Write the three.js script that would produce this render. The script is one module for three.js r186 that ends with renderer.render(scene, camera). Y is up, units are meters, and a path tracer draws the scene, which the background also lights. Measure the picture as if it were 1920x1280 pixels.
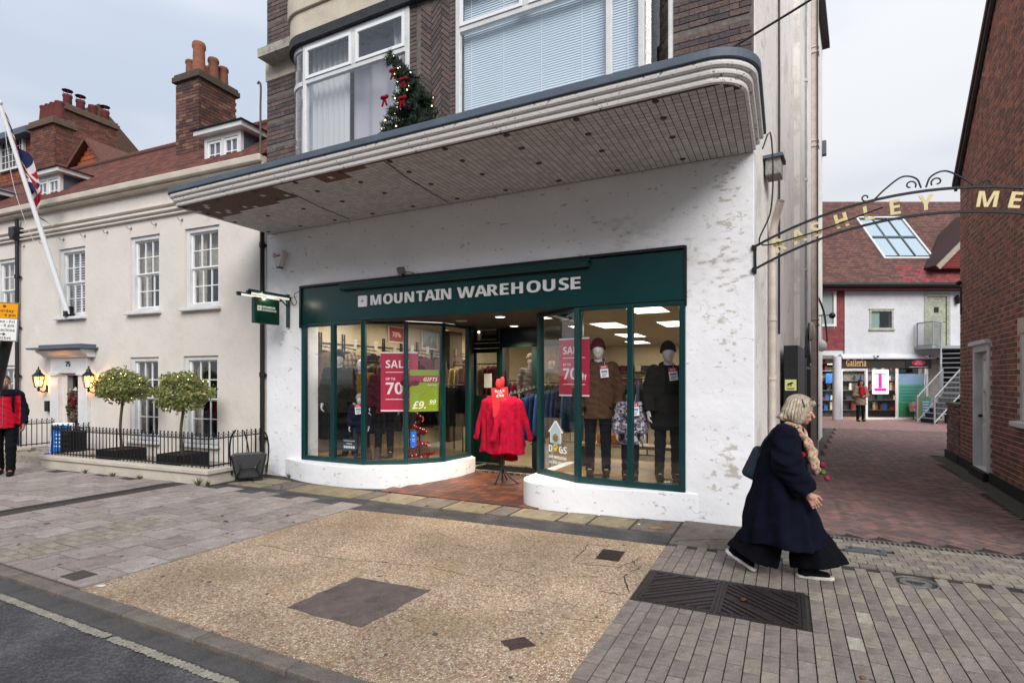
import * as THREE from 'three';
import { mergeGeometries, mergeVertices } from 'three/addons/utils/BufferGeometryUtils.js';
import { RoundedBoxGeometry } from 'three/addons/geometries/RoundedBoxGeometry.js';
import { FontLoader } from 'three/addons/loaders/FontLoader.js';
import { TextGeometry } from 'three/addons/geometries/TextGeometry.js';
import { RectAreaLightUniformsLib } from 'three/addons/lights/RectAreaLightUniformsLib.js';

// ---------- camera, sky, sun, exposure ----------
const scene = new THREE.Scene();
const camera = new THREE.PerspectiveCamera(63.91, 1920 / 1280, 0.05, 500);
camera.position.set(0, 1.7, 6.87);
camera.rotation.y = THREE.MathUtils.degToRad(26.654);
camera.setViewOffset(1920, 1280, 0, -72, 1920, 1280);
camera.updateMatrixWorld(true);
const renderer = new THREE.WebGLRenderer({ antialias: true });
renderer.setSize(1024, 682);
renderer.toneMapping = THREE.LinearToneMapping;
renderer.toneMappingExposure = 2.3;
renderer.shadowMap.enabled = true;
RectAreaLightUniformsLib.init();

// ---------- seeded noise ----------
function RNG(seed) { let a = seed >>> 0; return () => { a = (a + 0x6D2B79F5) | 0; let t = Math.imul(a ^ (a >>> 15), 1 | a); t = (t + Math.imul(t ^ (t >>> 7), 61 | t)) ^ t; return ((t ^ (t >>> 14)) >>> 0) / 4294967296; }; }
const hash = (x, y, s) => { let h = Math.imul(x, 374761393) + Math.imul(y, 668265263) + Math.imul(s, 974634777); h = Math.imul(h ^ (h >>> 13), 1274126177); return ((h ^ (h >>> 16)) >>> 0) / 4294967296; };
function vnoise(x, y, p, s) {
  const xi = Math.floor(x), yi = Math.floor(y), fx = x - xi, fy = y - yi, m = (v) => ((v % p) + p) % p;
  const u = fx * fx * (3 - 2 * fx), v = fy * fy * (3 - 2 * fy), a = m(xi), b = m(xi + 1), c = m(yi), d = m(yi + 1);
  return (hash(a, c, s) * (1 - u) + hash(b, c, s) * u) * (1 - v) + (hash(a, d, s) * (1 - u) + hash(b, d, s) * u) * v;
}
function fbm(u, v, f, oct, s) { let t = 0, a = 0.5, n = 0; for (let i = 0; i < oct; i++) { t += a * vnoise(u * f, v * f, f, s + i * 17); n += a; a *= 0.55; f *= 2; } return t / n; }
const clamp = (x, a = 0, b = 1) => Math.min(b, Math.max(a, x)), lerp = (a, b, t) => a + (b - a) * t, sstep = (a, b, x) => { const t = clamp((x - a) / (b - a)); return t * t * (3 - 2 * t); };
const mix3 = (a, b, t) => [lerp(a[0], b[0], t), lerp(a[1], b[1], t), lerp(a[2], b[2], t)];

// sky: bright even overcast with soft cloud structure
{
  const W = 1024, H = 512, d = new Float32Array(W * H * 4);
  for (let j = 0; j < H; j++) for (let i = 0; i < W; i++) {
    const u = i / W, v = j / H, el = (v - 0.5) * Math.PI, k = Math.max(0, Math.sin(el));
    const c = fbm(u, v * 1.7, 6, 5, 3), c2 = fbm(u + 0.3 * c, v * 2.2, 10, 4, 9);
    const cl = sstep(0.34, 0.66, c * 0.62 + c2 * 0.38);
    const g = 0.97 + 0.5 * k;
    let col = mix3([0.48, 0.545, 0.66], [0.725, 0.74, 0.77], cl);
    if (el < 0) col = [0.42, 0.42, 0.43];
    const o = 4 * (j * W + i);
    for (let n = 0; n < 3; n++) d[o + n] = col[n] * g * 0.46;
    d[o + 3] = 1;
  }
  const t = new THREE.DataTexture(d, W, H, THREE.RGBAFormat, THREE.FloatType);
  t.mapping = THREE.EquirectangularReflectionMapping; t.magFilter = t.minFilter = THREE.LinearFilter; t.wrapS = THREE.RepeatWrapping; t.needsUpdate = true;
  scene.background = t; scene.environment = t;
}
const sun = new THREE.DirectionalLight(0xfffaf5, 1.5);
sun.position.set(9, 16, 17); sun.target.position.set(-4, 0, 0);
sun.castShadow = true; sun.shadow.radius = 68; sun.shadow.mapSize.set(2048, 2048);
Object.assign(sun.shadow.camera, { left: -26, right: 26, top: 26, bottom: -26, near: 1, far: 80 });
scene.add(sun, sun.target);

// ---------- helpers ----------
const names = {};
function numbered(n) { if (!(n in names)) { names[n] = 0; return n; } names[n]++; return n + '_' + String(names[n]).padStart(3, '0'); }
const V = (x, y, z) => new THREE.Vector3(x, y, z);
const R2 = (deg) => deg * Math.PI / 180;
function tag(o, label, category, group, kind) { if (label) o.userData.label = label; if (category) o.userData.category = category; if (group) o.userData.group = group; if (kind) o.userData.kind = kind; return o; }
function thing(name, label, category, [x, y, z] = [0, 0, 0], turn = 0, group) { const o = new THREE.Group(); o.name = numbered(name); scene.add(o); o.position.set(x, y, z); o.rotation.y = turn; return tag(o, label, category, group); }
function part(name, parent, [x, y, z] = [0, 0, 0], turn = 0) { const o = new THREE.Group(); o.name = name; parent.add(o); o.position.set(x, y, z); o.rotation.y = turn; return o; }
function copyThing(o, [x, y, z], turn, label) { const c = o.clone(); c.name = numbered(o.name.replace(/_\d{3}$/, '')); c.userData = { ...o.userData }; if (label) c.userData.label = label; c.position.set(x, y, z); if (turn !== undefined) c.rotation.y = turn; scene.add(c); return c; }
function metreUV(g, off = 0) {
  const p = g.attributes.position, n = g.attributes.normal, uv = new Float32Array(p.count * 2);
  for (let i = 0; i < p.count; i++) {
    const ax = Math.abs(n.getX(i)), ay = Math.abs(n.getY(i)), az = Math.abs(n.getZ(i));
    let a, b; if (ay >= ax && ay >= az) { a = p.getX(i); b = p.getZ(i); } else if (ax > az) { a = p.getZ(i); b = p.getY(i); } else { a = p.getX(i); b = p.getY(i); }
    uv[2 * i] = a + off; uv[2 * i + 1] = b + off * 0.7;
  }
  g.setAttribute('uv', new THREE.BufferAttribute(uv, 2)); return g;
}
function plain(g) { const h = g.index ? g.toNonIndexed() : g; for (const k of Object.keys(h.attributes)) if (!['position', 'normal', 'uv'].includes(k)) h.deleteAttribute(k); if (!h.attributes.normal) h.computeVertexNormals(); if (!h.attributes.uv) metreUV(h); return h; }
const M4 = (x, y, z, ry = 0, rx = 0, rz = 0) => new THREE.Matrix4().compose(V(x, y, z), new THREE.Quaternion().setFromEuler(new THREE.Euler(rx, ry, rz, 'YXZ')), V(1, 1, 1));
class G {
  constructor() { this.g = []; }
  geo(g, m, keepUV) { const h = plain(g); if (m) h.applyMatrix4(m); if (!keepUV) metreUV(h); this.g.push(h); return this; }
  box(x, y, z, w, h, d, ry = 0, rx = 0, rz = 0) { return this.geo(new THREE.BoxGeometry(w, h, d), M4(x, y, z, ry, rx, rz)); }
  b2(x0, x1, y0, y1, z0, z1) { return this.box((x0 + x1) / 2, (y0 + y1) / 2, (z0 + z1) / 2, Math.abs(x1 - x0), Math.abs(y1 - y0), Math.abs(z1 - z0)); }
  rbox(x, y, z, w, h, d, r = 0.01, ry = 0, rx = 0, rz = 0) { return this.geo(new RoundedBoxGeometry(w, h, d, 2, r), M4(x, y, z, ry, rx, rz)); }
  bar(p, q, r, seg = 8, r2 = r) { const a = V(...p), b = V(...q), d = b.clone().sub(a), L = d.length(); const g = new THREE.CylinderGeometry(r2, r, L, seg); g.applyQuaternion(new THREE.Quaternion().setFromUnitVectors(V(0, 1, 0), d.normalize())); g.translate((a.x + b.x) / 2, (a.y + b.y) / 2, (a.z + b.z) / 2); return this.geo(g); }
  tube(pts, r, seg = 8, n = 0, closed = false) { return this.geo(new THREE.TubeGeometry(new THREE.CatmullRomCurve3(pts.map((p) => V(...p)), closed), n || pts.length * 5, r, seg, closed)); }
  ball(x, y, z, r, sx = 1, sy = 1, sz = 1, a = 12, b = 8) { const g = new THREE.SphereGeometry(r, a, b); g.scale(sx, sy, sz); g.translate(x, y, z); return this.geo(g); }
  lathe(pts, x, y, z, seg = 16) { const g = new THREE.LatheGeometry(pts.map((p) => new THREE.Vector2(p[0], p[1])), seg); g.translate(x, y, z); return this.geo(g); }
  ext(pts, depth, m, holes = [], bevel = 0) { const s = new THREE.Shape(pts.map((p) => new THREE.Vector2(p[0], p[1]))); for (const h of holes) s.holes.push(new THREE.Path(h.map((p) => new THREE.Vector2(p[0], p[1])))); const g = new THREE.ExtrudeGeometry(s, bevel ? { depth: depth - 2 * bevel, bevelEnabled: true, bevelThickness: bevel, bevelSize: bevel, bevelOffset: -bevel, bevelSegments: 2 } : { depth, bevelEnabled: false }); if (bevel) g.translate(0, 0, bevel); return this.geo(g, m); }
  out(uvKeep) { return this.g.length === 1 ? this.g[0] : mergeGeometries(this.g); }
  build(name, mat, parent = scene) { const m = new THREE.Mesh(this.out(), mat); m.name = parent === scene ? numbered(name) : name; m.castShadow = m.receiveShadow = true; parent.add(m); return m; }
}
const rect = (x0, x1, y0, y1) => [[x0, y0], [x1, y0], [x1, y1], [x0, y1]];
function meshOf(name, g, mat, parent = scene) { const m = new THREE.Mesh(g, mat); m.name = parent === scene ? numbered(name) : name; m.castShadow = m.receiveShadow = true; parent.add(m); return m; }
function structure(o) { o.userData.kind = 'structure'; return o; }
// many alike pieces: the ones that show largest become meshes of their own, the rest one mesh of kind stuff
const geoCache = new Map();
function pieceGeo(w, h, d, v) {
  const k = [w, h, d].map((x) => x.toFixed(3)).join() + v; if (!geoCache.has(k)) { const g = plain(new THREE.BoxGeometry(w, h, d)); metreUV(g, v * 0.37); geoCache.set(k, g); } return geoCache.get(k);
}
const frustum = new THREE.Frustum(); frustum.setFromProjectionMatrix(new THREE.Matrix4().multiplyMatrices(camera.projectionMatrix, camera.matrixWorldInverse.copy(camera.matrixWorld).invert()));
function pieces(parent, name, list, mats, max = 300, minPx = 0) {
  parent.updateMatrixWorld(true);
  const c = camera.position, p = V(0, 0, 0);
  for (const q of list) { p.setFromMatrixPosition(q.m).applyMatrix4(parent.matrixWorld); q.key = (frustum.containsPoint(p) ? 1 : 0.02) * Math.max(q.s[0], q.s[1], q.s[2]) / p.distanceTo(c); }
  list.sort((a, b) => b.key - a.key);
  const rest = mats.map(() => []);
  list.forEach((q, i) => {
    if (i < max) { const m = new THREE.Mesh(q.g || pieceGeo(...q.s, i % 5), mats[q.v % mats.length]); m.name = name; m.castShadow = m.receiveShadow = true; m.matrixAutoUpdate = true; q.m.decompose(m.position, m.quaternion, m.scale); parent.add(m); }
    else { const g = (q.g || pieceGeo(...q.s, i % 5)).clone(); g.applyMatrix4(q.m); rest[q.v % mats.length].push(g); }
  });
  if (list.length > max) {
    const used = mats.map((m, i) => i).filter((i) => rest[i].length), gs = used.map((i) => mergeGeometries(rest[i]));
    const m = new THREE.Mesh(gs.length > 1 ? mergeGeometries(gs, true) : gs[0], gs.length > 1 ? used.map((i) => mats[i]) : mats[used[0]]);
    m.name = name + '_field'; m.castShadow = m.receiveShadow = true; m.userData.kind = 'stuff'; parent.add(m);
  }
}

// ---------- textures ----------
function mk(size, fn, srgb = true, h = size) {
  const d = new Uint8Array(size * h * 4);
  for (let j = 0; j < h; j++) for (let i = 0; i < size; i++) { const c = fn(i / size, j / h), o = 4 * (j * size + i); d[o] = clamp(c[0], 0, 255); d[o + 1] = clamp(c[1], 0, 255); d[o + 2] = clamp(c[2], 0, 255); d[o + 3] = 255; }
  const t = new THREE.DataTexture(d, size, h); t.wrapS = t.wrapT = THREE.RepeatWrapping; t.magFilter = THREE.LinearFilter; t.minFilter = THREE.LinearMipmapLinearFilter; t.generateMipmaps = true; if (srgb) t.colorSpace = THREE.SRGBColorSpace; t.needsUpdate = true; return t;
}
const grey = (x) => [x, x, x];
function rep(t, s) { const c = t.clone(); c.repeat.set(1 / s, 1 / s); c.needsUpdate = true; return c; }
function canvasTex(w, h, draw) { const c = document.createElement('canvas'); c.width = w; c.height = h; const x = c.getContext('2d'); draw(x, w, h); const t = new THREE.CanvasTexture(c); t.colorSpace = THREE.SRGBColorSpace; t.magFilter = THREE.LinearFilter; t.anisotropy = 8; return t; }
// neutral grain maps, multiplied by each material's colour
const grainT = mk(512, (u, v) => { const f = fbm(u, v, 8, 6, 1), c = fbm(u, v, 64, 3, 5); return grey(255 * clamp(0.86 + (f - 0.5) * 0.42 + (c - 0.5) * 0.34)); });
const grainB = mk(512, (u, v) => grey(255 * clamp(fbm(u, v, 24, 5, 21))), false);
const speckT = mk(512, (u, v) => { const f = fbm(u, v, 5, 5, 31), h = hash(Math.floor(u * 170), Math.floor(v * 170), 8), k = h > 0.86 ? 0.24 * (h - 0.6) * 2 : h < 0.18 ? -0.22 : 0; return grey(255 * clamp(0.78 + (f - 0.5) * 0.34 + k)); });
const clothT = mk(256, (u, v) => grey(255 * clamp(0.88 + (fbm(u, v, 40, 3, 11) - 0.5) * 0.3 + (fbm(u, v, 6, 3, 2) - 0.5) * 0.2)));
const clothB = mk(256, (u, v) => grey(255 * clamp(fbm(u, v, 12, 4, 41))), false);
function std(color, o = {}) { const m = new THREE.MeshStandardMaterial({ color, roughness: 0.8, ...o }); return m; }
function grainMat(color, s = 0.6, o = {}) { return std(color, { map: rep(grainT, s), bumpMap: rep(grainB, s), bumpScale: 0.002, roughness: 0.88, ...o }); }
function speckMat(color, s = 0.5, o = {}) { return std(color, { map: rep(speckT, s), bumpMap: rep(grainB, s), bumpScale: 0.002, roughness: 0.9, ...o }); }
function clothMat(color, s = 0.25, o = {}) { return new THREE.MeshPhysicalMaterial({ color, map: rep(clothT, s), bumpMap: rep(clothB, s * 3), bumpScale: 0.006, roughness: 0.92, specularIntensity: 0.35, sheen: 0.12, sheenRoughness: 0.6, ...o }); }
const glass = new THREE.MeshPhysicalMaterial({ color: 0xffffff, transmission: 1, thickness: 0, roughness: 0.02, ior: 1.5, metalness: 0 });
const softT = mk(512, (u, v) => { const f = fbm(u, v, 4, 6, 61), c = fbm(u, v, 50, 3, 65); return grey(255 * clamp(0.93 + (f - 0.5) * 0.14 + (c - 0.5) * 0.08)); });
function softMat(color, s = 2, o = {}) { return std(color, { map: rep(softT, s), bumpMap: rep(grainB, 0.8), bumpScale: 0.002, roughness: 0.88, ...o }); }
const M = {
  white: softMat('#dfe0e0', 1.2, { roughness: 0.5, bumpScale: 0.0006 }), whiteGloss: std('#e4e6e8', { roughness: 0.35 }),
  black: std('#0d0d0f', { roughness: 0.5 }), iron: grainMat('#101114', 0.3, { roughness: 0.45, bumpScale: 0.0006 }), lead: softMat('#566270', 0.9, { roughness: 0.6 }),
  green: softMat('#06393a', 0.9, { roughness: 0.3, bumpScale: 0.0004 }), greenDark: grainMat('#052624', 0.9, { roughness: 0.4, bumpScale: 0.0004 }),
  steel: std('#8d9296', { metalness: 0.9, roughness: 0.35 }), chrome: std('#b9bcc0', { metalness: 1, roughness: 0.2 }), wood: grainMat('#6b4a2c', 0.5),
};
// ---------- ground, road, pavement ----------
{
  const asphaltT = mk(1024, (u, v) => { const f = fbm(u, v, 6, 5, 51), c = fbm(u, v, 128, 3, 52), h = hash(Math.floor(u * 300), Math.floor(v * 300), 3); return mix3([50, 50, 53], [110, 110, 113], clamp(0.25 + (f - 0.5) * 0.9 + (c - 0.5) * 0.9 + (h > 0.93 ? 0.35 : 0))); });
  const asphaltB = mk(1024, (u, v) => grey(255 * fbm(u, v, 110, 3, 52)), false);
  const asphalt = new THREE.MeshStandardMaterial({ map: rep(asphaltT, 1.7), bumpMap: rep(asphaltB, 1.7), bumpScale: 0.012, roughness: 0.85 });
  // resin bound aggregate: pebbles of many colours in a brown binder
  const pal = [[212, 196, 172], [196, 175, 150], [228, 216, 196], [178, 152, 130], [206, 180, 158], [218, 203, 182], [156, 132, 112], [202, 187, 154], [190, 160, 142], [234, 225, 208]];
  const CE = 150, cell = (u, v) => { const x = u * CE, y = v * CE, xi = Math.floor(x), yi = Math.floor(y); let b1 = 9, b2 = 9, id = 0; for (let j = -1; j <= 1; j++) for (let i = -1; i <= 1; i++) { const a = (xi + i + CE) % CE, c = (yi + j + CE) % CE, px = xi + i + 0.15 + 0.7 * hash(a, c, 1), py = yi + j + 0.15 + 0.7 * hash(a, c, 2), dd = Math.hypot((px - x) * (0.7 + 0.6 * hash(a, c, 6)), py - y); if (dd < b1) { b2 = b1; b1 = dd; id = a * 977 + c; } else if (dd < b2) b2 = dd; } return [b2 - b1, id]; };
  const resinT = mk(1024, (u, v) => { const [e, id] = cell(u, v), st = pal[Math.floor(hash(id, 3, 4) * pal.length)], k = 0.9 + 0.2 * hash(id, 9, 9), f = fbm(u, v, 3, 5, 77), moss = sstep(0.56, 0.72, fbm(u, v, 5, 4, 88)); let c = mix3([136, 116, 98], [st[0] * k, st[1] * k, st[2] * k], sstep(0.04, 0.2, e)); c = mix3(c, [158, 138, 86], moss * 0.2); const g = 0.91 + (f - 0.5) * 0.42; return [c[0] * g, c[1] * g, c[2] * g]; });
  const resinB = mk(1024, (u, v) => grey(255 * sstep(0, 0.4, cell(u, v)[0])), false);
  const resin = new THREE.MeshStandardMaterial({ color: '#fff8f1', map: rep(resinT, 2.3), bumpMap: rep(resinB, 2.3), bumpScale: 0.006, roughness: 0.8 });
  const tarmac = new THREE.MeshStandardMaterial({ color: '#ffffff', map: rep(asphaltT, 0.9), bumpMap: rep(asphaltB, 0.9), bumpScale: 0.01, roughness: 0.85 });
  const patchMat = speckMat('#857671', 0.42, { bumpMap: rep(asphaltB, 0.8), bumpScale: 0.014, roughness: 0.8 });
  const sheet = (pts, y0, y1) => new G().ext(pts.map(([x, z]) => [x, -z]), y1 - y0, new THREE.Matrix4().makeRotationX(-Math.PI / 2).premultiply(M4(0, y0, 0)));
  // base
  structure(new G().box(0, -0.31, 0, 320, 0.3, 320).build('ground', grainMat('#6d675f', 2)));
  const road = structure(sheet([[-70, 4.62], [60, 4.62], [60, 13], [-70, 13]], -0.16, -0.036).build('road', asphalt));
  structure(sheet([[-70, 4.605], [60, 4.605], [60, 4.75], [-70, 4.75]], -0.14, -0.032).build('gutter_channel', speckMat('#5d5b5a', 0.6)));
  // worn kerb-side line
  { const r = RNG(5), g = new G(); for (let x = -16; x < 6; x += 0.045) { if (r() < 0.03) continue; const w = 0.05 + 0.02 * r(); g.geo(new THREE.CircleGeometry(0.034, 6), M4(x + 0.01 * r(), -0.028, 4.8 + 0.008 * (r() - 0.5), r() * 3, -Math.PI / 2)); g.geo(new THREE.CircleGeometry(w * 0.45, 5), M4(x + 0.02 * r(), -0.0275, 4.815 - 0.03 * r(), r() * 3, -Math.PI / 2)); }
    const line = g.build('road_line', speckMat('#b5afa0', 0.3)); tag(line, 'worn pale painted line along the edge of the road', 'road marking'); line.userData.kind = 'structure'; }
  const kerb = new THREE.Group(); kerb.name = 'kerb'; structure(kerb); scene.add(kerb);
  { const km = [speckMat('#857b73', 0.5), speckMat('#7d756f', 0.5), speckMat('#8a8077', 0.5)], L = []; for (let i = -14; i < 16; i++) L.push({ m: M4(-4.32 + 0.845 * i + 0.42, -0.08 + 0.003 * hash(i, 1, 1), 4.535, 0.004 * (hash(i, 2, 2) - 0.5)), s: [0.837, 0.16, 0.125], v: (i + 20) % 3, g: plain(new RoundedBoxGeometry(0.837, 0.16, 0.125, 2, 0.014)) }); for (const q of L) metreUV(q.g, hash(q.v, 3, 3)); pieces(kerb, 'kerb_stone', L, km); }
  // pavement bed under the pieces (joints)
  structure(sheet([[-60, 4.475], [-1.1, 4.475], [-1.1, -0.2], [-60, -0.2]], -0.2, -0.0105).build('pavement_bed', grainMat('#3f3a35', 0.7)));
  structure(sheet([[-1.1, 4.475], [40, 4.475], [40, -0.06], [-1.1, -0.06]], -0.2, -0.009).build('paving_bed', grainMat('#3c3833', 0.7)));
  // resin forecourt with its patches
  const resinO = structure(sheet([[-5.14, 1.4], [-3.8, 1.27], [-1.1, 1.15], [-1.095, 2.8], [-1.1, 4.47], [-5.14, 4.47]], -0.06, 0.0).build('resin_forecourt', resin));
  const wob = (pts, amp, seed) => { const r = RNG(seed), o = []; pts.forEach((p, i) => { const q = pts[(i + 1) % pts.length]; for (let k = 0; k < 7; k++) { const t = k / 7; o.push([lerp(p[0], q[0], t) + amp * (r() - 0.5), lerp(p[1], q[1], t) + amp * (r() - 0.5)]); } }); return o; };
  tag(sheet(wob([[-3.34, 3.98], [-2.61, 3.97], [-2.57, 3.23], [-3.31, 3.26]], 0.03, 4), -0.02, 0.005).build('tarmac_patch', patchMat), 'large dark square tarmac patch in the gravel forecourt', 'patch');
  tag(sheet(wob([[-1.66, 3.73], [-1.55, 3.8], [-1.44, 3.67], [-1.55, 3.6]], 0.012, 6), -0.02, 0.005).build('tarmac_patch', grainMat('#4c3b38', 0.3)), 'small dark tarmac diamond patch near the kerb', 'patch');
  // cracks: narrow grooves cut as thin dark strips of soil in the forecourt
  const crackMat = grainMat('#2c261f', 0.2);
  const crack = (pts, w, seed, y = 0.0012) => { const r = RNG(seed), P = []; for (let i = 0; i < pts.length - 1; i++) for (let k = 0; k < 6; k++) { const t = k / 6; P.push([lerp(pts[i][0], pts[i + 1][0], t) + 0.035 * (r() - 0.5), lerp(pts[i][1], pts[i + 1][1], t) + 0.035 * (r() - 0.5)]); } P.push(pts[pts.length - 1]); const A = [], B = []; P.forEach((p, i) => { const q = P[Math.min(i + 1, P.length - 1)], o = P[Math.max(i - 1, 0)], dx = q[0] - o[0], dz = q[1] - o[1], l = Math.hypot(dx, dz) || 1, ww = w * (0.3 + r()) * (i === 0 || i === P.length - 1 ? 0.1 : 1); A.push([p[0] - dz / l * ww, p[1] + dx / l * ww]); B.unshift([p[0] + dz / l * ww, p[1] - dx / l * ww]); }); return sheet([...A, ...B], -0.01, y); };
  { const cg = new G(); [[[[-1.13, 2.55], [-1.25, 2.2], [-1.2, 1.95], [-1.3, 1.75]], 0.006], [[[-1.12, 2.6], [-1.35, 2.62]], 0.006], [[[-1.79, 2.06], [-1.82, 1.46], [-1.6, 1.43]], 0.006], [[[-1.79, 2.06], [-1.62, 2.05], [-1.35, 2.0], [-1.25, 1.6]], 0.004], [[[-4.9, 3.0], [-4.0, 3.0], [-2.9, 2.75], [-2.4, 2.8]], 0.003], [[[-2.3, 2.5], [-1.9, 2.55]], 0.005], [[[-3.1, 2.1], [-2.8, 2.1]], 0.004], [[[-1.9, 3.3], [-1.1, 3.15]], 0.003]].forEach(([p, w], i) => cg.geo(crack(p, w, 20 + i).out())); const o = cg.build('pavement_crack', crackMat); structure(o); }
  // slab paving in 40 cm squares
  const slabs = new THREE.Group(); slabs.name = 'slab_paving'; structure(slabs); scene.add(slabs);
  { const sm = ['#bcb1ac', '#b3a7a0', '#c2b8b2', '#b5a7a3', '#bbb0a9', '#aba09b'].map((c) => speckMat(c, 0.6)), L = [], r = RNG(2);
    for (let i = 0; i < 31; i++) { const x = -5.355 - 0.4 * i; if (x < -17) break; if (Math.abs(x + 9.15) < 0.2) continue; for (let j = 0; j < 12; j++) { const z0 = 4.46 - 0.372 * j - (i % 2 ? 0.186 : 0), zc = z0 - 0.186; const wz = x > -8.25 ? 1.27 : x > -12.95 ? 1.22 - (x + 8.3) * 0.073 : 1.1; if (zc < wz) continue; L.push({ m: M4(x, -0.021 + 0.0025 * (r() - 0.5), zc, 0, 0.004 * (r() - 0.5), 0.004 * (r() - 0.5)), s: [0.386, 0.044, 0.357], v: Math.floor(r() * 6) }); } if (i % 2) L.push({ m: M4(x, -0.021, 4.367), s: [0.386, 0.044, 0.172], v: i % 6 }); }
    pieces(slabs, 'slab', L, sm); }
  structure(new G().b2(-9.23, -9.08, -0.05, -0.002, 1.4, 4.46).build('drain_strip', grainMat('#3d3838', 0.3)));
  // small yellowish setts by the kerb in the slab field and the box cover
  { const sg = new THREE.Group(); sg.name = 'sett_infill'; structure(sg); scene.add(sg); const sm = ['#aaa294', '#a29a8c', '#b0a89a'].map((c) => speckMat(c, 0.4)), L = []; for (let j = 0; j < 5; j++) for (let k = 0; k < 9; k++) L.push({ m: M4(-7.02 + 0.21 * (k % 3) + 0.02 * j, 0.001, 4.4 - 0.105 * j - 0.55 * Math.floor(k / 3)), s: [0.2, 0.01, 0.096], v: j + k }); pieces(sg, 'sett', L, sm); }
  tag(new G().b2(-5.62, -5.38, -0.02, 0.004, 4.22, 4.4).build('access_cover', grainMat('#4d4644', 0.3)), 'small dark access cover set in the slabs beside the kerb', 'cover');
  // strip of old flagstones along the shop
  const flags = new THREE.Group(); flags.name = 'flagstone_strip'; structure(flags); scene.add(flags);
  { const ym = [speckMat('#a5987c', 0.4), speckMat('#ada188', 0.4)], dm = [speckMat('#857c74', 0.4), speckMat('#8e857b', 0.4)], mats = [...ym, ...dm], L = []; const add = (x0, x1, z0, z1, v) => L.push({ m: M4((x0 + x1) / 2, -0.0205 + 0.002 * hash(L.length, 1, 1), (z0 + z1) / 2), s: [x1 - x0 - 0.014, 0.044, z1 - z0 - 0.012], v });
    add(-8.2, -7.45, 0.3, 0.95, 1); add(-7.42, -6.95, 0.35, 0.93, 2); add(-6.93, -5.6, 0.36, 0.9, 0); add(-5.58, -5.32, 0.34, 0.86, 2); add(-5.3, -4.65, 0.33, 0.86, 1); add(-4.63, -4.1, 0.31, 0.87, 3); add(-4.08, -3.43, 0.29, 0.83, 0); add(-3.41, -3.13, 0.27, 0.8, 2); add(-3.11, -2.5, 0.24, 0.76, 1); add(-2.48, -2.12, 0.22, 0.72, 1); add(-2.1, -1.62, 0.2, 0.7, 0); add(-1.6, -1.12, 0.14, 0.69, 2); add(-1.1, -0.42, 0.02, 1.05, 2); add(-0.4, 0.1, 0.05, 1.05, 3); pieces(flags, 'flagstone', L, mats); }
  structure(sheet([[-8.2, 0.96], [-6.95, 0.94], [-4.1, 0.87], [-2.5, 0.77], [-1.12, 0.7], [-1.11, 1.14], [-3.8, 1.255], [-5.14, 1.385], [-8.2, 1.4]], -0.05, -0.0015).build('tarmac_strip', tarmac));
  { const g = new G(); [[[[-8.2, 0.5], [-7.8, 0.75], [-7.3, 0.62], [-7.0, 0.9]], 0.012], [[[-1.1, 1.0], [-0.8, 0.75], [-0.45, 0.55], [-0.3, 0.2]], 0.008], [[[-0.75, 0.8], [-0.7, 1.04]], 0.005]].forEach(([p, w], i) => g.geo(crack(p, w, 60 + i, 0.004).out())); structure(g.build('pavement_crack', crackMat)); }
  // litter
  { const t = thing('cardboard_scrap', 'torn scrap of brown cardboard lying by the shop pillar', 'litter', [-1.28, 0.003, 0.5], 0.6); new G().ext([[-0.13, -0.03], [0.02, -0.05], [0.12, -0.02], [0.1, 0.03], [0.03, 0.02], [-0.06, 0.05], [-0.14, 0.02]], 0.006, M4(0, 0.002, 0, 0, -Math.PI / 2)).build('flat_piece', grainMat('#a5805f', 0.2), t); new G().box(0.06, 0.02, 0.01, 0.1, 0.004, 0.05, 0.3, 0.5).build('folded_flap', grainMat('#8d6a4c', 0.2), t); }
  [[-5.05, 4.36, 'white scrap of paper by the corner of the gravel'], [-1.55, 0.45, 'white cigarette end beside the torn cardboard']].forEach(([x, z, lab], i) => tag(new G().ext([[-0.03, -0.015], [0.03, -0.02], [0.035, 0.01], [0, 0.022], [-0.032, 0.014]].map(([a, b]) => [a * (i ? 0.6 : 1), b * (i ? 0.6 : 1)]), 0.004, M4(x, 0.003, z, 0.4 + i, -Math.PI / 2)).build('paper_scrap', std('#d9d6d0'), scene), lab, 'litter'));
  { const r = RNG(640), lm = ['#7a5230', '#8c6538', '#5f4028'].map((c) => grainMat(c, 0.1)); for (let i = 0; i < 22; i++) { const x = -8 + 10 * r(), z = i < 12 ? 0.45 + 0.75 * r() : 1.5 + 2.8 * r(), s = 0.022 + 0.02 * r(); if (z < 0.4 + (x < -5.5 ? 0 : 0.02)) continue; const g = new THREE.SphereGeometry(s, 7, 4); g.scale(1, 0.12, 0.55); const o = new G().geo(g, M4(x, 0.008, z, r() * 6, 0.15 * (r() - 0.5), 0.2 * (r() - 0.5))).build('fallen_leaf', lm[i % 3]); tag(o, ['brown', 'tan', 'dark brown'][i % 3] + ' fallen leaf lying on the pavement', 'leaf', 'fallen leaves on the pavement'); } }
  { const r = RNG(811), g = new G(); for (let i = 0; i < 150; i++) { const x = -12 + 14.5 * r(), z = 1.25 + 3.1 * r(); if (x < -8 && z < 2) continue; const c = new THREE.CircleGeometry(0.008 + 0.013 * r(), 7); c.scale(1, 0.7 + 0.5 * r(), 1); g.geo(c, M4(x, 0.0035, z, r() * 6, -Math.PI / 2)); } const m = g.build('gum_marks', grainMat('#5c5653', 0.1)); tag(m, 'old chewing gum spots trodden into the pavement', 'gum'); m.userData.kind = 'stuff'; }
  // block paving
  const blocks = new THREE.Group(); blocks.name = 'block_paving'; structure(blocks); scene.add(blocks);
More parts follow.
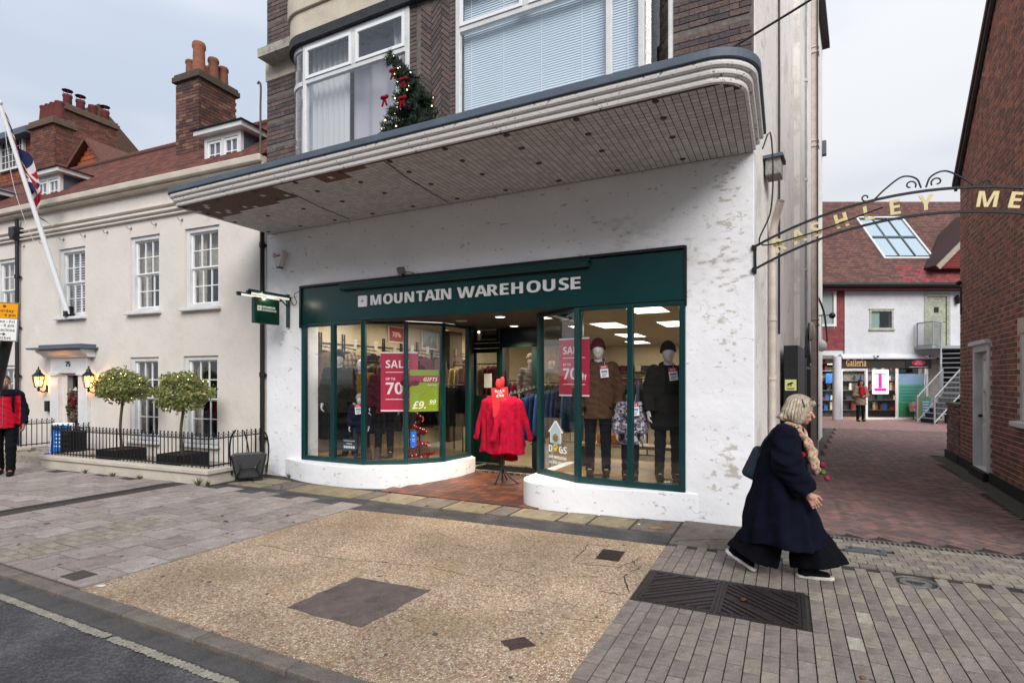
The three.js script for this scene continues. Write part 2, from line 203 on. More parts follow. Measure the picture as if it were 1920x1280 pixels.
  { const bm = ['#9a908a', '#a1968f', '#948a84', '#a4998f', '#9b8f88', '#aaa092', '#b0a898', '#c0baad'].map((c) => speckMat(c, 0.28)), L = [], r = RNG(8); const inside = (x, z) => (Math.hypot(x - 0.97, z - 1.24) < 0.17) || (x > 0.5 && x < 0.9 && z > 0.27 && z < 0.5) || (x < 0.12 && z < 1.07);
    for (let i = 0; i < 48; i++) { const x = -1.048 + 0.0965 * i; for (let j = -1; j < 23; j++) { const z = 4.46 - 0.2 * j - (i % 2 ? 0.1 : 0) - (i % 3 ? 0 : 0.03); if (z > 4.4 || z < 1.1) continue; if (inside(x, z)) continue; let za = z - 0.0965, zb = z + 0.0965; if (x < 0.14) { if (za > 1.915 && zb < 2.685) continue; if (za < 1.92 && zb > 1.92) zb = 1.92; else if (za < 2.68 && zb > 2.68) za = 2.68; } if (zb - za < 0.03) continue; const pale = (x > 0.25 && z < 1.9 ? 0.45 : 0.06), v = r() < pale ? 5 + Math.floor(r() * 2) : Math.floor(r() * 5); L.push({ m: M4(x, -0.0205 + 0.004 * (r() - 0.5), (za + zb) / 2, 0.012 * (r() - 0.5), 0.012 * (r() - 0.5), 0.012 * (r() - 0.5)), s: [0.089, 0.05, +(zb - za - 0.003).toFixed(3)], v: r() < 0.012 ? 7 : v }); } }
    for (let j = 0; j < 8; j++) for (let i = 0; i < 23; i++) { const x = 0.2 + 0.135 * i + (j % 2 ? 0.06 : 0), z = 0.155 + 0.113 * j; if (x > 3 || inside(x, z)) continue; L.push({ m: M4(x, -0.02 + 0.003 * (r() - 0.5), z, 0.012 * (r() - 0.5)), s: [0.128, 0.05, 0.106], v: r() < 0.45 ? 5 + Math.floor(r() * 2) : Math.floor(r() * 5) }); }
    pieces(blocks, 'paving_block', L, bm); }
  // double cast-iron cover with chevron ribs
  { const t = thing('manhole_cover', 'wide double cast iron cover with diagonal ribs in the block paving', 'manhole cover', [-0.47, 0, 2.3], 0); const im = grainMat('#3a3233', 0.25, { roughness: 0.55, metalness: 0.35 });
    new G().ext(rect(-0.6, 0.6, -0.37, 0.37), 0.03, M4(0, -0.028, 0, 0, -Math.PI / 2), [rect(-0.57, -0.012, -0.34, 0.34), rect(0.012, 0.57, -0.34, 0.34)]).build('frame', im, t);
    for (const s of [-1, 1]) { const lid = new G().box(s * 0.291, -0.012, 0, 0.552, 0.014, 0.674).build('lid', im, t); const g = new G(); for (let k = -9; k <= 9; k++) { let pts = []; const c = k * 0.075; for (let q = -0.26; q <= 0.2601; q += 0.01) { const z = (s > 0 ? q : -q) * 0.9 + c; if (Math.abs(z) < 0.31) pts.push([q, z]); } if (pts.length < 4) continue; if ((k + 9) % 6 === 5) continue; const a = pts[0], b = pts[pts.length - 1], L = Math.hypot(b[0] - a[0], b[1] - a[1]); g.box(s * 0.291 + (a[0] + b[0]) / 2, -0.002, (a[1] + b[1]) / 2, L, 0.014, 0.03, -Math.atan2(b[1] - a[1], b[0] - a[0])); } for (const z of [-0.325, 0.325]) g.box(s * 0.291, -0.003, z, 0.55, 0.014, 0.022); for (const x of [-0.265, 0.265]) g.box(s * 0.291 + x, -0.003, 0, 0.022, 0.014, 0.65); g.build('rib', im, lid); } }
  { const t = thing('inspection_cover', 'small square dark iron cover framed by cracks in the gravel', 'cover', [-1.525, 0, 1.7], R2(4)); const im = grainMat('#3c302c', 0.2, { roughness: 0.6, metalness: 0.3 }); new G().box(0, -0.004, 0, 0.22, 0.02, 0.31).build('lid', im, t); const g = new G(); for (let i = -3; i <= 3; i++) for (let j = -4; j <= 4; j++) g.box(i * 0.029, 0.007, j * 0.032, 0.014, 0.006, 0.016); g.build('tread', im, t); }
  { const t = thing('valve_cover', 'round grey iron valve cover in the block paving', 'cover', [0.97, 0, 1.24]); const im = grainMat('#8a8785', 0.2, { roughness: 0.5, metalness: 0.4 }); new G().lathe([[0, 0], [0.1, 0], [0.1, 0.004], [0.112, 0.004], [0.112, -0.006], [0.15, -0.006], [0.15, 0.004], [0.165, 0.004], [0.165, -0.03]], 0, -0.004, 0, 28).build('lid', im, t); new G().box(0, 0.002, 0, 0.13, 0.006, 0.02).box(0, 0.002, 0.04, 0.08, 0.006, 0.012).build('rib', grainMat('#4b4848', 0.2), t); }
  { const t = thing('utility_cover', 'grey rectangular utility cover beside the slotted drain', 'cover', [0.7, 0, 0.385]); new G().box(0, -0.01, 0, 0.36, 0.026, 0.21).build('lid', grainMat('#5c6064', 0.3, { roughness: 0.6 }), t); new G().box(-0.12, 0.0045, 0, 0.03, 0.004, 0.05).build('key_hole', M.black, t); new G().box(0.12, 0.0045, 0, 0.03, 0.004, 0.05).build('key_hole', M.black, t); }
  // slotted drain across the alley mouth
  { const t = thing('drain_channel', 'slotted metal drain channel across the mouth of the alley', 'drain', [1.3, 0, 0.03]); const W = 3.2; new G().b2(-W / 2, W / 2, -0.04, 0.002, 0.052, 0.07).b2(-W / 2, W / 2, -0.04, 0.002, -0.07, -0.052).build('frame', grainMat('#6f6a64', 0.3), t); new G().b2(-W / 2, W / 2, -0.05, -0.03, -0.052, 0.052).build('bed', M.black, t); const g = new G(); for (let x = -W / 2; x < W / 2; x += 0.045) g.box(x, -0.006, 0, 0.02, 0.014, 0.104); const m = g.build('slat', grainMat('#7d7770', 0.3), t); m.userData.kind = 'stuff'; }
  // alley: red herringbone blocks
  const alley = new THREE.Group(); alley.name = 'alley_paving'; structure(alley); scene.add(alley);
  { const am = ['#917570', '#866d69', '#9a7871', '#7c6a67', '#a37d76', '#8b716c'].map((c) => speckMat(c, 0.3)), w = 0.105, L = [], r = RNG(12), ca = Math.SQRT1_2, N = 130;
    const leftX = (z) => -0.33 - z * 0.105, rightX = (z) => (z > -8.3 ? 2.76 - z * 0.047 : 9);
    for (let a = -N; a < N; a++) for (let b = -N; b < N; b++) { const m = (((a - b) % 4) + 4) % 4; if (m !== 0 && m !== 3) continue; const cx = (m === 0 ? a + 1 : a + 0.5) * w, cy = (m === 0 ? b + 0.5 : b + 1) * w, x = 2 + (cx - cy) * ca, z = -8 - (cx + cy) * ca; if (z > -0.13 || z < -15.5 || x < leftX(z) + 0.28 || x > rightX(z) - 0.3) continue; const red = fbm(x / 12 + 0.5, z / 12 + 5, 8, 3, 4); L.push({ m: M4(x, -0.0205 + 0.004 * (r() - 0.5), z, (m === 0 ? 1 : -1) * Math.PI / 4 + 0.015 * (r() - 0.5)), s: [2 * w - 0.006, 0.05, w - 0.006], v: r() < red - 0.2 ? (r() < 0.5 ? 0 : r() < 0.5 ? 2 : 4) : Math.floor(r() * 6) }); }
    pieces(alley, 'paving_block', L, am);
    // farther away the blocks cannot be told apart
    const farT = mk(512, (u, v) => { const f = fbm(u, v, 40, 3, 9), h = hash(Math.floor(u * 24), Math.floor(v * 24), 5); return mix3([108, 86, 82], [156, 122, 116], clamp(h * 0.6 + f * 0.5)); });
    structure(sheet([[-0.9, -15.4], [9, -15.4], [9, -24], [-3, -24]], -0.1, -0.004).build('alley_paving_far', new THREE.MeshStandardMaterial({ map: rep(farT, 2.4), roughness: 0.85 })));
    structure(sheet([[-0.6, -0.04], [9, -0.04], [9, -15.5], [-0.6, -15.5]], -0.2, -0.011).build('alley_bed', grainMat('#342b29', 0.6)));
    const edge = (x0, z0, x1, z1, wd, nm, col) => structure(sheet([[x0, z0], [x0 + wd, z0], [x1 + wd, z1], [x1, z1]], -0.05, -0.001).build(nm, speckMat(col, 0.5)));
    edge(-0.3, -0.13, 1.25, -15.4, 0.24, 'alley_edge', '#5d5450'); edge(2.5, -0.13, 2.87, -8.2, 0.3, 'alley_edge', '#57544a'); }
}
// ---------- the shop building ----------
const font = await new FontLoader().loadAsync('fonts/droid/droid_sans_bold.typeface.json');
const fontSerif = await new FontLoader().loadAsync('fonts/droid/droid_serif_bold.typeface.json');
const fontReg = await new FontLoader().loadAsync('fonts/droid/droid_sans_regular.typeface.json');
function textGeo(str, size, depth, width, f = font) { const g = new TextGeometry(str, { font: f, size, depth, curveSegments: 5, bevelEnabled: false }); g.computeBoundingBox(); const b = g.boundingBox, s = width ? width / (b.max.x - b.min.x) : 1; g.translate(-b.min.x, 0, 0); g.scale(s, 1, 1); g.userData = { w: (b.max.x - b.min.x) * s }; return g; }
const brickMats = (cols) => cols.map((c) => grainMat(c, 0.22, { bumpScale: 0.004, roughness: 0.92 }));
const shopBrick = brickMats(['#6b5e5b', '#756561', '#5f5556', '#786661', '#5b5154', '#6c605e', '#715f5a']);
const mortarMat = grainMat('#77706a', 0.4);
const shop = thing('shop_building', 'white fronted outdoor clothing shop with green fascia under a broad canopy', 'building', [0, 0, 0]);
// painted render of the ground floor
const facadeT = mk(1280, (u, v) => {
  const x = -8.45 + 8.2 * u, y = 4.5 * v, n = fbm(u, v, 16, 6, 101), n2 = fbm(u, v, 90, 4, 102), n3 = fbm(u, v, 5, 5, 103), q = fbm(u, v, 110, 5, 104);
  let c = [231 + 18 * (n - 0.5), 232 + 18 * (n - 0.5), 235 + 18 * (n - 0.5)];
  const g = sstep(0.6, 0.8, n3 * 0.6 + n2 * 0.4); c = mix3(c, [196, 193, 189], g * 0.55);
  if (n2 > 0.775) c = mix3(c, [165, 160, 155], 0.6);
  // flaked paint: along the corner of the big pillar, at the feet and a few spots elsewhere
  let mask = 0; if (x > -1.0) mask = Math.exp(-Math.pow((x + 0.62) / 0.22, 2)) * (0.3 + 0.7 * sstep(1.7, 2.4, y)) * 0.7; const fd = Math.hypot((x + 0.62) / 0.2, (y - 0.7) / 0.42); mask = Math.max(mask, 1.15 * Math.exp(-fd * fd)); if (y > 2 && x > -1.05) mask = Math.max(mask, 0.5 * Math.exp(-Math.pow((x + 0.7) / 0.3, 2)));
  mask = Math.max(mask, 0.3 * Math.exp(-Math.pow((y - 0.18) / 0.16, 2)));
  const fl = q * 0.7 + n2 * 0.3 + 0.3 * mask; if (fl > 0.8) c = mix3(c, mix3([150, 140, 128], [186, 180, 172], n), sstep(0.8, 0.83, fl) * 0.65); else if (fl > 0.765) c = mix3(c, [186, 182, 178], 0.4);
  // hairline cracks
  const cr = Math.abs(fbm(u, v, 10, 4, 140) - 0.5); if (cr < 0.0022 && x > -1.05 && n > 0.45) c = mix3(c, [160, 156, 152], 0.5);
  return c;
}, true, 704);
const facadeB = mk(1024, (u, v) => grey(255 * clamp(0.5 + (fbm(u, v, 30, 5, 110) - 0.5) * 0.8 + (fbm(u, v, 8, 3, 104) - 0.5) * 0.6)), false);
function facadeMap(t) { t.repeat.set(1 / 8.2, 1 / 4.5); t.offset.set(8.45 / 8.2, 0); t.needsUpdate = true; return t; }
const facadeMat = new THREE.MeshStandardMaterial({ map: facadeMap(facadeT), bumpMap: rep(facadeB, 2.2), bumpScale: 0.005, roughness: 0.8 });
new G().ext([[-8.43, -0.1], [-7.53, -0.1], [-7.53, 3.33], [-1.1, 3.33], [-1.1, -0.1], [-0.33, -0.1], [-0.33, 4.33], [-8.43, 4.33]], 0.36, M4(0, 0, -0.36), [], 0.012).build('wall', facadeMat, shop);
// plinths under the windows, with bulging plan
function planSheet(pts, y0, y1) { return new G().ext(pts.map(([x, z]) => [x, -z]), y1 - y0, new THREE.Matrix4().makeRotationX(-Math.PI / 2).premultiply(M4(0, y0, 0)), [], 0.012); }
const smoothPlan = (pts, n = 6) => new THREE.CatmullRomCurve3(pts.map(([x, z]) => V(x, 0, z)), false, 'centripetal').getPoints(pts.length * n).map((p) => [p.x, p.z]);
planSheet([...smoothPlan([[-7.95, 0.004], [-7.6, 0.13], [-7.2, 0.24], [-6.6, 0.29], [-6.05, 0.25], [-5.62, 0.08], [-5.34, -0.24], [-5.16, -0.62], [-5.02, -1.1], [-5.0, -1.62]]), [-5.12, -1.72], [-7.95, -1.5]], -0.1, 0.316).build('plinth', facadeMat, shop);
planSheet([...smoothPlan([[-3.3, -1.7], [-3.3, -0.5], [-3.29, -0.08], [-3.16, 0.17], [-2.9, 0.28], [-2.3, 0.24], [-1.6, 0.13], [-0.95, 0.006]]), [-0.95, -1.5], [-3.2, -1.75]], -0.1, 0.336).build('plinth', facadeMat, shop);
// green shopfront: posts, rails and panes along the plan of the bay
const front = part('shopfront', shop);
const L1 = [[-7.5, -0.02], [-6.82, -0.02], [-6.18, -0.04], [-5.59, -0.38], [-5.2, -0.87], [-5.14, -1.6]], Rr = [[-1.13, -0.02], [-1.77, -0.02], [-2.48, -0.03], [-3.2, -0.43]];
function glaze(P, y0, y1) {
  P.forEach(([x, z], i) => { const q = P[Math.min(i + 1, P.length - 1)], o = P[Math.max(i - 1, 0)], a = Math.atan2(-(q[1] - o[1]), q[0] - o[0]); new G().rbox(x, (y0 + y1) / 2, z, 0.075, y1 - y0, 0.09, 0.012, a).build('mullion', M.green, front); });
  for (let i = 0; i < P.length - 1; i++) { const [x0, z0] = P[i], [x1, z1] = P[i + 1], a = Math.atan2(-(z1 - z0), x1 - x0), L = Math.hypot(x1 - x0, z1 - z0), cx = (x0 + x1) / 2, cz = (z0 + z1) / 2; new G().rbox(cx, y0 + 0.04, cz, L + 0.02, 0.085, 0.07, 0.01, a).build('bottom_rail', M.green, front); new G().rbox(cx, y1 - 0.025, cz, L + 0.02, 0.05, 0.07, 0.01, a).build('top_rail', M.green, front); new G().box(cx, (y0 + y1) / 2 + 0.02, cz, L - 0.06, y1 - y0 - 0.1, 0.004, a).build('pane', glass, front); }
}
glaze(L1, 0.315, 2.66); glaze(Rr, 0.335, 2.66);
new G().box(-5.3, 1.35, -1.97, 0.06, 2.6, 0.76, R2(25)).build('side_post', M.greenDark, front);
// inner screen at the back of the porch: fixed leaf and open doorway
{ const d = part('door', shop, [0, 0, -2.3]); new G().ext(rect(-5.44, -4.85, 0.12, 2.3), 0.05, M4(0, 0, -0.025), [rect(-5.37, -4.92, 1.4, 2.22)], 0.006).build('leaf', M.greenDark, d); new G().b2(-5.37, -4.92, 1.4, 2.22, -0.003, 0.003).build('pane', glass, d); new G().bar([-4.88, 1.15, 0.05], [-4.88, 1.45, 0.05], 0.012).build('handle', M.chrome, d);
  new G().b2(-5.2, -5.03, 1.55, 1.82, 0.006, 0.009).build('notice', std('#c9c9c6'), d);
  new G().b2(-5.5, -5.44, 0.1, 2.9, -0.05, 0.05).b2(-4.85, -4.78, 0.1, 2.34, -0.05, 0.05).b2(-4.17, -4.02, 0.1, 2.34, -0.05, 0.05).b2(-5.44, -3.2, 2.31, 2.4, -0.05, 0.05).build('door_frame', M.greenDark, d);
  new G().b2(-4.85, -3.2, 2.4, 2.95, -0.03, 0.03).build('header_panel', M.greenDark, d);
  new G().ext(rect(-5.43, -4.86, 2.41, 2.85), 0.05, M4(0, 0, -0.025), [rect(-5.36, -4.92, 2.46, 2.8)]).build('fanlight_frame', M.greenDark, d); new G().b2(-5.36, -4.92, 2.46, 2.8, -0.002, 0.002).build('fanlight_pane', glass, d);
  new G().b2(-4.02, -3.94, 0.1, 2.3, -0.04, 0.04).b2(-3.3, -3.22, 0.1, 2.95, -0.05, 0.05).build('side_frame', M.greenDark, d); new G().b2(-3.94, -3.3, 0.2, 2.3, -0.003, 0.003).build('side_pane', glass, d); }
new G().b2(-3.24, -3.17, 0.335, 2.66, -2.25, -2.18).build('mullion', M.green, front); new G().b2(-3.208, -3.202, 0.36, 2.64, -2.17, -0.5).build('pane', glass, front);
new G().ext([[-5.5, 2.26], [-5.14, 1.55], [-5.2, 0.87], [-5.59, 0.38], [-6.18, 0.02], [-2.48, 0.02], [-3.2, 0.43], [-3.2, 2.26]], 0.04, new THREE.Matrix4().makeRotationX(-Math.PI / 2).premultiply(M4(0, 2.665, 0))).build('porch_ceiling', grainMat('#4a4440', 0.6, { roughness: 0.5 }), shop);
// fascia, awning housing and lettering
const fascia = part('fascia', shop);
new G().rbox(-4.315, 2.978, -0.06, 6.43, 0.622, 0.15, 0.012).build('board', M.green, fascia);
new G().b2(-7.53, -1.1, 3.29, 3.325, -0.2, 0.05).build('top_gap_strip', M.black, fascia);  // black strip stands in for the dark gap above the board
new G().bar([-6.58, 3.215, 0.062], [-2.3, 3.215, 0.062], 0.048, 14).b2(-6.6, -2.28, 3.25, 3.275, -0.01, 0.09).build('awning_housing', M.green, fascia);
new G().b2(-7.56, -7.52, 2.6, 3.32, -0.1, 0.05).build('end_trim', M.greenDark, fascia); new G().b2(-1.11, -1.075, 2.6, 3.32, -0.1, 0.03).build('end_trim', M.greenDark, fascia);
const signWhite = std('#d9d9da', { roughness: 0.4 });
{ const words = [['MOUNTAIN', -5.99, 1.53], ['WAREHOUSE', -4.35, 1.94]]; for (const [w, x0, W] of words) { const whole = textGeo(w, 0.16, 0.02), k = W / whole.userData.w; let x = x0; for (const ch of w) { const g = textGeo(ch, 0.16, 0.022), adv = font.data.glyphs[ch].ha * 0.16 / font.data.resolution * k; g.scale(k, 1, 1); const m = new G(); m.geo(g, M4(x + 0.012, 2.9, 0.014)); m.build('letter', signWhite, fascia); x += adv; } }
  const star = new THREE.Shape(); const rr = 0.02, a = 0.18; star.moveTo(rr, 0); star.lineTo(a - rr, 0); star.quadraticCurveTo(a, 0, a, rr); star.lineTo(a, a - rr); star.quadraticCurveTo(a, a, a - rr, a); star.lineTo(rr, a); star.quadraticCurveTo(0, a, 0, a - rr); star.lineTo(0, rr); star.quadraticCurveTo(0, 0, rr, 0);
  const h = new THREE.Path(), c = a / 2; for (let i = 0; i < 8; i++) { const r = i % 2 ? 0.011 : 0.06, t = i * Math.PI / 4; const X = c + r * Math.cos(t), Y = c + r * Math.sin(t); i ? h.lineTo(X, Y) : h.moveTo(X, Y); } h.closePath(); star.holes.push(h); new G().geo(new THREE.ExtrudeGeometry(star, { depth: 0.02, bevelEnabled: false, curveSegments: 4 }), M4(-6.24, 2.885, 0.014)).build('emblem', signWhite, fascia); }
// canopy with stepped bullnose edge, lead flashing, tiled soffit and lamp sockets
const canopy = part('canopy', shop);
function canopyPlan(o, zb = -0.02) { const x0 = -8.33 - o, x1 = -0.31 + o, z1 = 1.76 + o, rl = 0.1 + o, rr = 0.34 + o, P = [[x0, zb]]; for (let i = 0; i <= 6; i++) { const t = Math.PI - i * Math.PI / 12; P.push([x0 + rl + rl * Math.cos(t), z1 - rl + rl * Math.sin(t)]); } for (let i = 0; i <= 12; i++) { const t = Math.PI / 2 - i * Math.PI / 24; P.push([x1 - rr + rr * Math.cos(t), z1 - rr + rr * Math.sin(t)]); } P.push([x1, zb]); return P; }
const canopyPaint = new THREE.MeshStandardMaterial({ map: rep(mk(1024, (u, v) => { const n = fbm(u, v, 12, 5, 201), q = fbm(u, v, 60, 4, 202), fl = q * 0.6 + n * 0.4; let c = [232 + 16 * (n - 0.5), 230 + 16 * (n - 0.5), 228 + 16 * (n - 0.5)]; if (fl > 0.685) c = mix3(c, [110, 100, 92], sstep(0.685, 0.71, fl)); else if (fl > 0.64) c = mix3(c, [176, 170, 164], 0.5); return c; }), 1.1), roughness: 0.75, bumpMap: rep(facadeB, 0.8), bumpScale: 0.004 });
const canExt = (o, y0, y1, bev) => new G().ext(canopyPlan(o, 0.002).map(([x, z]) => [x, -z]), y1 - y0, new THREE.Matrix4().makeRotationX(-Math.PI / 2).premultiply(M4(0, y0, 0)), [], bev);
canExt(0, 4.325, 4.385, 0.024).build('moulding', canopyPaint, canopy); canExt(0.04, 4.382, 4.442, 0.026).build('moulding', canopyPaint, canopy); canExt(0.08, 4.439, 4.499, 0.026).build('moulding', canopyPaint, canopy);
canExt(0.105, 4.496, 4.575, 0.006).build('lead_flashing', M.lead, canopy);
{ const L = [], tm = [softMat('#d0cfce', 0.5), softMat('#c8c7c6', 0.5), softMat('#d7d6d5', 0.5), grainMat('#7c6459', 0.25), grainMat('#8a6152', 0.25)], r = RNG(31); const p = 0.0765;
  for (let i = 0; i < 105; i++) for (let j = 0; j < 23; j++) { const x = -8.3 + p * (i + 0.5), z = 0.02 + p * (j + 0.5); if (x > -0.37 || z > 1.74) continue; const dx = x + 0.65, dz = z - 1.42; if (dx > 0 && dz > 0 && Math.hypot(dx, dz) > 0.3) continue; const e = fbm((x + 9) / 9, z / 9, 30, 3, 7); let v = Math.floor(r() * 3); if ((x < -6.25 && x > -8.25 && z > 1.16 + 0.2 * (e - 0.5) + (x + 7.2) * 0.1) || (x > -5.5 && x < -4.6 && z > 1.58 + 0.3 * (e - 0.5))) v = x > -5.6 ? 4 : 3; if (v > 2 && r() < 0.06) v = 0; L.push({ m: M4(x, 4.3225 - (v > 2 ? -0.002 : 0) + 0.001 * r(), z, 0, 0.01 * (r() - 0.5), 0.01 * (r() - 0.5)), s: [p - 0.009, 0.012, p - 0.009], v }); }
  new G().ext(canopyPlan(-0.035, 0.004).map(([x, z]) => [x, -z]), 0.004, new THREE.Matrix4().makeRotationX(-Math.PI / 2).premultiply(M4(0, 4.3205, 0))).build('soffit_bed', grainMat('#5b514b', 0.4), canopy); pieces(canopy, 'soffit_tile', L, tm); const lampG = new THREE.LatheGeometry([[0, -0.01], [0.014, -0.01], [0.02, -0.003], [0.03, -0.005], [0.035, 0.0], [0.035, 0.014]].map((q) => new THREE.Vector2(...q)), 14); const sock = grainMat('#5d534c', 0.2);
  for (let i = 0; i < 10; i++) for (const z of [1.67, 1.3, 0.82, 0.17]) { const x = -1.1 - 0.787 * i; if (x < -8.25) continue; new G().geo(lampG.clone(), M4(x, 4.314, z)).build('lamp_socket', sock, canopy); }
  new G().tube([[-4.3, 4.312, 1.7], [-4.4, 4.311, 1.0], [-4.45, 4.312, 0.1]], 0.005, 5).build('cable', M.black, canopy); new G().tube([[-6.2, 4.312, 1.4], [-6.3, 4.311, 0.8], [-6.35, 4.312, 0.1]], 0.005, 5).build('cable', M.black, canopy); }
canopy.updateMatrixWorld(true);
// upper storeys
const upper = part('upper_wall', shop);
function brickField(parent, x0, x1, y0, y1, zf, mats, o = {}) { const bl = o.l || 0.215, bh = o.h || 0.065, j = o.j || 0.01, r = RNG(o.seed || 1), L = []; const d = o.d || 0.05; let row = 0; for (let y = y0; y + bh <= y1 + 0.02; y += bh + j, row++) { if (o.skipRow && o.skipRow(row, y)) continue; let x = x0, k = 0; const fl = o.flemish; const half = row % 2 ? (fl ? 0.105 : bl / 2) : 0; if (half && o.hole && o.hole(x + half / 2, y + bh / 2)) x += half + j / 2; else if (half) { L.push({ m: M4(x + half / 2, y + bh / 2, zf - d / 2 + 0.003 * (r() - 0.5)), s: [half - j / 2, bh, d], v: Math.floor(r() * mats.length) }); x += half + j / 2; } while (x < x1 - 0.03) { let w = fl ? (k % 2 ? 0.105 : bl) : bl; if (x + w > x1) w = x1 - x; const cx = x + w / 2, cy = y + bh / 2; if (!(o.hole && o.hole(cx, cy))) L.push({ m: M4(cx, cy, zf - d / 2 + 0.004 * (r() - 0.5), 0.006 * (r() - 0.5), 0.006 * (r() - 0.5)), s: [+w.toFixed(3), bh, d], v: fl && k % 2 && r() < 0.5 ? mats.length - 1 : Math.floor(r() * mats.length) }); x += w + j; k++; } } return L; }
new G().b2(-8.43, -7.5, 4.575, 11.6, -0.3, -0.012).b2(-1.25, -0.35, 4.575, 11.6, -0.3, -0.012).b2(-7.5, -1.25, 7.9, 11.6, -0.3, -0.012).build('backing', mortarMat, upper);
const rust = (row) => row % 6 === 5;
{ const a = part('brick_pier', shop), b = part('brick_pier', shop), o = { skipRow: (row, y) => rust(row) || (y > 7.08 && y < 7.72) };
  pieces(a, 'brick', brickField(a, -8.42, -7.45, 4.6, 9.6, 0.0, shopBrick, { ...o, seed: 3 }), shopBrick, 300); pieces(b, 'brick', brickField(b, -1.27, -0.36, 4.6, 9.6, 0.0, shopBrick, { ...o, seed: 4 }), shopBrick, 300); }
const stone = softMat('#cfc4b2', 0.9, { roughness: 0.85 });
new G().rbox(-8.0, 7.62, -0.05, 0.93, 0.2, 0.16, 0.01).rbox(-8.0, 7.31, -0.06, 0.91, 0.42, 0.14, 0.01).build('stone_band', stone, shop);
new G().rbox(-0.82, 7.62, -0.05, 0.96, 0.2, 0.16, 0.01).rbox(-0.82, 7.31, -0.06, 0.94, 0.42, 0.14, 0.01).build('stone_band', stone, shop);
function bayPath(o) { const P = [], r = 0.5 + o, n = 12; for (let i = 0; i <= n; i++) { const t = Math.PI - i * Math.PI / 2 / n; P.push([-7.0 + r * Math.cos(t), r * Math.sin(t)]); } for (let i = 0; i <= n; i++) { const t = Math.PI / 2 - i * Math.PI / 2 / n; P.push([-1.5 + (0.25 + o) * Math.cos(t), r * Math.sin(t)]); } return P; }
function bayBand(o, th, y0, y1, bev = 0) { const a = bayPath(o), b = bayPath(o - th).reverse(); return new G().ext([...a, ...b].map(([x, z]) => [x, -z]), y1 - y0, new THREE.Matrix4().makeRotationX(-Math.PI / 2).premultiply(M4(0, y0, 0)), [], bev); }
bayBand(0.0, 0.2, 4.55, 5.28).build('bay_apron', stone, shop);
bayBand(0.05, 0.3, 7.24, 7.6, 0.012).build('bay_stone', stone, shop); bayBand(0.09, 0.34, 7.6, 7.92, 0.015).build('bay_stone', stone, shop); bayBand(0.065, 0.3, 7.1, 7.242).build('bay_flashing', grainMat('#3c3d42', 0.4), shop);
// bay windows
const wnd = (pts) => pts;
function frameBars(parent, bars, z, mat = M.white) { const g = new G(); for (const [x0, x1, y0, y1, dz = 0] of bars) g.rbox((x0 + x1) / 2, (y0 + y1) / 2, z + dz, x1 - x0, y1 - y0, 0.07, 0.008); return g.build('frame', mat, parent); }
for (const [x0, x1, xm] of [[-6.98, -4.86, -5.9], [-4.07, -1.48, -3.0]]) { const w = part('window', shop); const g = frameBars(w, [[x0, x0 + 0.07, 5.28, 7.09], [x1 - 0.07, x1, 5.28, 7.09], [x0 + 0.07, x1 - 0.07, 7.02, 7.09], [x0 + 0.07, x1 - 0.07, 6.45, 6.52], [x0 + 0.07, x1 - 0.07, 5.28, 5.35], [xm - 0.04, xm + 0.04, 6.52, 7.02], ...(x0 > -5 ? [[-1.94, -1.87, 5.35, 6.45]] : [])], 0.465);
  for (const [a, b] of [[x0 + 0.07, xm - 0.04], [xm + 0.04, x1 - 0.07]]) { const s = new G(); s.ext(rect(a + 0.004, b - 0.004, 6.524, 7.016), 0.03, M4(0, 0, 0.485), [rect(a + 0.05, b - 0.05, 6.57, 6.97)]); s.build('casement', M.whiteGloss, w); new G().b2(a + 0.05, b - 0.05, 6.57, 6.97, 0.498, 0.502).build('pane', glass, w); }
  new G().b2(x0 + 0.07, x1 - 0.07, 5.35, 6.45, 0.468, 0.472).build('pane', glass, w); }
for (const s of [-1, 1]) { const w = part('window', shop), cx = s < 0 ? -7.0 : -1.5, ex = s < 0 ? 1 : 0.5, g = new G(), bars = new G(); const arc = (r, y0, y1, th) => { const A = [], B = []; for (let i = 0; i <= 12; i++) { const t = i * Math.PI / 24; A.push([cx + s * ex * r * Math.sin(t), r * Math.cos(t)]); B.unshift([cx + s * ex * (r - th) * Math.sin(t), (r - th) * Math.cos(t)]); } return new G().ext([...A, ...B].map(([x, z]) => [x, -z]), y1 - y0, new THREE.Matrix4().makeRotationX(-Math.PI / 2).premultiply(M4(0, y0, 0))).out(); };
  new G().geo(arc(0.49, 7.02, 7.09, 0.06)).geo(arc(0.49, 6.45, 6.52, 0.06)).geo(arc(0.49, 5.28, 5.35, 0.06)).box(cx + s * ex * 0.47, 6.18, 0.02, 0.05, 1.82, 0.06).build('frame', M.white, w);
  new G().geo(arc(0.472, 5.35, 6.45, 0.006)).build('pane', glass, w); new G().geo(arc(0.472, 6.52, 7.02, 0.006)).build('pane', glass, w); }
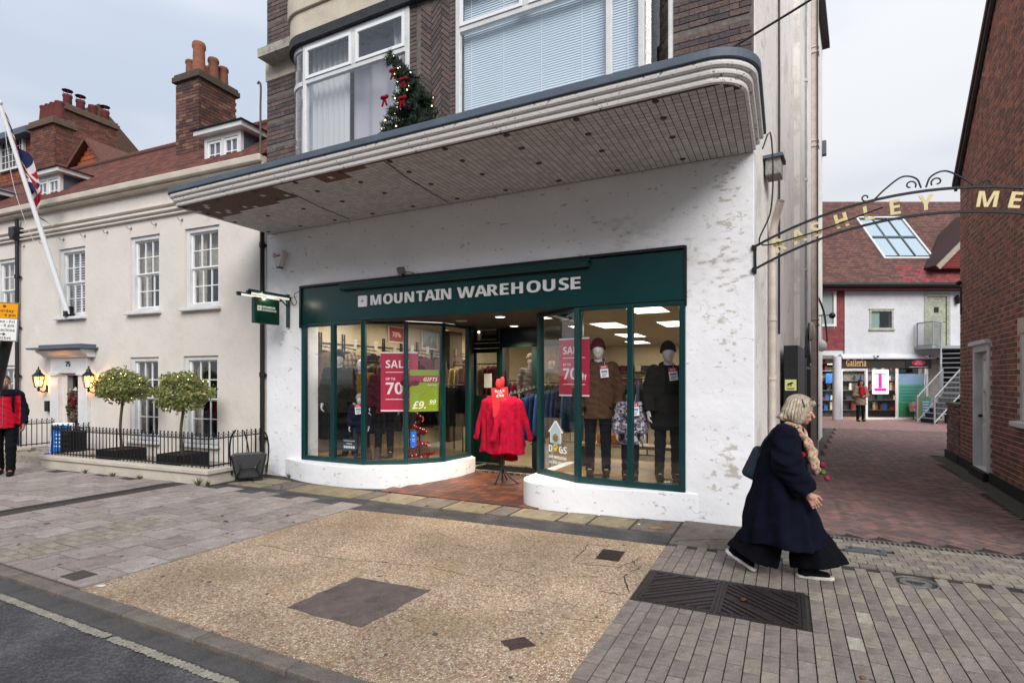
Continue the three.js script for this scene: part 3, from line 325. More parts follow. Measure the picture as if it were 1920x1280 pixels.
// herringbone brick panel between the bay windows
{ const hb = part('herringbone_panel', shop); new G().b2(-4.86, -4.07, 5.2, 7.1, 0.3, 0.462).build('backing', mortarMat, hb); const L = [], r = RNG(44), w = 0.06; for (let a = -60; a < 60; a++) for (let b = -60; b < 60; b++) { const m = (((a - b) % 8) + 8) % 8; let hx, hy, rot; if (m === 0) { hx = (a + 2) * w; hy = (b + 0.5) * w; rot = 1; } else if (m === 7) { hx = (a + 0.5) * w; hy = (b + 2) * w; rot = -1; } else continue; const x = -4.465 + (hx - hy) * Math.SQRT1_2, y = 6.2 + (hx + hy) * Math.SQRT1_2; if (x < -4.72 || x > -4.21 || y < 5.25 || y > 7.0) continue; L.push({ m: M4(x, y, 0.45 + 0.003 * r(), 0, 0, rot * Math.PI / 4), s: [4 * w - 0.01, w - 0.01, 0.05], v: Math.floor(r() * 7) }); }
  for (let y = 5.25; y < 7.08; y += 0.06) for (const x of [-4.805, -4.125]) L.push({ m: M4(x, y + 0.025, 0.447 + 0.003 * r()), s: [0.105, 0.05, 0.06], v: Math.floor(r() * 7) }); pieces(hb, 'brick', L, shopBrick, 300); }
// rooms behind the upper windows and the mass of the building behind
new G().b2(-8.3, -0.4, 4.58, 4.7, -3.2, 0.45).b2(-8.3, -0.4, 7.35, 7.5, -3.2, 0.3).b2(-8.3, -0.4, 4.7, 7.35, -3.2, -3.1).build('room_wall', grainMat('#b9b4aa', 1), shop); new G().b2(-4.9, -4.0, 4.7, 7.35, -3.1, 0.28).build('room_partition', grainMat('#b9b4aa', 1), shop);
new G().b2(-8.43, -0.38, 4.4, 11.6, -12, -3.3).b2(-8.43, -8.31, 4.4, 11.6, -3.3, -0.3).b2(-8.43, -0.35, 11.6, 11.75, -12, 0.02).build('rear_wall', softMat('#b5aa9c', 1.2), shop);
// flank along the alley
{ const f = part('side_wall', shop, [-0.35, 0, -0.36], R2(84)); const fm = new THREE.MeshStandardMaterial({ map: rep(mk(1024, (u, v) => { const n = fbm(u, v, 6, 5, 301), s = fbm(u, v, 9, 5, 302), q = fbm(u, v, 50, 4, 303); let c = [222 + 18 * (n - 0.5), 219 + 18 * (n - 0.5), 215 + 18 * (n - 0.5)]; c = mix3(c, [184, 180, 174], sstep(0.55, 0.78, s) * 0.6); if (q * 0.6 + n * 0.4 > 0.67) c = mix3(c, [196, 186, 172], 0.6); return c; }), 3.1), roughness: 0.9, bumpMap: rep(facadeB, 1.5), bumpScale: 0.006 });
  new G().b2(0, 11.7, -0.1, 11.7, -0.3, 0).build('wall', fm, f);
  new G().b2(4.6, 5.6, -0.05, 11.0, 0, 0.1).build('pilaster', fm, f); new G().b2(6.6, 11.72, -0.05, 11.68, 0, 0.09).build('pilaster', fm, f); new G().b2(0.02, 1.6, -0.05, 11.5, 0, 0.015).build('pilaster', fm, f);
  new G().b2(-0.2, 11.9, 11.7, 11.85, -0.3, 0.28).build('eaves', M.black, f); new G().b2(11.5, 11.72, 8.4, 8.8, 0.09, 0.2).build('vent', M.lead, f); }
// interior shell
const inside = part('interior', shop); const cream = softMat('#c9bc9e', 1.5), brown = grainMat('#5a4a3c', 0.6);
new G().b2(-8.2, -8.06, 0, 3.0, -13, -0.36).b2(-0.75, -0.6, 0, 3.0, -13, -0.36).b2(-8.2, -0.6, 0, 3.0, -13.15, -13).build('wall', cream, inside);
new G().b2(-8.2, -0.6, 2.95, 3.08, -13, -2.2).b2(-8.2, -5.6, 2.95, 3.08, -2.2, -0.1).b2(-3.2, -0.6, 2.95, 3.08, -2.2, -0.1).build('ceiling', softMat('#bdb6a4', 1.2), inside);
new G().b2(-8.43, -0.6, 4.25, 4.32, -13, -0.36).build('floor_slab', cream, inside);
new G().b2(-8.2, -0.6, -0.05, 0.1, -13, -2.35).build('floor', grainMat('#94856c', 0.9, { roughness: 0.35 }), inside);
const deck = grainMat('#a98d62', 0.5, { roughness: 0.4 });
planSheet([[-8.05, -0.1], [-6.2, -0.12], [-5.66, -0.45], [-5.28, -0.92], [-5.22, -1.7], [-5.5, -2.3], [-8.05, -2.3]], 0.1, 0.33).build('display_floor', deck, inside); planSheet([[-3.12, -0.5], [-2.5, -0.1], [-0.76, -0.1], [-0.76, -2.3], [-3.12, -2.3]], 0.1, 0.345).build('display_floor', deck, inside);
new G().b2(-7.3, -7.2, 0.3, 2.95, -7.3, -7.0).b2(-8.06, -7.75, 0.1, 2.95, -5.6, -5.0).build('column', brown, inside);
// porch tiling, sill and mat
{ const po = thing('porch_floor', 'brown quarry tiles flooring the shop porch', 'floor', [0, 0, 0]); structure(po); const tm = ['#6b3d2e', '#5c3a30', '#7a4531', '#553830', '#824a35'].map((c) => grainMat(c, 0.3, { roughness: 0.5 })), L = [], r = RNG(9); new G().ext([[-5.65, -0.1], [-3.0, -0.1], [-3.2, 0.3], [-3.2, 1.75], [-5.1, 1.75], [-5.3, 0.5]], 0.04, new THREE.Matrix4().makeRotationX(-Math.PI / 2).premultiply(M4(0, -0.05, 0)), []).build('bed', grainMat('#352824', 0.4), po); for (let x = -5.7; x < -2.9; x += 0.155) for (let z = 0.33; z > -1.72; z -= 0.155) { const lx = z > 0.05 ? -5.56 + 0.5 * (0.35 - z) : z > -0.6 ? -5.34 + (-z) * 0.25 : -5.2; if (x < lx - 0.1 || x > (z > 0.12 ? -2.95 : -3.22)) continue; L.push({ m: M4(x + 0.0775, -0.012 + Math.max(0, 0.02 - z * 0.02) + 0.002 * r(), z - 0.0775, 0, 0.02), s: [0.149, 0.03, 0.149], v: Math.floor(r() * 5) }); } pieces(po, 'tile', L, tm); }
{ const t = thing('door_mat', 'black ribbed mat in a speckled terrazzo frame at the shop doorway', 'door mat', [-4.3, 0, -2.0]); const terr = std('#b9b6ae', { map: rep(mk(256, (u, v) => { const h = fbm(u, v, 24, 3, 3); return h > 0.56 ? [60, 58, 56] : [200, 196, 188]; }), 0.5), roughness: 0.5 }); new G().ext(rect(-0.95, 1.08, -0.4, 0.36), 0.08, M4(0, 0.012, 0, 0, -Math.PI / 2), [rect(-0.86, 1.0, -0.33, 0.3)]).build('frame', terr, t); new G().b2(-0.86, 1.0, 0.03, 0.078, -0.3, 0.33).build('mat', clothMat('#0e0d0d', 0.1), t); }
// ---------- the cream house beside the shop ----------
const house = thing('town_house', 'cream rendered town house with sash windows and red tiled roof', 'house', [-8.45, 0, -0.05], R2(3.8));
const HX = (s) => -s;
{
  const stuccoT = mk(1024, (u, v) => { const n = fbm(u, v, 8, 6, 401), q = fbm(u, v, 70, 4, 402), w = fbm(u, v, 4, 4, 404); let c = [210 + 14 * (n - 0.5), 204 + 14 * (n - 0.5), 196 + 14 * (n - 0.5)]; c = mix3(c, [198, 190, 180], sstep(0.55, 0.75, w) * 0.5); if (q > 0.76) c = mix3(c, [196, 186, 176], 0.5); return c; });
  const stucco = new THREE.MeshStandardMaterial({ map: rep(stuccoT, 3.2), bumpMap: rep(facadeB, 2.4), bumpScale: 0.005, roughness: 0.88 });
  const wins = [[1.25, 2.21, 3.11, 4.68, 'c'], [2.95, 3.88, 3.11, 4.68, 'c'], [5.4, 6.36, 3.11, 4.66, 's'], [7.98, 8.94, 3.11, 4.63, 'c'], [10.3, 11.26, 3.11, 4.63, 'c'], [1.28, 2.25, 0.45, 2.17, 'd'], [2.98, 3.88, 0.45, 2.17, 'd'], [8.05, 8.98, 0.45, 2.05, 'd'], [10.3, 11.26, 0.45, 2.05, 'd']];
  new G().ext(rect(-13.5, 0.02, -0.1, 5.62), 0.3, M4(0, 0, -0.3), [...wins.map(([a, b, y0, y1]) => rect(-b, -a, y0, y1)), rect(-6.06, -5.42, 0.2, 1.88)]).build('wall', stucco, house);
  new G().b2(-13.5, 0.02, -0.1, 5.6, -5.2, -5).b2(-13.5, 0, 2.5, 2.75, -5, -0.32).b2(-13.5, 0, 0.1, 0.2, -5, -0.32).b2(-13.5, 0, 5.2, 5.3, -5, -0.32).b2(-13.6, -13.5, 0, 5.6, -5, 0).b2(-0.1, 0.02, 0, 5.6, -5, -0.31).b2(-4.8, -4.7, 0.2, 5.2, -5, -0.32).b2(-7.3, -7.2, 0.2, 5.2, -5, -0.32).build('inner_wall', grainMat('#6e655a', 1), house);
  new G().rbox(-6.74, 5.11, 0.02, 13.5, 0.06, 0.13, 0.02).rbox(-6.74, 5.22, 0.03, 13.5, 0.035, 0.1, 0.012).rbox(-6.74, 5.02, 0.02, 13.5, 0.035, 0.09, 0.012).build('string_course', stucco, house);
  new G().rbox(-6.74, 5.6, 0.06, 13.5, 0.08, 0.16, 0.02).rbox(-6.74, 5.69, 0.12, 13.5, 0.14, 0.2, 0.03).build('cornice', softMat('#cbc0b2', 0.8, { roughness: 0.6 }), house);
  const paneDark = glass;
  for (const [a, b, y0, y1, kind] of wins) {
    const w = part('window', house, [-(a + b) / 2, y0, 0]), W = b - a, H = y1 - y0;
    new G().ext(rect(-W / 2, W / 2, 0, H), 0.1, M4(0, 0, -0.14), [rect(-W / 2 + 0.085, W / 2 - 0.085, 0.09, H - 0.085)], 0.008).build('frame', M.white, w);
    new G().rbox(0, -0.03, 0.0, W + 0.12, 0.06, 0.2, 0.01).build('sill', M.white, w);
    const ix = W - 0.17, hy = (H - 0.175) / 2;
    for (const [k, zz] of [[0, -0.135], [1, -0.105]]) { const yb = 0.09 + k * hy, g = new G(), x0 = -ix / 2, cols = 3, rows = 2, st = 0.042, bar = 0.018, cw = (ix - 2 * st) / cols, rh = (hy - st * 1.2) / rows; g.b2(x0, x0 + st, yb, yb + hy, zz - 0.02, zz + 0.02).b2(-x0 - st, -x0, yb, yb + hy, zz - 0.02, zz + 0.02).b2(x0 + st, -x0 - st, yb, yb + st * 0.7, zz - 0.02, zz + 0.02).b2(x0 + st, -x0 - st, yb + hy - st * 0.6, yb + hy, zz - 0.02, zz + 0.02); for (let c = 1; c < cols; c++) g.b2(x0 + st + c * cw - bar / 2, x0 + st + c * cw + bar / 2, yb + st * 0.7, yb + hy - st * 0.6, zz - 0.014, zz + 0.014); for (let r = 1; r < rows; r++) g.b2(x0 + st, -x0 - st, yb + st * 0.7 + r * rh - bar / 2, yb + st * 0.7 + r * rh + bar / 2, zz - 0.012, zz + 0.012); g.build('sash', M.whiteGloss, w);
      const pg = plain(new THREE.BoxGeometry(cw - bar, rh - bar, 0.003)); for (let c = 0; c < cols; c++) for (let r = 0; r < rows; r++) { const m = meshOf('pane', pg, glass, w); m.position.set(x0 + st + (c + 0.5) * cw, yb + st * 0.7 + (r + 0.5) * rh, zz); m.rotation.y = 0.012 * (hash(c, r, k + Math.floor(a * 10)) - 0.5); m.rotation.x = 0.012 * (hash(r, c, k + Math.floor(a * 10)) - 0.5); } }
    if (kind === 's') { const g = new G(); for (let y = 0.12; y < H - 0.1; y += 0.058) g.box(0, y, -0.24, W - 0.2, 0.006, 0.055, 0, 0.7); g.build('shutter', M.white, w).userData.kind = 'stuff'; }
    else { const g = new G(), hh = kind === 'c' ? H - 0.15 : H - 0.15; for (const sd of [-1, 1]) { const P = []; const cw = kind === 'c' ? 0.24 : 0.14; for (let i = 0; i <= 16; i++) { const t = i / 16; P.push([sd * (W / 2 - 0.07 - cw * t), -0.26 + 0.018 * Math.sin(i * 1.7)]); } const Q = P.map(([x, z]) => [x, z - 0.008]).reverse(); g.ext([...P, ...Q].map(([x, z]) => [x, -z]), hh, new THREE.Matrix4().makeRotationX(-Math.PI / 2).premultiply(M4(0, 0.08, 0))); } if (kind === 'c') g.b2(-W / 2 + 0.08, W / 2 - 0.08, H * 0.55, H - 0.08, -0.35, -0.345); g.build('curtain', clothMat('#b9b3a6', 0.3), w); }
  }
  // doorway with pilasters, frieze, flat hood and number
  { const d = part('doorway', house, [-5.86, 0, 0]);
    for (const s of [-1, 1]) new G().rbox(s * 0.52, 1.03, 0.04, 0.3, 1.72, 0.12, 0.012).rbox(s * 0.52, 1.83, 0.055, 0.33, 0.06, 0.17, 0.01).rbox(s * 0.52, 0.26, 0.05, 0.33, 0.16, 0.15, 0.01).build('pilaster', M.white, d);
    new G().rbox(0, 2.03, 0.035, 1.34, 0.36, 0.11, 0.01).build('frieze', M.white, d); new G().ext([[0, 2.2], [0.14, 2.2], [0.17, 2.24], [0.26, 2.3], [0.3, 2.33], [0.3, 2.36], [0, 2.36]], 1.66, M4(0.83, 0, 0, -Math.PI / 2)).geo(new THREE.BoxGeometry(0.01, 0.01, 0.01), M4(0, 2.25, 0.02)).build('cornice', M.white, d);
    new G().rbox(0, 2.39, 0.2, 1.86, 0.04, 0.46, 0.008).rbox(0.1, 2.44, 0.16, 1.5, 0.07, 0.34, 0.012).build('lead_hood', M.lead, d);
    new G().geo(textGeo('75', 0.11, 0.012, 0.17, font), M4(-0.08, 2.0, 0.09)).build('number', M.black, d);
    new G().ext(rect(-0.36, 0.33, 0.2, 1.87), 0.16, M4(0, 0, -0.17), [rect(-0.2, 0.27, 0.22, 1.8)]).build('door_frame', M.white, d);
    new G().ext(rect(-0.2, 0.27, 0.22, 1.8), 0.045, M4(0, 0, -0.16), [rect(-0.11, 0.19, 0.95, 1.7)], 0.006).build('door_leaf', grainMat('#171311', 0.5, { roughness: 0.3 }), d); new G().b2(-0.11, 0.19, 0.95, 1.7, -0.145, -0.14).build('pane', glass, d);
    new G().b2(-0.8, 0.8, 0.02, 0.2, -0.3, 0.45).build('step', grainMat('#a49b90', 0.6), d); }
  // roof: tile courses
  const tileM = ['#7a463c', '#874d40', '#6b4640', '#935644', '#634440', '#82504a'].map((c) => grainMat(c, 0.2, { roughness: 0.95 }));
  const pitch = Math.atan2(1.88, 2.2), SL = Math.hypot(1.88, 2.2);
  function tileSlope(parent, x0, x1, yE, zE, ang, len, mats, seed, cut) { const L = [], r = RNG(seed), gauge = 0.1, tw = 0.168; for (let row = 0; row * gauge < len; row++) for (let i = 0; i * tw < x1 - x0; i++) { const t = row * gauge + 0.06, x = x0 + (i + (row % 2 ? 0.5 : 0)) * tw + tw / 2; if (x > x1) continue; const y = yE + Math.sin(ang) * t, z = zE - Math.cos(ang) * t; if (cut && cut(x, y, z)) continue; L.push({ m: M4(x, y + 0.012, z + 0.006, 0.012 * (r() - 0.5), ang - 0.06 + 0.03 * (r() - 0.5), 0.02 * (r() - 0.5)), s: [tw - 0.006, 0.014, 0.135], v: Math.floor(r() * mats.length) }); } return L; }
  const roof = part('roof', house); new G().ext([[0, 0], [2.2, 1.88], [4.4, 0]], 13.5, M4(-13.5, 5.73, 0.14, Math.PI / 2)).build('deck', grainMat('#3a2320', 0.5), roof);
  pieces(roof, 'roof_tile', tileSlope(roof, -13.4, 0.0, 5.745, 0.16, pitch, SL, tileM, 6), tileM, 300);
  new G().bar([-13.4, 7.66, -2.05], [0, 7.66, -2.05], 0.09, 10).build('ridge', tileM[2], roof);
  // dormers
  for (const s of [1.49, 7.33, 10.6]) { const d = part('dormer', house, [-s, 5.8, -0.28]); const W = 1.0; new G().b2(-W / 2, W / 2, -0.3, 0.75, -1.2, -0.05).build('cheek', M.lead, d); new G().ext(rect(-W / 2, W / 2, 0, 0.76), 0.08, M4(0, 0, -0.055), [rect(-W / 2 + 0.07, -0.03, 0.12, 0.66), rect(0.03, W / 2 - 0.07, 0.12, 0.66)], 0.006).build('frame', M.white, d);
    for (const sx of [-1, 1]) { const c = sx * 0.23; const g = new G().ext(rect(c - 0.2, c + 0.2, 0.12, 0.66), 0.035, M4(0, 0, -0.03), [rect(c - 0.15, c + 0.15, 0.17, 0.61)]); g.b2(c - 0.01, c + 0.01, 0.17, 0.61, -0.025, 0.0); g.b2(c - 0.15, c - 0.01, 0.38, 0.4, -0.024, -0.002).b2(c + 0.01, c + 0.15, 0.38, 0.4, -0.024, -0.002); g.build('casement', M.whiteGloss, d); new G().b2(c - 0.15, c + 0.15, 0.17, 0.61, -0.016, -0.013).build('pane', glass, d); }
    new G().ext([[-0.66, 0.76], [0.66, 0.76], [0.66, 0.86], [-0.66, 0.86]], 1.5, M4(0, 0, -1.35), [], 0.01).build('fascia_board', M.white, d); const rg = new THREE.BufferGeometry(); const zf = 0.2, zb = -1.4, e = 0.72; rg.setAttribute('position', new THREE.Float32BufferAttribute([-e, 0.87, zf, e, 0.87, zf, 0, 1.1, zf - 0.5, e, 0.87, zf, e, 0.87, zb, 0, 1.1, zb, e, 0.87, zf, 0, 1.1, zb, 0, 1.1, zf - 0.5, -e, 0.87, zb, -e, 0.87, zf, 0, 1.1, zf - 0.5, -e, 0.87, zb, 0, 1.1, zf - 0.5, 0, 1.1, zb, -e, 0.87, zf, -e, 0.87, zb, e, 0.87, zb, -e, 0.87, zf, e, 0.87, zb, e, 0.87, zf], 3)); rg.computeVertexNormals(); new G().geo(rg).build('hood', M.lead, d); }
  // chimney with pots
  const chimBrick = brickMats(['#62453d', '#724c42', '#523f3b', '#7e5246', '#684a42', '#8c6c5c']);
  function chimney(parent, x0, x1, z0, z1, y0, y1, seed, mats) { const c = part('chimney', parent); new G().b2(x0 + 0.015, x1 - 0.015, y0, y1, z0 + 0.015, z1 - 0.015).build('core', grainMat('#8a7f76', 0.4), c); const L = brickField(c, x0, x1, y0, y1 - 0.02, z1, mats, { seed }); const side = brickField(c, -z1 + 0.055, -z0, y0, y1 - 0.02, 0, mats, { seed: seed + 1 }); const rot = new THREE.Matrix4().makeRotationY(Math.PI / 2).premultiply(M4(x1, 0, 0)); for (const q of side) { q.m.premultiply(rot); L.push(q); } pieces(c, 'brick', L, mats, 120); new G().rbox((x0 + x1) / 2, y1 + 0.06, (z0 + z1) / 2, x1 - x0 + 0.12, 0.12, z1 - z0 + 0.12, 0.01).rbox((x0 + x1) / 2, y1 + 0.15, (z0 + z1) / 2, x1 - x0 + 0.06, 0.07, z1 - z0 + 0.06, 0.015).build('cap', grainMat('#5b4c44', 0.3), c); return c; }
  const potProf = (h, r) => [[0, 0], [r * 1.05, 0], [r * 1.08, 0.05], [r * 0.95, 0.08], [r * 0.86, h * 0.8], [r * 1.02, h * 0.84], [r * 1.02, h * 0.93], [r * 0.9, h], [r * 0.75, h], [r * 0.72, h * 0.5]];
  const pot = (parent, x, y, z, h, r, mat) => new G().lathe(potProf(h, r), x, y, z, 16).build('chimney_pot', mat, parent);
  { const c = chimney(house, -3.9, -3.15, -2.0, -1.02, 6.5, 8.42, 71, chimBrick), pm = grainMat('#a0674c', 0.3), pm2 = grainMat('#8a5844', 0.3); pot(c, -3.72, 8.6, -1.25, 0.42, 0.11, pm2); pot(c, -3.38, 8.6, -1.2, 0.72, 0.14, pm); pot(c, -3.36, 8.6, -1.55, 0.55, 0.12, pm2); pot(c, -3.7, 8.6, -1.7, 0.5, 0.12, pm); pot(c, -3.4, 8.6, -1.84, 0.5, 0.12, pm2); new G().box(-3.52, 6.72, -0.99, 0.95, 0.09, 0.03, 0, -0.5).build('flashing', M.lead, c); }
  // downpipes
  const pipe = (s, label, hop) => { const t = thing('drainpipe', label, 'drainpipe', [-8.45, 0, -0.05], R2(3.8)); const g = new G().bar([-s, 0.1, 0.08], [-s, 5.1, 0.08], 0.04, 10); for (const y of [0.6, 1.75, 2.9, 4.1]) g.bar([-s, y, 0.08], [-s, y + 0.09, 0.08], 0.052, 10); g.build('pipe', M.iron, t); const b = new G(); for (const y of [0.64, 1.79, 2.94, 4.14]) b.box(-s, y, 0.04, 0.16, 0.035, 0.03); b.build('bracket', M.iron, t); if (hop) new G().ext([[-0.12, 0.3], [0.12, 0.3], [0.12, 0.12], [0.05, 0], [-0.05, 0], [-0.12, 0.12]], 0.2, M4(-s, 5.0, 0.0), [], 0.01).bar([-s + 0.02, 5.2, 0.08], [-s + 0.02, 5.5, 0.1], 0.04, 8).build('hopper', M.iron, t); else new G().tube([[-s, 5.05, 0.08], [-s - 0.01, 5.2, 0.09], [-s + 0.02, 5.4, 0.18]], 0.04, 8).build('swan_neck', M.iron, t); return t; };
  pipe(7.87, 'black drainpipe with hopper on the cream house beside the doorway', true); pipe(0.06, 'black drainpipe where the cream house meets the shop', false);
  // slim vent pipe above the roof end
  { const t = thing('vent_pipe', 'thin grey vent pipe with hooked top rising past the gutter', 'pipe', [-8.45, 0, -0.05], R2(3.8)); new G().tube([[-0.06, 5.6, 0.12], [-0.06, 6.6, 0.12], [-0.06, 7.05, 0.12], [-0.09, 7.1, 0.12], [-0.13, 7.06, 0.12]], 0.018, 7, 30).build('pipe', grainMat('#6e6460', 0.2), t); }
  // small iron hooks in a row under the string course
  for (let i = 0; i < 9; i++) { const s = 1.5 + i * 0.78; const t = thing('wall_hook', 'small metal hook in the row below the moulding of the cream house', 'hook', [-8.45, 0, -0.05], R2(3.8), 'hooks on the cream house'); new G().tube([[-s, 4.86, 0], [-s, 4.85, 0.07], [-s, 4.9, 0.1]], 0.006, 5).build('hook', grainMat('#6d6661', 0.1), t); new G().box(-s, 4.87, 0.004, 0.05, 0.05, 0.008).build('plate', grainMat('#8d857b', 0.1), t); }
  // lit carriage lanterns beside the doorway
  for (const [s, lab] of [[6.82, 'lit black lantern on the wall by the letter box of the cream house'], [4.98, 'lit black lantern on the wall beside the clipped tree']]) { const t = thing('wall_lantern', lab, 'lantern', [0, 0, 0], 0, 'lit lanterns flanking the doorway'); house.updateMatrixWorld(true); const p = V(-s, 1.52, 0.17).applyMatrix4(house.matrixWorld); t.position.copy(p); t.rotation.y = R2(3.8);
    const bars = new G(); for (let i = 0; i < 6; i++) { const a = i * Math.PI / 3 + 0.3; bars.bar([0.075 * Math.cos(a), 0.02, 0.075 * Math.sin(a)], [0.12 * Math.cos(a), 0.26, 0.12 * Math.sin(a)], 0.008, 5); } bars.lathe([[0, 0.0], [0.08, 0.0], [0.08, 0.025], [0, 0.03]], 0, 0, 0, 6).lathe([[0.13, 0.26], [0.13, 0.28], [0.08, 0.33], [0.05, 0.36], [0.05, 0.4], [0.02, 0.42], [0.015, 0.47], [0, 0.49]], 0, 0, 0, 6).lathe([[0, -0.09], [0.02, -0.07], [0.03, -0.03], [0.015, 0]], 0, 0, 0, 8).build('cage', M.iron, t); new G().tube([[0, -0.06, -0.02], [0, -0.1, -0.1], [0, -0.02, -0.17]], 0.012, 6).box(0, -0.02, -0.165, 0.07, 0.16, 0.01).build('bracket', M.iron, t);
    new G().lathe([[0, 0.03], [0.066, 0.03], [0.106, 0.255], [0, 0.255]], 0, 0, 0, 6).build('glass', new THREE.MeshPhysicalMaterial({ color: 0xfff2dd, transmission: 1, thickness: 0, roughness: 0.35 }), t);
    new G().ball(0, 0.12, 0, 0.03, 1, 1.7, 1).build('bulb', std('#ffd9a0', { emissive: new THREE.Color('#ffb45c'), emissiveIntensity: 3.5 }), t); const l = new THREE.PointLight(0xffb066, 0.4); l.castShadow = true; l.position.set(0, 0.12, 0); t.add(l); }
  { const t = thing('letter_box', 'small black letter box on the cream wall by the doorway', 'letter box', [0, 0, 0]); t.position.copy(V(-6.68, 1.0, 0.05).applyMatrix4(house.matrixWorld)); t.rotation.y = R2(3.8); new G().rbox(0, 0.1, 0, 0.16, 0.24, 0.09, 0.012).build('box', M.iron, t); new G().box(0, 0.17, 0.047, 0.11, 0.014, 0.006).build('slot', std('#3a3a3c'), t); }
  { const t = thing('wreath', 'round festive door wreath with dried flowers and a red bow', 'wreath', [0, 0, 0]); t.position.copy(V(-5.84, 1.1, -0.06).applyMatrix4(house.matrixWorld)); t.rotation.y = R2(3.8); const r = RNG(33), cols = ['#4a3128', '#5d4a3a', '#3d3a26', '#6e5146', '#8d7a63']; cols.forEach((c, k) => { const g = new G(); for (let i = 0; i < 130; i++) { const a = r() * 6.283, rr = 0.18 + 0.08 * (r() + r() - 1), q = new THREE.ConeGeometry(0.018 + 0.012 * r(), 0.07 + 0.06 * r(), 4); g.geo(q, M4(rr * Math.cos(a), 0.02 + 1.5 * rr * Math.sin(a), 0.05 * r(), r() * 6, r() * 6)); } g.build('sprig', grainMat(c, 0.1), t); }); const g = new G(); for (const s of [-1, 1]) g.ball(s * 0.06, 0.2, 0.06, 0.06, 1.2, 0.8, 0.5).box(s * 0.03, 0.1, 0.06, 0.03, 0.16, 0.01, 0, 0, s * 0.3); g.build('bow', clothMat('#7d1420', 0.1), t); const w = new G(); for (let i = 0; i < 12; i++) w.ball(0.24 * (r() - 0.5), 0.36 + 0.06 * r(), 0.05, 0.02); w.build('berry', std('#cfc9bb'), t); }
}
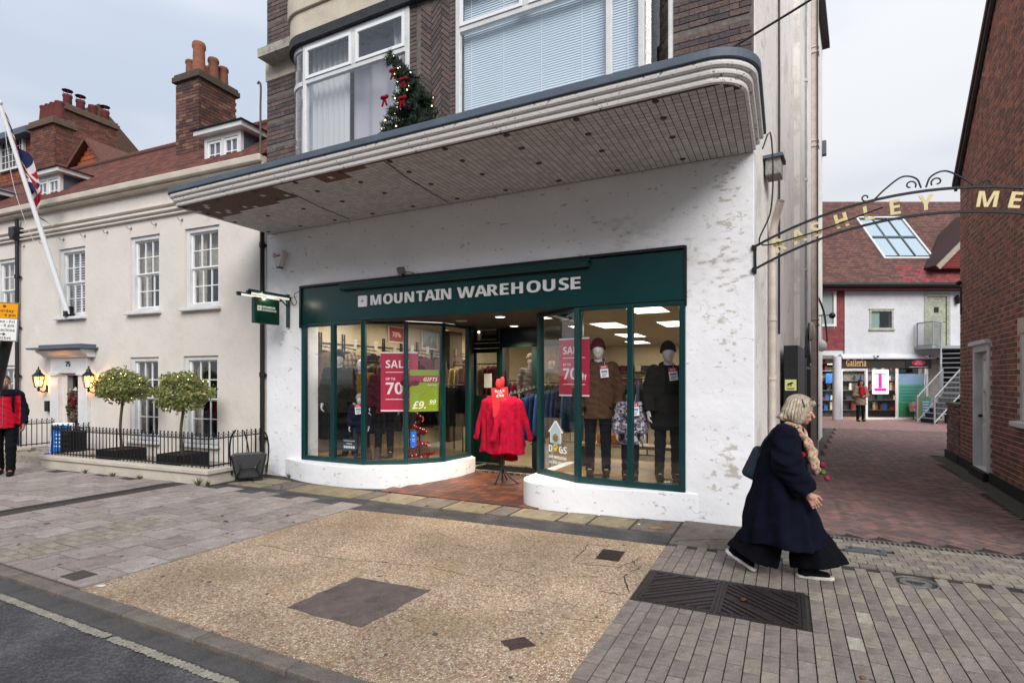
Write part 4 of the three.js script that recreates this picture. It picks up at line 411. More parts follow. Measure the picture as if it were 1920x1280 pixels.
// front garden wall, railings, plants
const HM = () => { house.updateMatrixWorld(true); return house.matrixWorld; };
function atHouse(t, s, y, off, turn = 0) { t.position.copy(V(-s, y, off).applyMatrix4(HM())); t.rotation.y = R2(3.8) + turn; return t; }
{
  const wallM = softMat('#cfc6b8', 0.9), t = atHouse(thing('garden_wall', 'low painted wall with flat coping in front of the cream house', 'wall'), 0, 0, 0);
  new G().b2(-4.6, -0.02, -0.1, 0.16, 1.0, 1.22).b2(-0.24, -0.02, -0.1, 0.16, 0.05, 1.0).b2(-4.6, -4.4, -0.1, 0.16, 0.4, 1.0).build('wall', wallM, t); new G().rbox(-2.31, 0.2, 1.1, 4.66, 0.075, 0.31, 0.015).rbox(-0.13, 0.2, 0.5, 0.3, 0.075, 0.89, 0.015).rbox(-4.5, 0.2, 0.66, 0.27, 0.075, 0.57, 0.015).build('coping', wallM, t);
  structure(atHouse(thing('forecourt', 'paved forecourt behind the low wall', 'paving'), 0, 0, 0)); new G().b2(-7.2, -0.25, 0.0, 0.14, 0.02, 0.98).build('paving', grainMat('#a59c90', 0.8), scene.getObjectByName('forecourt'));
  const t2 = atHouse(thing('garden_wall', 'low curved wall end on the far side of the house path', 'wall'), 0, 0, 0); new G().b2(-13, -6.3, -0.1, 0.18, 0.62, 0.82).build('wall', wallM, t2); new G().rbox(-9.65, 0.22, 0.72, 6.75, 0.075, 0.3, 0.015).build('coping', wallM, t2);
  const rail = (name, lab, runs) => { const r = atHouse(thing('railing', lab, 'railing'), 0, 0, 0); const bar = plain(new THREE.CylinderGeometry(0.009, 0.009, 0.56, 6)), knob = new THREE.SphereGeometry(0.016, 6, 5); const rails = new G(), sc = new G();
    for (const [x0, z0, x1, z1, y] of runs) { const L = Math.hypot(x1 - x0, z1 - z0), n = Math.round(L / 0.098), a = Math.atan2(-(z1 - z0), x1 - x0); for (const [yy, hh] of [[0.055, 0.022], [0.5, 0.018]]) rails.box((x0 + x1) / 2, y + yy, (z0 + z1) / 2, L, hh, 0.022, a); for (let i = 0; i <= n; i++) { const t = i / n, x = lerp(x0, x1, t), z = lerp(z0, z1, t), post = i % 10 === 0; const m = meshOf('upright', bar, M.iron, r); m.position.set(x, y + 0.3, z); if (post) { m.scale.set(1.6, 1.1, 1.6); m.position.y = y + 0.28; } rails.geo(knob.clone(), M4(x, y + 0.59, z)); if (i < n) { const xm = x + (x1 - x0) / n / 2, zm = z + (z1 - z0) / n / 2, dx = (x1 - x0) / L, dz = (z1 - z0) / L, pts = []; for (let k = 0; k <= 14; k++) { const th = -Math.PI * 0.2 + k / 14 * Math.PI * 1.9, rr = 0.034 - 0.018 * k / 14; pts.push([xm + dx * rr * Math.cos(th), y + 0.535 + rr * Math.sin(th), zm + dz * rr * Math.cos(th)]); } sc.tube(pts, 0.005, 4, 14); } } }
    rails.build('rail', M.iron, r); sc.build('scroll', M.iron, r).userData.kind = 'stuff'; return r; };
  rail('r', 'black iron railing with scrolled top along the low wall', [[-4.48, 1.1, -0.14, 1.1, 0.22], [-0.14, 1.1, -0.14, 0.06, 0.22], [-4.48, 1.1, -4.48, 0.45, 0.22]]); rail('r2', 'black iron railing on the far side of the house path', [[-9.6, 0.72, -6.35, 0.72, 0.24], [-6.35, 0.72, -6.35, 0.05, 0.24]]);
  // clipped bay trees in dark planters
  const leafG = (() => { const g = new THREE.BufferGeometry(); g.setAttribute('position', new THREE.Float32BufferAttribute([-0.5, 0, 0, 0, -0.22, 0.06, 0.5, 0, 0, -0.5, 0, 0, 0.5, 0, 0, 0, 0.22, 0.06], 3)); g.computeVertexNormals(); metreUV(g); return g; })();
  const leafM = [['#7a8248', 0.25], ['#929456', 0.3], ['#5d663a', 0.2], ['#a89c66', 0.25]].map(([c, t]) => new THREE.MeshPhysicalMaterial({ color: c, roughness: 0.55, transmission: t * 0.5, thickness: 0 }));
  [[2.84, 1.58, 0.8, 0.44, 0.33, 'clipped ball tree with fairy lights beside the house doorway', 12], [1.17, 1.46, 0.8, 0.47, 0.38, 'clipped ball tree with fairy lights next to the shop', 13]].forEach(([s, yc, off, rx, ry, lab, seed]) => {
    const t = atHouse(thing('bay_tree', lab, 'tree', [0, 0, 0], 0, 'clipped trees in planters'), s, 0, off), r = RNG(seed);
    new G().tube([[0.01, 0.3, 0], [-0.02, 0.8, 0.02], [0.02, yc - ry * 0.6, 0], [0, yc, 0]], 0.024, 8, 20).bar([0, yc - 0.25, 0], [0.25, yc + 0.1, 0.1], 0.01, 5).bar([0, yc - 0.2, 0], [-0.25, yc + 0.1, -0.1], 0.01, 5).bar([0, yc - 0.2, 0], [0.05, yc + 0.15, -0.25], 0.01, 5).build('trunk', grainMat('#5a5142', 0.1), t);
    const lists = leafM.map(() => []), lg = new G(); for (let i = 0; i < 3600; i++) { const a = r() * 6.283, cz = 2 * r() - 1, q = Math.pow(0.2 + 0.8 * r(), 0.4), bump = 0.62 + 0.7 * fbm((a / 6.283 + 1) % 1, (cz + 1) / 2, 7, 3, seed), rr = q * bump, sx = Math.sqrt(1 - cz * cz); const x = rx * rr * sx * Math.cos(a), z = rx * rr * sx * Math.sin(a); let y = yc + ry * rr * cz; if (cz < -0.75 && r() < 0.6) continue; const sc = 0.055 + 0.035 * r(); lists[Math.floor(r() * r() * 4)].push(new THREE.Matrix4().compose(V(x, y, z), new THREE.Quaternion().setFromEuler(new THREE.Euler(r() * 6, r() * 6, r() * 6)), V(sc, sc, sc))); if (i % 70 === 0 && q > 0.8) lg.ball(x * 1.02, y, z * 1.02, 0.007, 1, 1, 1, 6, 4); }
    const gs = lists.map((l) => mergeGeometries(l.map((m) => { const g = leafG.clone(); g.applyMatrix4(m); return g; }))); meshOf('crown', mergeGeometries(gs, true), leafM, t).userData.kind = 'stuff';
    lg.build('fairy_light', std('#fff2cc', { emissive: new THREE.Color('#ffdf9a'), emissiveIntensity: 2.2 }), t);
    const pm = grainMat('#141315', 0.3, { roughness: 0.6 }), pl = new G(); for (let k = 0; k < 4; k++) { const a = k * Math.PI / 2; pl.box(0.27 * Math.sin(a), 0.27, 0.27 * Math.cos(a), 0.56, 0.28, 0.02, a); } pl.box(0, 0.15, 0, 0.52, 0.02, 0.52).build('planter', pm, t); new G().box(0, 0.38, 0, 0.52, 0.02, 0.52).build('soil', grainMat('#2a211a', 0.2), t);
  });
  // blue pavement sign and dark crate by the doorway
  { const t = atHouse(thing('pavement_sign', 'blue and white pavement sign with rounded top by the house steps', 'sign'), 5.2, 0.14, 0.55, 0.35); const tx = canvasTex(256, 384, (x, w, h) => { x.fillStyle = '#1d6ec8'; x.fillRect(0, 0, w, h); x.fillStyle = '#dfe9f5'; x.font = 'bold 52px sans-serif'; x.textAlign = 'center'; for (let i = 0; i < 4; i++) { x.fillRect(46, 130 + i * 54, 90 + 40 * (i % 2), 16); } x.beginPath(); x.arc(w / 2, 70, 34, 0, 7); x.stroke(); }); const g = new THREE.BoxGeometry(0.42, 0.56, 0.02); new G().rbox(0, 0.33, 0, 0.48, 0.66, 0.05, 0.024, 0, -0.12).build('frame', M.whiteGloss, t); const m = meshOf('panel', g, new THREE.MeshStandardMaterial({ map: tx, roughness: 0.5 }), t); m.position.set(0, 0.33, 0.022); m.rotation.x = -0.12; new G().box(0, 0.02, 0.02, 0.46, 0.04, 0.3).build('base', std('#1b58a5'), t); }
  { const t = atHouse(thing('crate', 'dark slatted crate standing beside the blue pavement sign', 'crate'), 4.72, 0.14, 0.6); const cm = grainMat('#1d1b1b', 0.3); for (let i = 0; i < 5; i++) new G().box(0, 0.06 + 0.1 * i, 0.14, 0.34, 0.07, 0.016).build('slat', cm, t); new G().b2(-0.17, -0.15, 0, 0.52, -0.14, 0.15).b2(0.15, 0.17, 0, 0.52, -0.14, 0.15).b2(-0.17, 0.17, 0, 0.52, -0.15, -0.14).build('side', cm, t); }
  // black cart tipped up against the railing
  { const t = thing('garden_cart', 'black garden cart tipped up on end against the wall by the drainpipe', 'cart', [-8.1, 0, 0.62], R2(50)); const cm = grainMat('#15171b', 0.3, { roughness: 0.45 }); new G().ext([[-0.2, 0.02], [0.2, 0.02], [0.28, 0.42], [0.2, 0.46], [-0.2, 0.46], [-0.28, 0.42]], 0.26, M4(0, 0, -0.13, 0, -0.12), [], 0.03).build('tray', cm, t); const f = new G(); for (const s of [-1, 1]) f.tube([[s * 0.27, 0.1, -0.16], [s * 0.3, 0.5, -0.14], [s * 0.27, 0.75, -0.08], [s * 0.2, 0.86, 0.02]], 0.014, 7, 24).tube([[s * 0.2, 0.05, 0.14], [s * 0.12, 0.25, 0.19], [s * 0.16, 0.38, 0.15]], 0.011, 6, 16); f.bar([-0.12, 0.25, 0.19], [0.12, 0.25, 0.19], 0.011, 6).tube([[0.0, 0.46, -0.02], [-0.03, 0.65, -0.05], [-0.08, 0.84, -0.06]], 0.011, 6, 12).build('handle', M.iron, t); new G().bar([0.1, 0.24, 0.2], [0.1, 0.27, 0.2], 0.008).bar([-0.02, 0.12, 0.16], [-0.02, 0.15, 0.17], 0.008).build('bolt', M.chrome, t); new G().geo(new THREE.TorusGeometry(0.12, 0.03, 8, 20), M4(0, 0.13, -0.24, Math.PI / 2)).build('wheel', M.black, t); }
  // weeds along the wall foot
  { const weedM = new THREE.MeshStandardMaterial({ color: '#4a5a22', roughness: 0.8 }); [[-10.6, 1.42], [-9.9, 1.36], [-8.45, 1.28], [-8.3, 1.22], [-7.75, 0.08], [-11.4, 1.46]].forEach(([x, z], i) => { const r = RNG(90 + i), g = new G(), t = thing('weed', 'tuft of weed growing at the foot of the wall', 'weed', [x, 0, z], 0, 'weeds at the wall foot'); const h = i === 2 ? 0.16 : 0.1; for (let k = 0; k < 34; k++) { const a = r() * 6.28, l = h * (0.5 + 0.7 * r()), q = new THREE.ConeGeometry(0.008, l, 3); q.translate(0, l / 2, 0); g.geo(q, M4(0.03 * (r() - 0.5), 0, 0.03 * (r() - 0.5), a, 0.2 + 0.7 * r())); } g.build('blade', weedM, t); }); }
  // flag pole with union flag
  { const t = atHouse(thing('flag_pole', 'white flagpole angled out from the cream house', 'flagpole'), 5.9, 3.17, 0.02); const tip = [-0.05, 4.12, 1.24], L = (k) => tip.map((v) => v * k); new G().bar([0, 0, 0.05], tip, 0.055, 12, 0.035).build('pole', M.whiteGloss, t); new G().ball(...L(1.01), 0.06).build('finial', M.whiteGloss, t); new G().box(0, 0.02, 0.0, 0.16, 0.3, 0.05).box(0, 0.0, 0.06, 0.1, 0.12, 0.12).build('bracket', M.iron, t); new G().tube([L(0.97), [-0.1, 2.4, 0.95], [-0.02, 0.4, 0.25]], 0.006, 4, 30).build('halyard', std('#d5d3cc'), t);
    const f = thing('union_flag', 'red white and blue union flag drooping on the pole', 'flag'); f.position.copy(t.position); f.rotation.copy(t.rotation); const tx = canvasTex(512, 256, (x, w, h) => { x.fillStyle = '#1a2350'; x.fillRect(0, 0, w, h); const ln = (c, k, pts) => { x.strokeStyle = c; x.lineWidth = k; x.beginPath(); x.moveTo(pts[0], pts[1]); x.lineTo(pts[2], pts[3]); x.stroke(); }; ln('#d8d4d2', 52, [0, 0, w, h]); ln('#d8d4d2', 52, [w, 0, 0, h]); ln('#a3192d', 18, [0, 0, w, h]); ln('#a3192d', 18, [w, 0, 0, h]); ln('#d8d4d2', 86, [w / 2, 0, w / 2, h]); ln('#d8d4d2', 86, [0, h / 2, w, h / 2]); ln('#a3192d', 50, [w / 2, 0, w / 2, h]); ln('#a3192d', 50, [0, h / 2, w, h / 2]); });
    const nu = 40, nv = 30, pos = [], uv = [], idx = []; for (let j = 0; j <= nv; j++) for (let i = 0; i <= nu; i++) { const a = i / nu, b = j / nv, k = 0.985 - 0.3 * b, drop = a * (1.15 + 0.35 * Math.sin(b * 3.1)), fold = 0.09 * Math.sin(a * 9 + b * 5) * (0.3 + a) + 0.05 * Math.sin(a * 17 + b * 2); pos.push(tip[0] * k - 0.06 + 0.06 * a + fold, tip[1] * k - drop * 0.84, tip[2] * k - 0.05 - 0.34 * drop + 0.08 * Math.cos(a * 11 + b * 4) * a); uv.push(a, 1 - b); } for (let j = 0; j < nv; j++) for (let i = 0; i < nu; i++) { const p = j * (nu + 1) + i; idx.push(p, p + 1, p + nu + 1, p + 1, p + nu + 2, p + nu + 1); } const g = new THREE.BufferGeometry(); g.setAttribute('position', new THREE.Float32BufferAttribute(pos, 3)); g.setAttribute('uv', new THREE.Float32BufferAttribute(uv, 2)); g.setIndex(idx); g.computeVertexNormals(); meshOf('cloth', g, new THREE.MeshStandardMaterial({ map: tx, roughness: 0.9, side: THREE.DoubleSide }), f); }
}
// ---------- taller houses behind the cream house ----------
{
  const chimBrick = brickMats(['#73483e', '#835144', '#63433d', '#8c5a4a', '#774c44']);
  const t = thing('tile_hung_house', 'taller red tile hung house with brick chimneys behind the cream house', 'house', [-8.45, 0, -0.05], R2(3.8));
  const tileRed = grainMat('#70463c', 0.25), dark = grainMat('#4a3a30', 0.5);
  new G().b2(-26, -16.2, 0, 10.9, -9, -4.4).b2(-16.2, -13, 0, 8.6, -9, -4.6).build('wall', grainMat('#7d4433', 0.3), t);
  // tile hanging in courses
  { const tm = ['#8a4530', '#94503a', '#7c3d2c', '#a0583c'].map((c) => grainMat(c, 0.2)), L = [], r = RNG(61); for (let y = 8.4; y < 10.9; y += 0.11) for (let x = -20; x < -16.25; x += 0.17) { if (x < -16.6 && x > -19 && y > 9.6 && y < 11) continue; L.push({ m: M4(x + (Math.round(y / 0.11) % 2) * 0.085, y, -4.385, 0, -0.08, 0.02 * (r() - 0.5)), s: [0.164, 0.125, 0.016], v: Math.floor(r() * 4) }); } pieces(t, 'hung_tile', L, tm, 150); }
  { const w = part('window', t, [-17.7, 9.7, -4.38]); new G().ext(rect(-0.8, 0.8, 0, 1.2), 0.1, M4(0, 0, -0.02), [rect(-0.72, 0.72, 0.08, 1.12)]).build('frame', M.white, w); const g = new G(); for (let i = 1; i < 6; i++) g.b2(-0.72 + i * 0.24 - 0.012, -0.72 + i * 0.24 + 0.012, 0.08, 1.12, 0, 0.03); for (let i = 1; i < 4; i++) g.b2(-0.72, 0.72, 0.08 + i * 0.26 - 0.012, 0.08 + i * 0.26 + 0.012, 0.002, 0.028); g.build('glazing_bar', M.white, w); new G().b2(-0.72, 0.72, 0.08, 1.12, 0.004, 0.008).build('pane', std('#0d1013', { roughness: 0.08 }), w); }
  new G().ext([[4.1, 10.95], [6.6, 13.0], [9.1, 10.95]], 10.6, M4(-26.9, 0, 0, Math.PI / 2)).build('roof', grainMat('#5f4b3c', 0.3), t); new G().b2(-26, -16.1, 10.75, 10.97, -4.4, -4.0).build('eaves_board', M.lead, t);
  const mkCh = (x0, x1, z0, z1, y0, y1, seed) => { const c = part('chimney', t); new G().b2(x0 + 0.015, x1 - 0.015, y0, y1, z0 + 0.015, z1 - 0.015).build('core', grainMat('#8a7f76', 0.4), c); const L = brickField(c, x0, x1, y0, y1 - 0.02, z1, chimBrick, { seed }); const side = brickField(c, -z1 + 0.055, -z0, y0, y1 - 0.02, 0, chimBrick, { seed: seed + 1 }); const rot = new THREE.Matrix4().makeRotationY(Math.PI / 2).premultiply(M4(x1, 0, 0)); for (const q of side) { q.m.premultiply(rot); L.push(q); } pieces(c, 'brick', L, chimBrick, 60); new G().rbox((x0 + x1) / 2, y1 + 0.08, (z0 + z1) / 2, x1 - x0 + 0.16, 0.16, z1 - z0 + 0.16, 0.01).rbox((x0 + x1) / 2, y1 + 0.2, (z0 + z1) / 2, x1 - x0 + 0.08, 0.08, z1 - z0 + 0.08, 0.01).build('cap', grainMat('#6e5a4c', 0.3), c); return c; };
  const pm = grainMat('#6a2c28', 0.3); const c1 = mkCh(-13.5, -12.2, -3.45, -2.9, 7.0, 9.85, 81); for (let i = 0; i < 4; i++) new G().lathe([[0, 0], [0.17, 0], [0.17, 0.08], [0.15, 0.1], [0.12, 0.52], [0.14, 0.54], [0.13, 0.6], [0.1, 0.6]], -13.2 + 0.27 * i, 10.08, -3.15, 14).build('chimney_pot', pm, c1);
  const c2 = mkCh(-15.0, -14.2, -6.0, -4.2, 8.0, 11.3, 84); for (let i = 0; i < 4; i++) { const z = -4.5 - 0.42 * i; const g = new G().lathe([[0, 0], [0.14, 0], [0.13, 0.35], [0.15, 0.37], [0.15, 0.45], [0.1, 0.45]], -14.5, 11.52, z, 12); if (i !== 2) for (const a of [0.5, 2.6, 4.7]) g.bar([-14.5 + 0.1 * Math.cos(a), 11.92, z + 0.1 * Math.sin(a)], [-14.5 + 0.13 * Math.cos(a), 12.1, z + 0.13 * Math.sin(a)], 0.01, 4); if (i !== 2) g.lathe([[0, 0.66], [0.17, 0.62], [0.17, 0.6], [0, 0.6]], -14.5, 11.52, z, 10); g.build('chimney_pot', pm, c2); }
  { const g = part('gable', t); new G().ext([[-11.3, 7.4], [-8.6, 7.4], [-9.75, 8.68]], 1.6, M4(0, 0, -4.2)).build('wall', grainMat('#8a4128', 0.25), g); for (let i = 0; i < 9; i++) { const y = 7.5 + i * 0.13, q = (y - 7.4) / 1.28; new G().box((lerp(-11.3, -9.75, q) + lerp(-8.6, -9.75, q)) / 2, y, -2.59, 2.7 * (1 - q), 0.13, 0.025, 0, -0.1).build('tile_course', grainMat(i % 2 ? '#a4552f' : '#b06038', 0.2), g); } new G().geo(new THREE.BoxGeometry(2.1, 0.08, 1.8), M4(-10.56, 8.1, -3.3, 0, 0, Math.atan2(1.28, 1.55))).build('roof_slope', tileRed, g); new G().geo(new THREE.BoxGeometry(1.8, 0.08, 1.8), M4(-9.13, 8.08, -3.3, 0, 0, -Math.atan2(1.28, 1.15))).build('roof_slope', tileRed, g); new G().geo(new THREE.BoxGeometry(1.7, 0.3, 0.05), M4(-8.3, 7.75, -3.0, 0, -0.4, -0.35)).build('flashing', M.lead, g); new G().b2(-13.2, -11.2, 6.6, 7.9, -3.2, -2.4).build('link_roof', tileRed, g); }
}
// ---------- parking sign on its leaning post ----------
{ const t = thing('parking_sign', 'yellow and white parking sign on a leaning dark post', 'sign', [-7.62, 0, 4.38], 0); const lean = 0.42; t.rotation.order = 'YXZ'; const pl = new G().bar([0, 0, 0], [Math.sin(lean) * 2.75, Math.cos(lean) * 2.55, 0], 0.045, 14); pl.build('post', grainMat('#26262a', 0.3, { roughness: 0.5 }), t);
  const tx = canvasTex(512, 640, (x, w, h) => { x.fillStyle = '#e9e9e6'; x.fillRect(0, 0, w, h); x.fillStyle = '#e9a01c'; x.fillRect(0, 0, w, 262); x.fillStyle = '#151515'; x.strokeStyle = '#151515'; x.lineWidth = 7; x.strokeRect(7, 7, w - 14, h - 14); x.beginPath(); x.moveTo(0, 262); x.lineTo(w, 262); x.stroke(); x.textAlign = 'center'; x.fillStyle = '#6a3d12'; x.beginPath(); x.arc(w * 0.62, 62, 24, 0, 7); x.fill(); x.fillStyle = '#151515'; x.font = 'bold 66px sans-serif'; x.fillText('Saturday', w * 0.6, 158); x.fillText('8 am - 6 pm', w * 0.58, 230); x.font = 'bold 62px sans-serif'; x.fillText('Mon - Fri', w * 0.66, 338); x.fillText('8 am - 6 pm', w * 0.58, 402); x.fillText('ticket machine', w * 0.5, 480); x.lineWidth = 13; x.beginPath(); x.moveTo(w * 0.42, 530); x.lineTo(w * 0.68, 530); x.moveTo(w * 0.61, 506); x.lineTo(w * 0.68, 530); x.lineTo(w * 0.61, 554); x.stroke(); x.fillText('Pay ticket', w * 0.55, 612); });
  const s = part('plate', t, [1.12, 2.24, 0.1], R2(26)); s.rotation.z = -0.06; new G().rbox(0, 0, -0.006, 0.36, 0.36, 0.012, 0.005).build('backing', M.steel, s); const m = meshOf('face', new THREE.PlaneGeometry(0.352, 0.352), new THREE.MeshStandardMaterial({ map: tx, roughness: 0.45 }), s); m.position.z = 0.003; new G().box(0, 0.1, -0.03, 0.16, 0.03, 0.05).box(0, -0.1, -0.03, 0.16, 0.03, 0.05).build('clamp', M.steel, s); }
// ---------- alley: fittings on the shop flank, arch, brick house, far building ----------
const flankP = (d, y, o) => { const a = R2(6); return [-0.35 + d * Math.sin(a) + o * Math.cos(a), y, -0.36 - d * Math.cos(a) + o * Math.sin(a)]; };
{
  const pipeM = softMat('#d3c8be', 0.6, { roughness: 0.6 }), F = (t, d, y, o) => { t.position.set(...flankP(d, y, o)); t.rotation.y = R2(84); return t; };
  { const t = F(thing('drainpipe', 'wide cream painted square drainpipe on the alley flank of the shop', 'drainpipe'), 7.6, 0, 0.16); new G().rbox(0, 5.8, 0, 0.22, 11.6, 0.14, 0.01).build('pipe', pipeM, t); const g = new G(); for (const y of [1.1, 3.0, 5.0, 7.2, 9.4]) g.rbox(0, y, 0, 0.27, 0.05, 0.18, 0.008).rbox(0, y + 0.12, 0, 0.26, 0.03, 0.17, 0.008); g.build('collar', pipeM, t); new G().tube([[-0.13, 11, 0.06], [-0.14, 6.4, 0.06], [-0.14, 0.3, 0.06]], 0.014, 5, 30).build('cable', M.black, t); }
  { const t = F(thing('drainpipe', 'round cream drainpipe below the grey rainwater head by the canopy', 'drainpipe'), 1.0, 0, 0.08); new G().bar([0, 0.1, 0], [0, 3.5, 0], 0.045, 10).tube([[0, 3.5, 0], [0, 3.65, 0], [-0.05, 3.85, 0.04], [-0.2, 4.05, 0.12]], 0.05, 10, 20).build('pipe', pipeM, t); const g = new G(); for (const y of [0.9, 1.7, 2.5, 3.3]) g.bar([0, y, 0], [0, y + 0.05, 0], 0.055, 10); g.build('collar', pipeM, t); }
  { const t = F(thing('rainwater_head', 'grey box rainwater head at the end of the canopy', 'rainwater head'), 0.75, 4.22, 0.13); new G().rbox(0, 0.24, 0, 0.3, 0.22, 0.18, 0.012).build('box', grainMat('#a7a39c', 0.4), t); new G().ext(rect(-0.19, 0.19, 0.34, 0.38), 0.24, M4(0, 0, -0.12), [rect(-0.17, 0.17, 0.345, 0.375)]).build('rim', M.lead, t); }
  { const t = F(thing('service_box', 'tall black service cabinet with a small yellow notice in the alley', 'cabinet'), 3.0, 0, 0.16); new G().rbox(0, 1.12, 0, 1.2, 2.24, 0.2, 0.01).build('cabinet', grainMat('#1e1f22', 0.5, { roughness: 0.5 }), t); const tx = canvasTex(128, 128, (x) => { x.fillStyle = '#d9e28c'; x.fillRect(0, 0, 128, 128); x.fillStyle = '#1c1c1c'; x.fillRect(18, 100, 92, 8); x.fillRect(26, 112, 76, 6); x.save(); x.translate(60, 50); x.rotate(-0.35); x.fillRect(-34, -14, 66, 22); x.fillRect(-6, 8, 14, 22); x.restore(); x.fillRect(16, 70, 40, 8); }); const m = meshOf('notice', new THREE.BoxGeometry(0.004, 0.17, 0.16), new THREE.MeshStandardMaterial({ map: tx, roughness: 0.5 }), t); m.position.set(-0.603, 1.62, 0.0); }
  { const t = F(thing('drainpipe', 'slim grey drainpipe between the wide pipe and the iron gate', 'drainpipe'), 5.95, 0, 0.07); new G().bar([0, 0.1, 0], [0, 11.5, 0], 0.05, 10).build('pipe', softMat('#a9a49e', 0.6), t); const g = new G(); for (const y of [2.2, 4.0, 5.9, 8.0]) g.bar([0, y, 0], [0, y + 0.06, 0], 0.065, 10); g.build('collar', pipeM, t); }
  { const t = F(thing('wall_conduit', 'thin dark conduit running up the alley flank behind the canopy', 'conduit'), 2.1, 0, 0.03); new G().tube([[0, 2.4, 0], [0.02, 5, 0], [-0.02, 11.3, 0]], 0.016, 6, 20).build('conduit', M.iron, t); }
  // tall iron gate folded back against the flank
  { const t = F(thing('iron_gate', 'tall black iron gate folded back against the alley wall', 'gate'), 4.75, 0, 0.22); const g = new G(); for (let i = 0; i < 6; i++) { const x = -0.5 + i * 0.2; new G().bar([x, 0.1, 0], [x, 2.1 + 0.12 * Math.sin(i), 0], 0.018, 6).geo(new THREE.ConeGeometry(0.035, 0.3, 6), M4(x, 2.3 + 0.12 * Math.sin(i), 0)).build('upright', M.iron, t); } g.b2(-0.55, 0.6, 0.3, 0.36, -0.015, 0.015).b2(-0.55, 0.6, 1.9, 1.95, -0.015, 0.015).b2(-0.55, 0.6, 1.0, 1.05, -0.015, 0.015); g.build('rail', M.iron, t); new G().b2(-0.5, 0.5, 0.36, 1.9, -0.008, 0.008).build('panel', std('#12131a'), t); new G().tube([[-0.5, 2.1, 0], [-0.3, 2.5, 0.0], [-0.1, 2.7, 0.02], [0.05, 2.55, 0]], 0.02, 6, 20).tube([[0.3, 2.0, 0], [0.25, 2.3, 0], [0.1, 2.6, 0], [0.3, 2.8, 0]], 0.02, 6, 20).build('scroll', M.iron, t); new G().b2(-0.56, -0.53, 0.05, 2.1, -0.02, 0.02).build('stile', M.steel, t); }
  { const t = F(thing('bulkhead_lamp', 'cream oval bulkhead lamp above the iron gate', 'lamp'), 6.1, 2.55, 0.12); new G().ball(0, 0.18, 0.06, 0.14, 0.7, 1.5, 0.6).build('diffuser', std('#c9c2a8', { roughness: 0.4 }), t); new G().rbox(0, 0.16, 0.0, 0.22, 0.5, 0.04, 0.01).build('base', M.white, t); }
  { const t = F(thing('security_camera', 'white dome security camera on the alley flank', 'camera'), 9.4, 3.1, 0.1); new G().bar([0, 0.3, 0], [0, 0.3, 0.3], 0.02).box(0, 0.3, 0, 0.1, 0.12, 0.03).build('arm', M.steel, t); new G().ball(0, 0.28, 0.34, 0.08).build('lens', M.black, t); new G().bar([0, 0.3, 0.1], [0, -0.4, 0.1], 0.012).ball(0, -0.5, 0.1, 0.12, 1, 1.3, 1).build('dome', M.white, t); }
  { const t = F(thing('wall_rail', 'sloping dark handrail bracket on the alley flank', 'bracket'), 9.8, 3.3, 0.1); new G().tube([[-1.5, 0.6, 0.02], [-0.6, 0.2, 0.15], [1.2, -0.5, 0.15]], 0.025, 6, 20).build('rail', M.iron, t); }
  { const t = thing('overhead_cable', 'black cable crossing from the shop corner over the alley', 'cable'); new G().tube([[-1.6, 5.1, 0.25], [-0.3, 5.62, 0.1], [0.9, 6.1, 0.2], [3.2, 7.6, 0.6]], 0.013, 6, 40).build('wire', M.black, t); }
  { const t = thing('wall_cable', 'loose black cable hanging from the canopy end down to the arch', 'cable'); new G().tube([[-0.24, 4.3, 0.1], [-0.17, 4.5, 0.04], [-0.14, 4.25, 0.03], [-0.16, 3.6, 0.03], [-0.27, 3.25, 0.03], [0.2, 3.3, 0.03], [0.9, 3.5, 0.03]], 0.009, 5, 60).build('wire', M.black, t); }
}
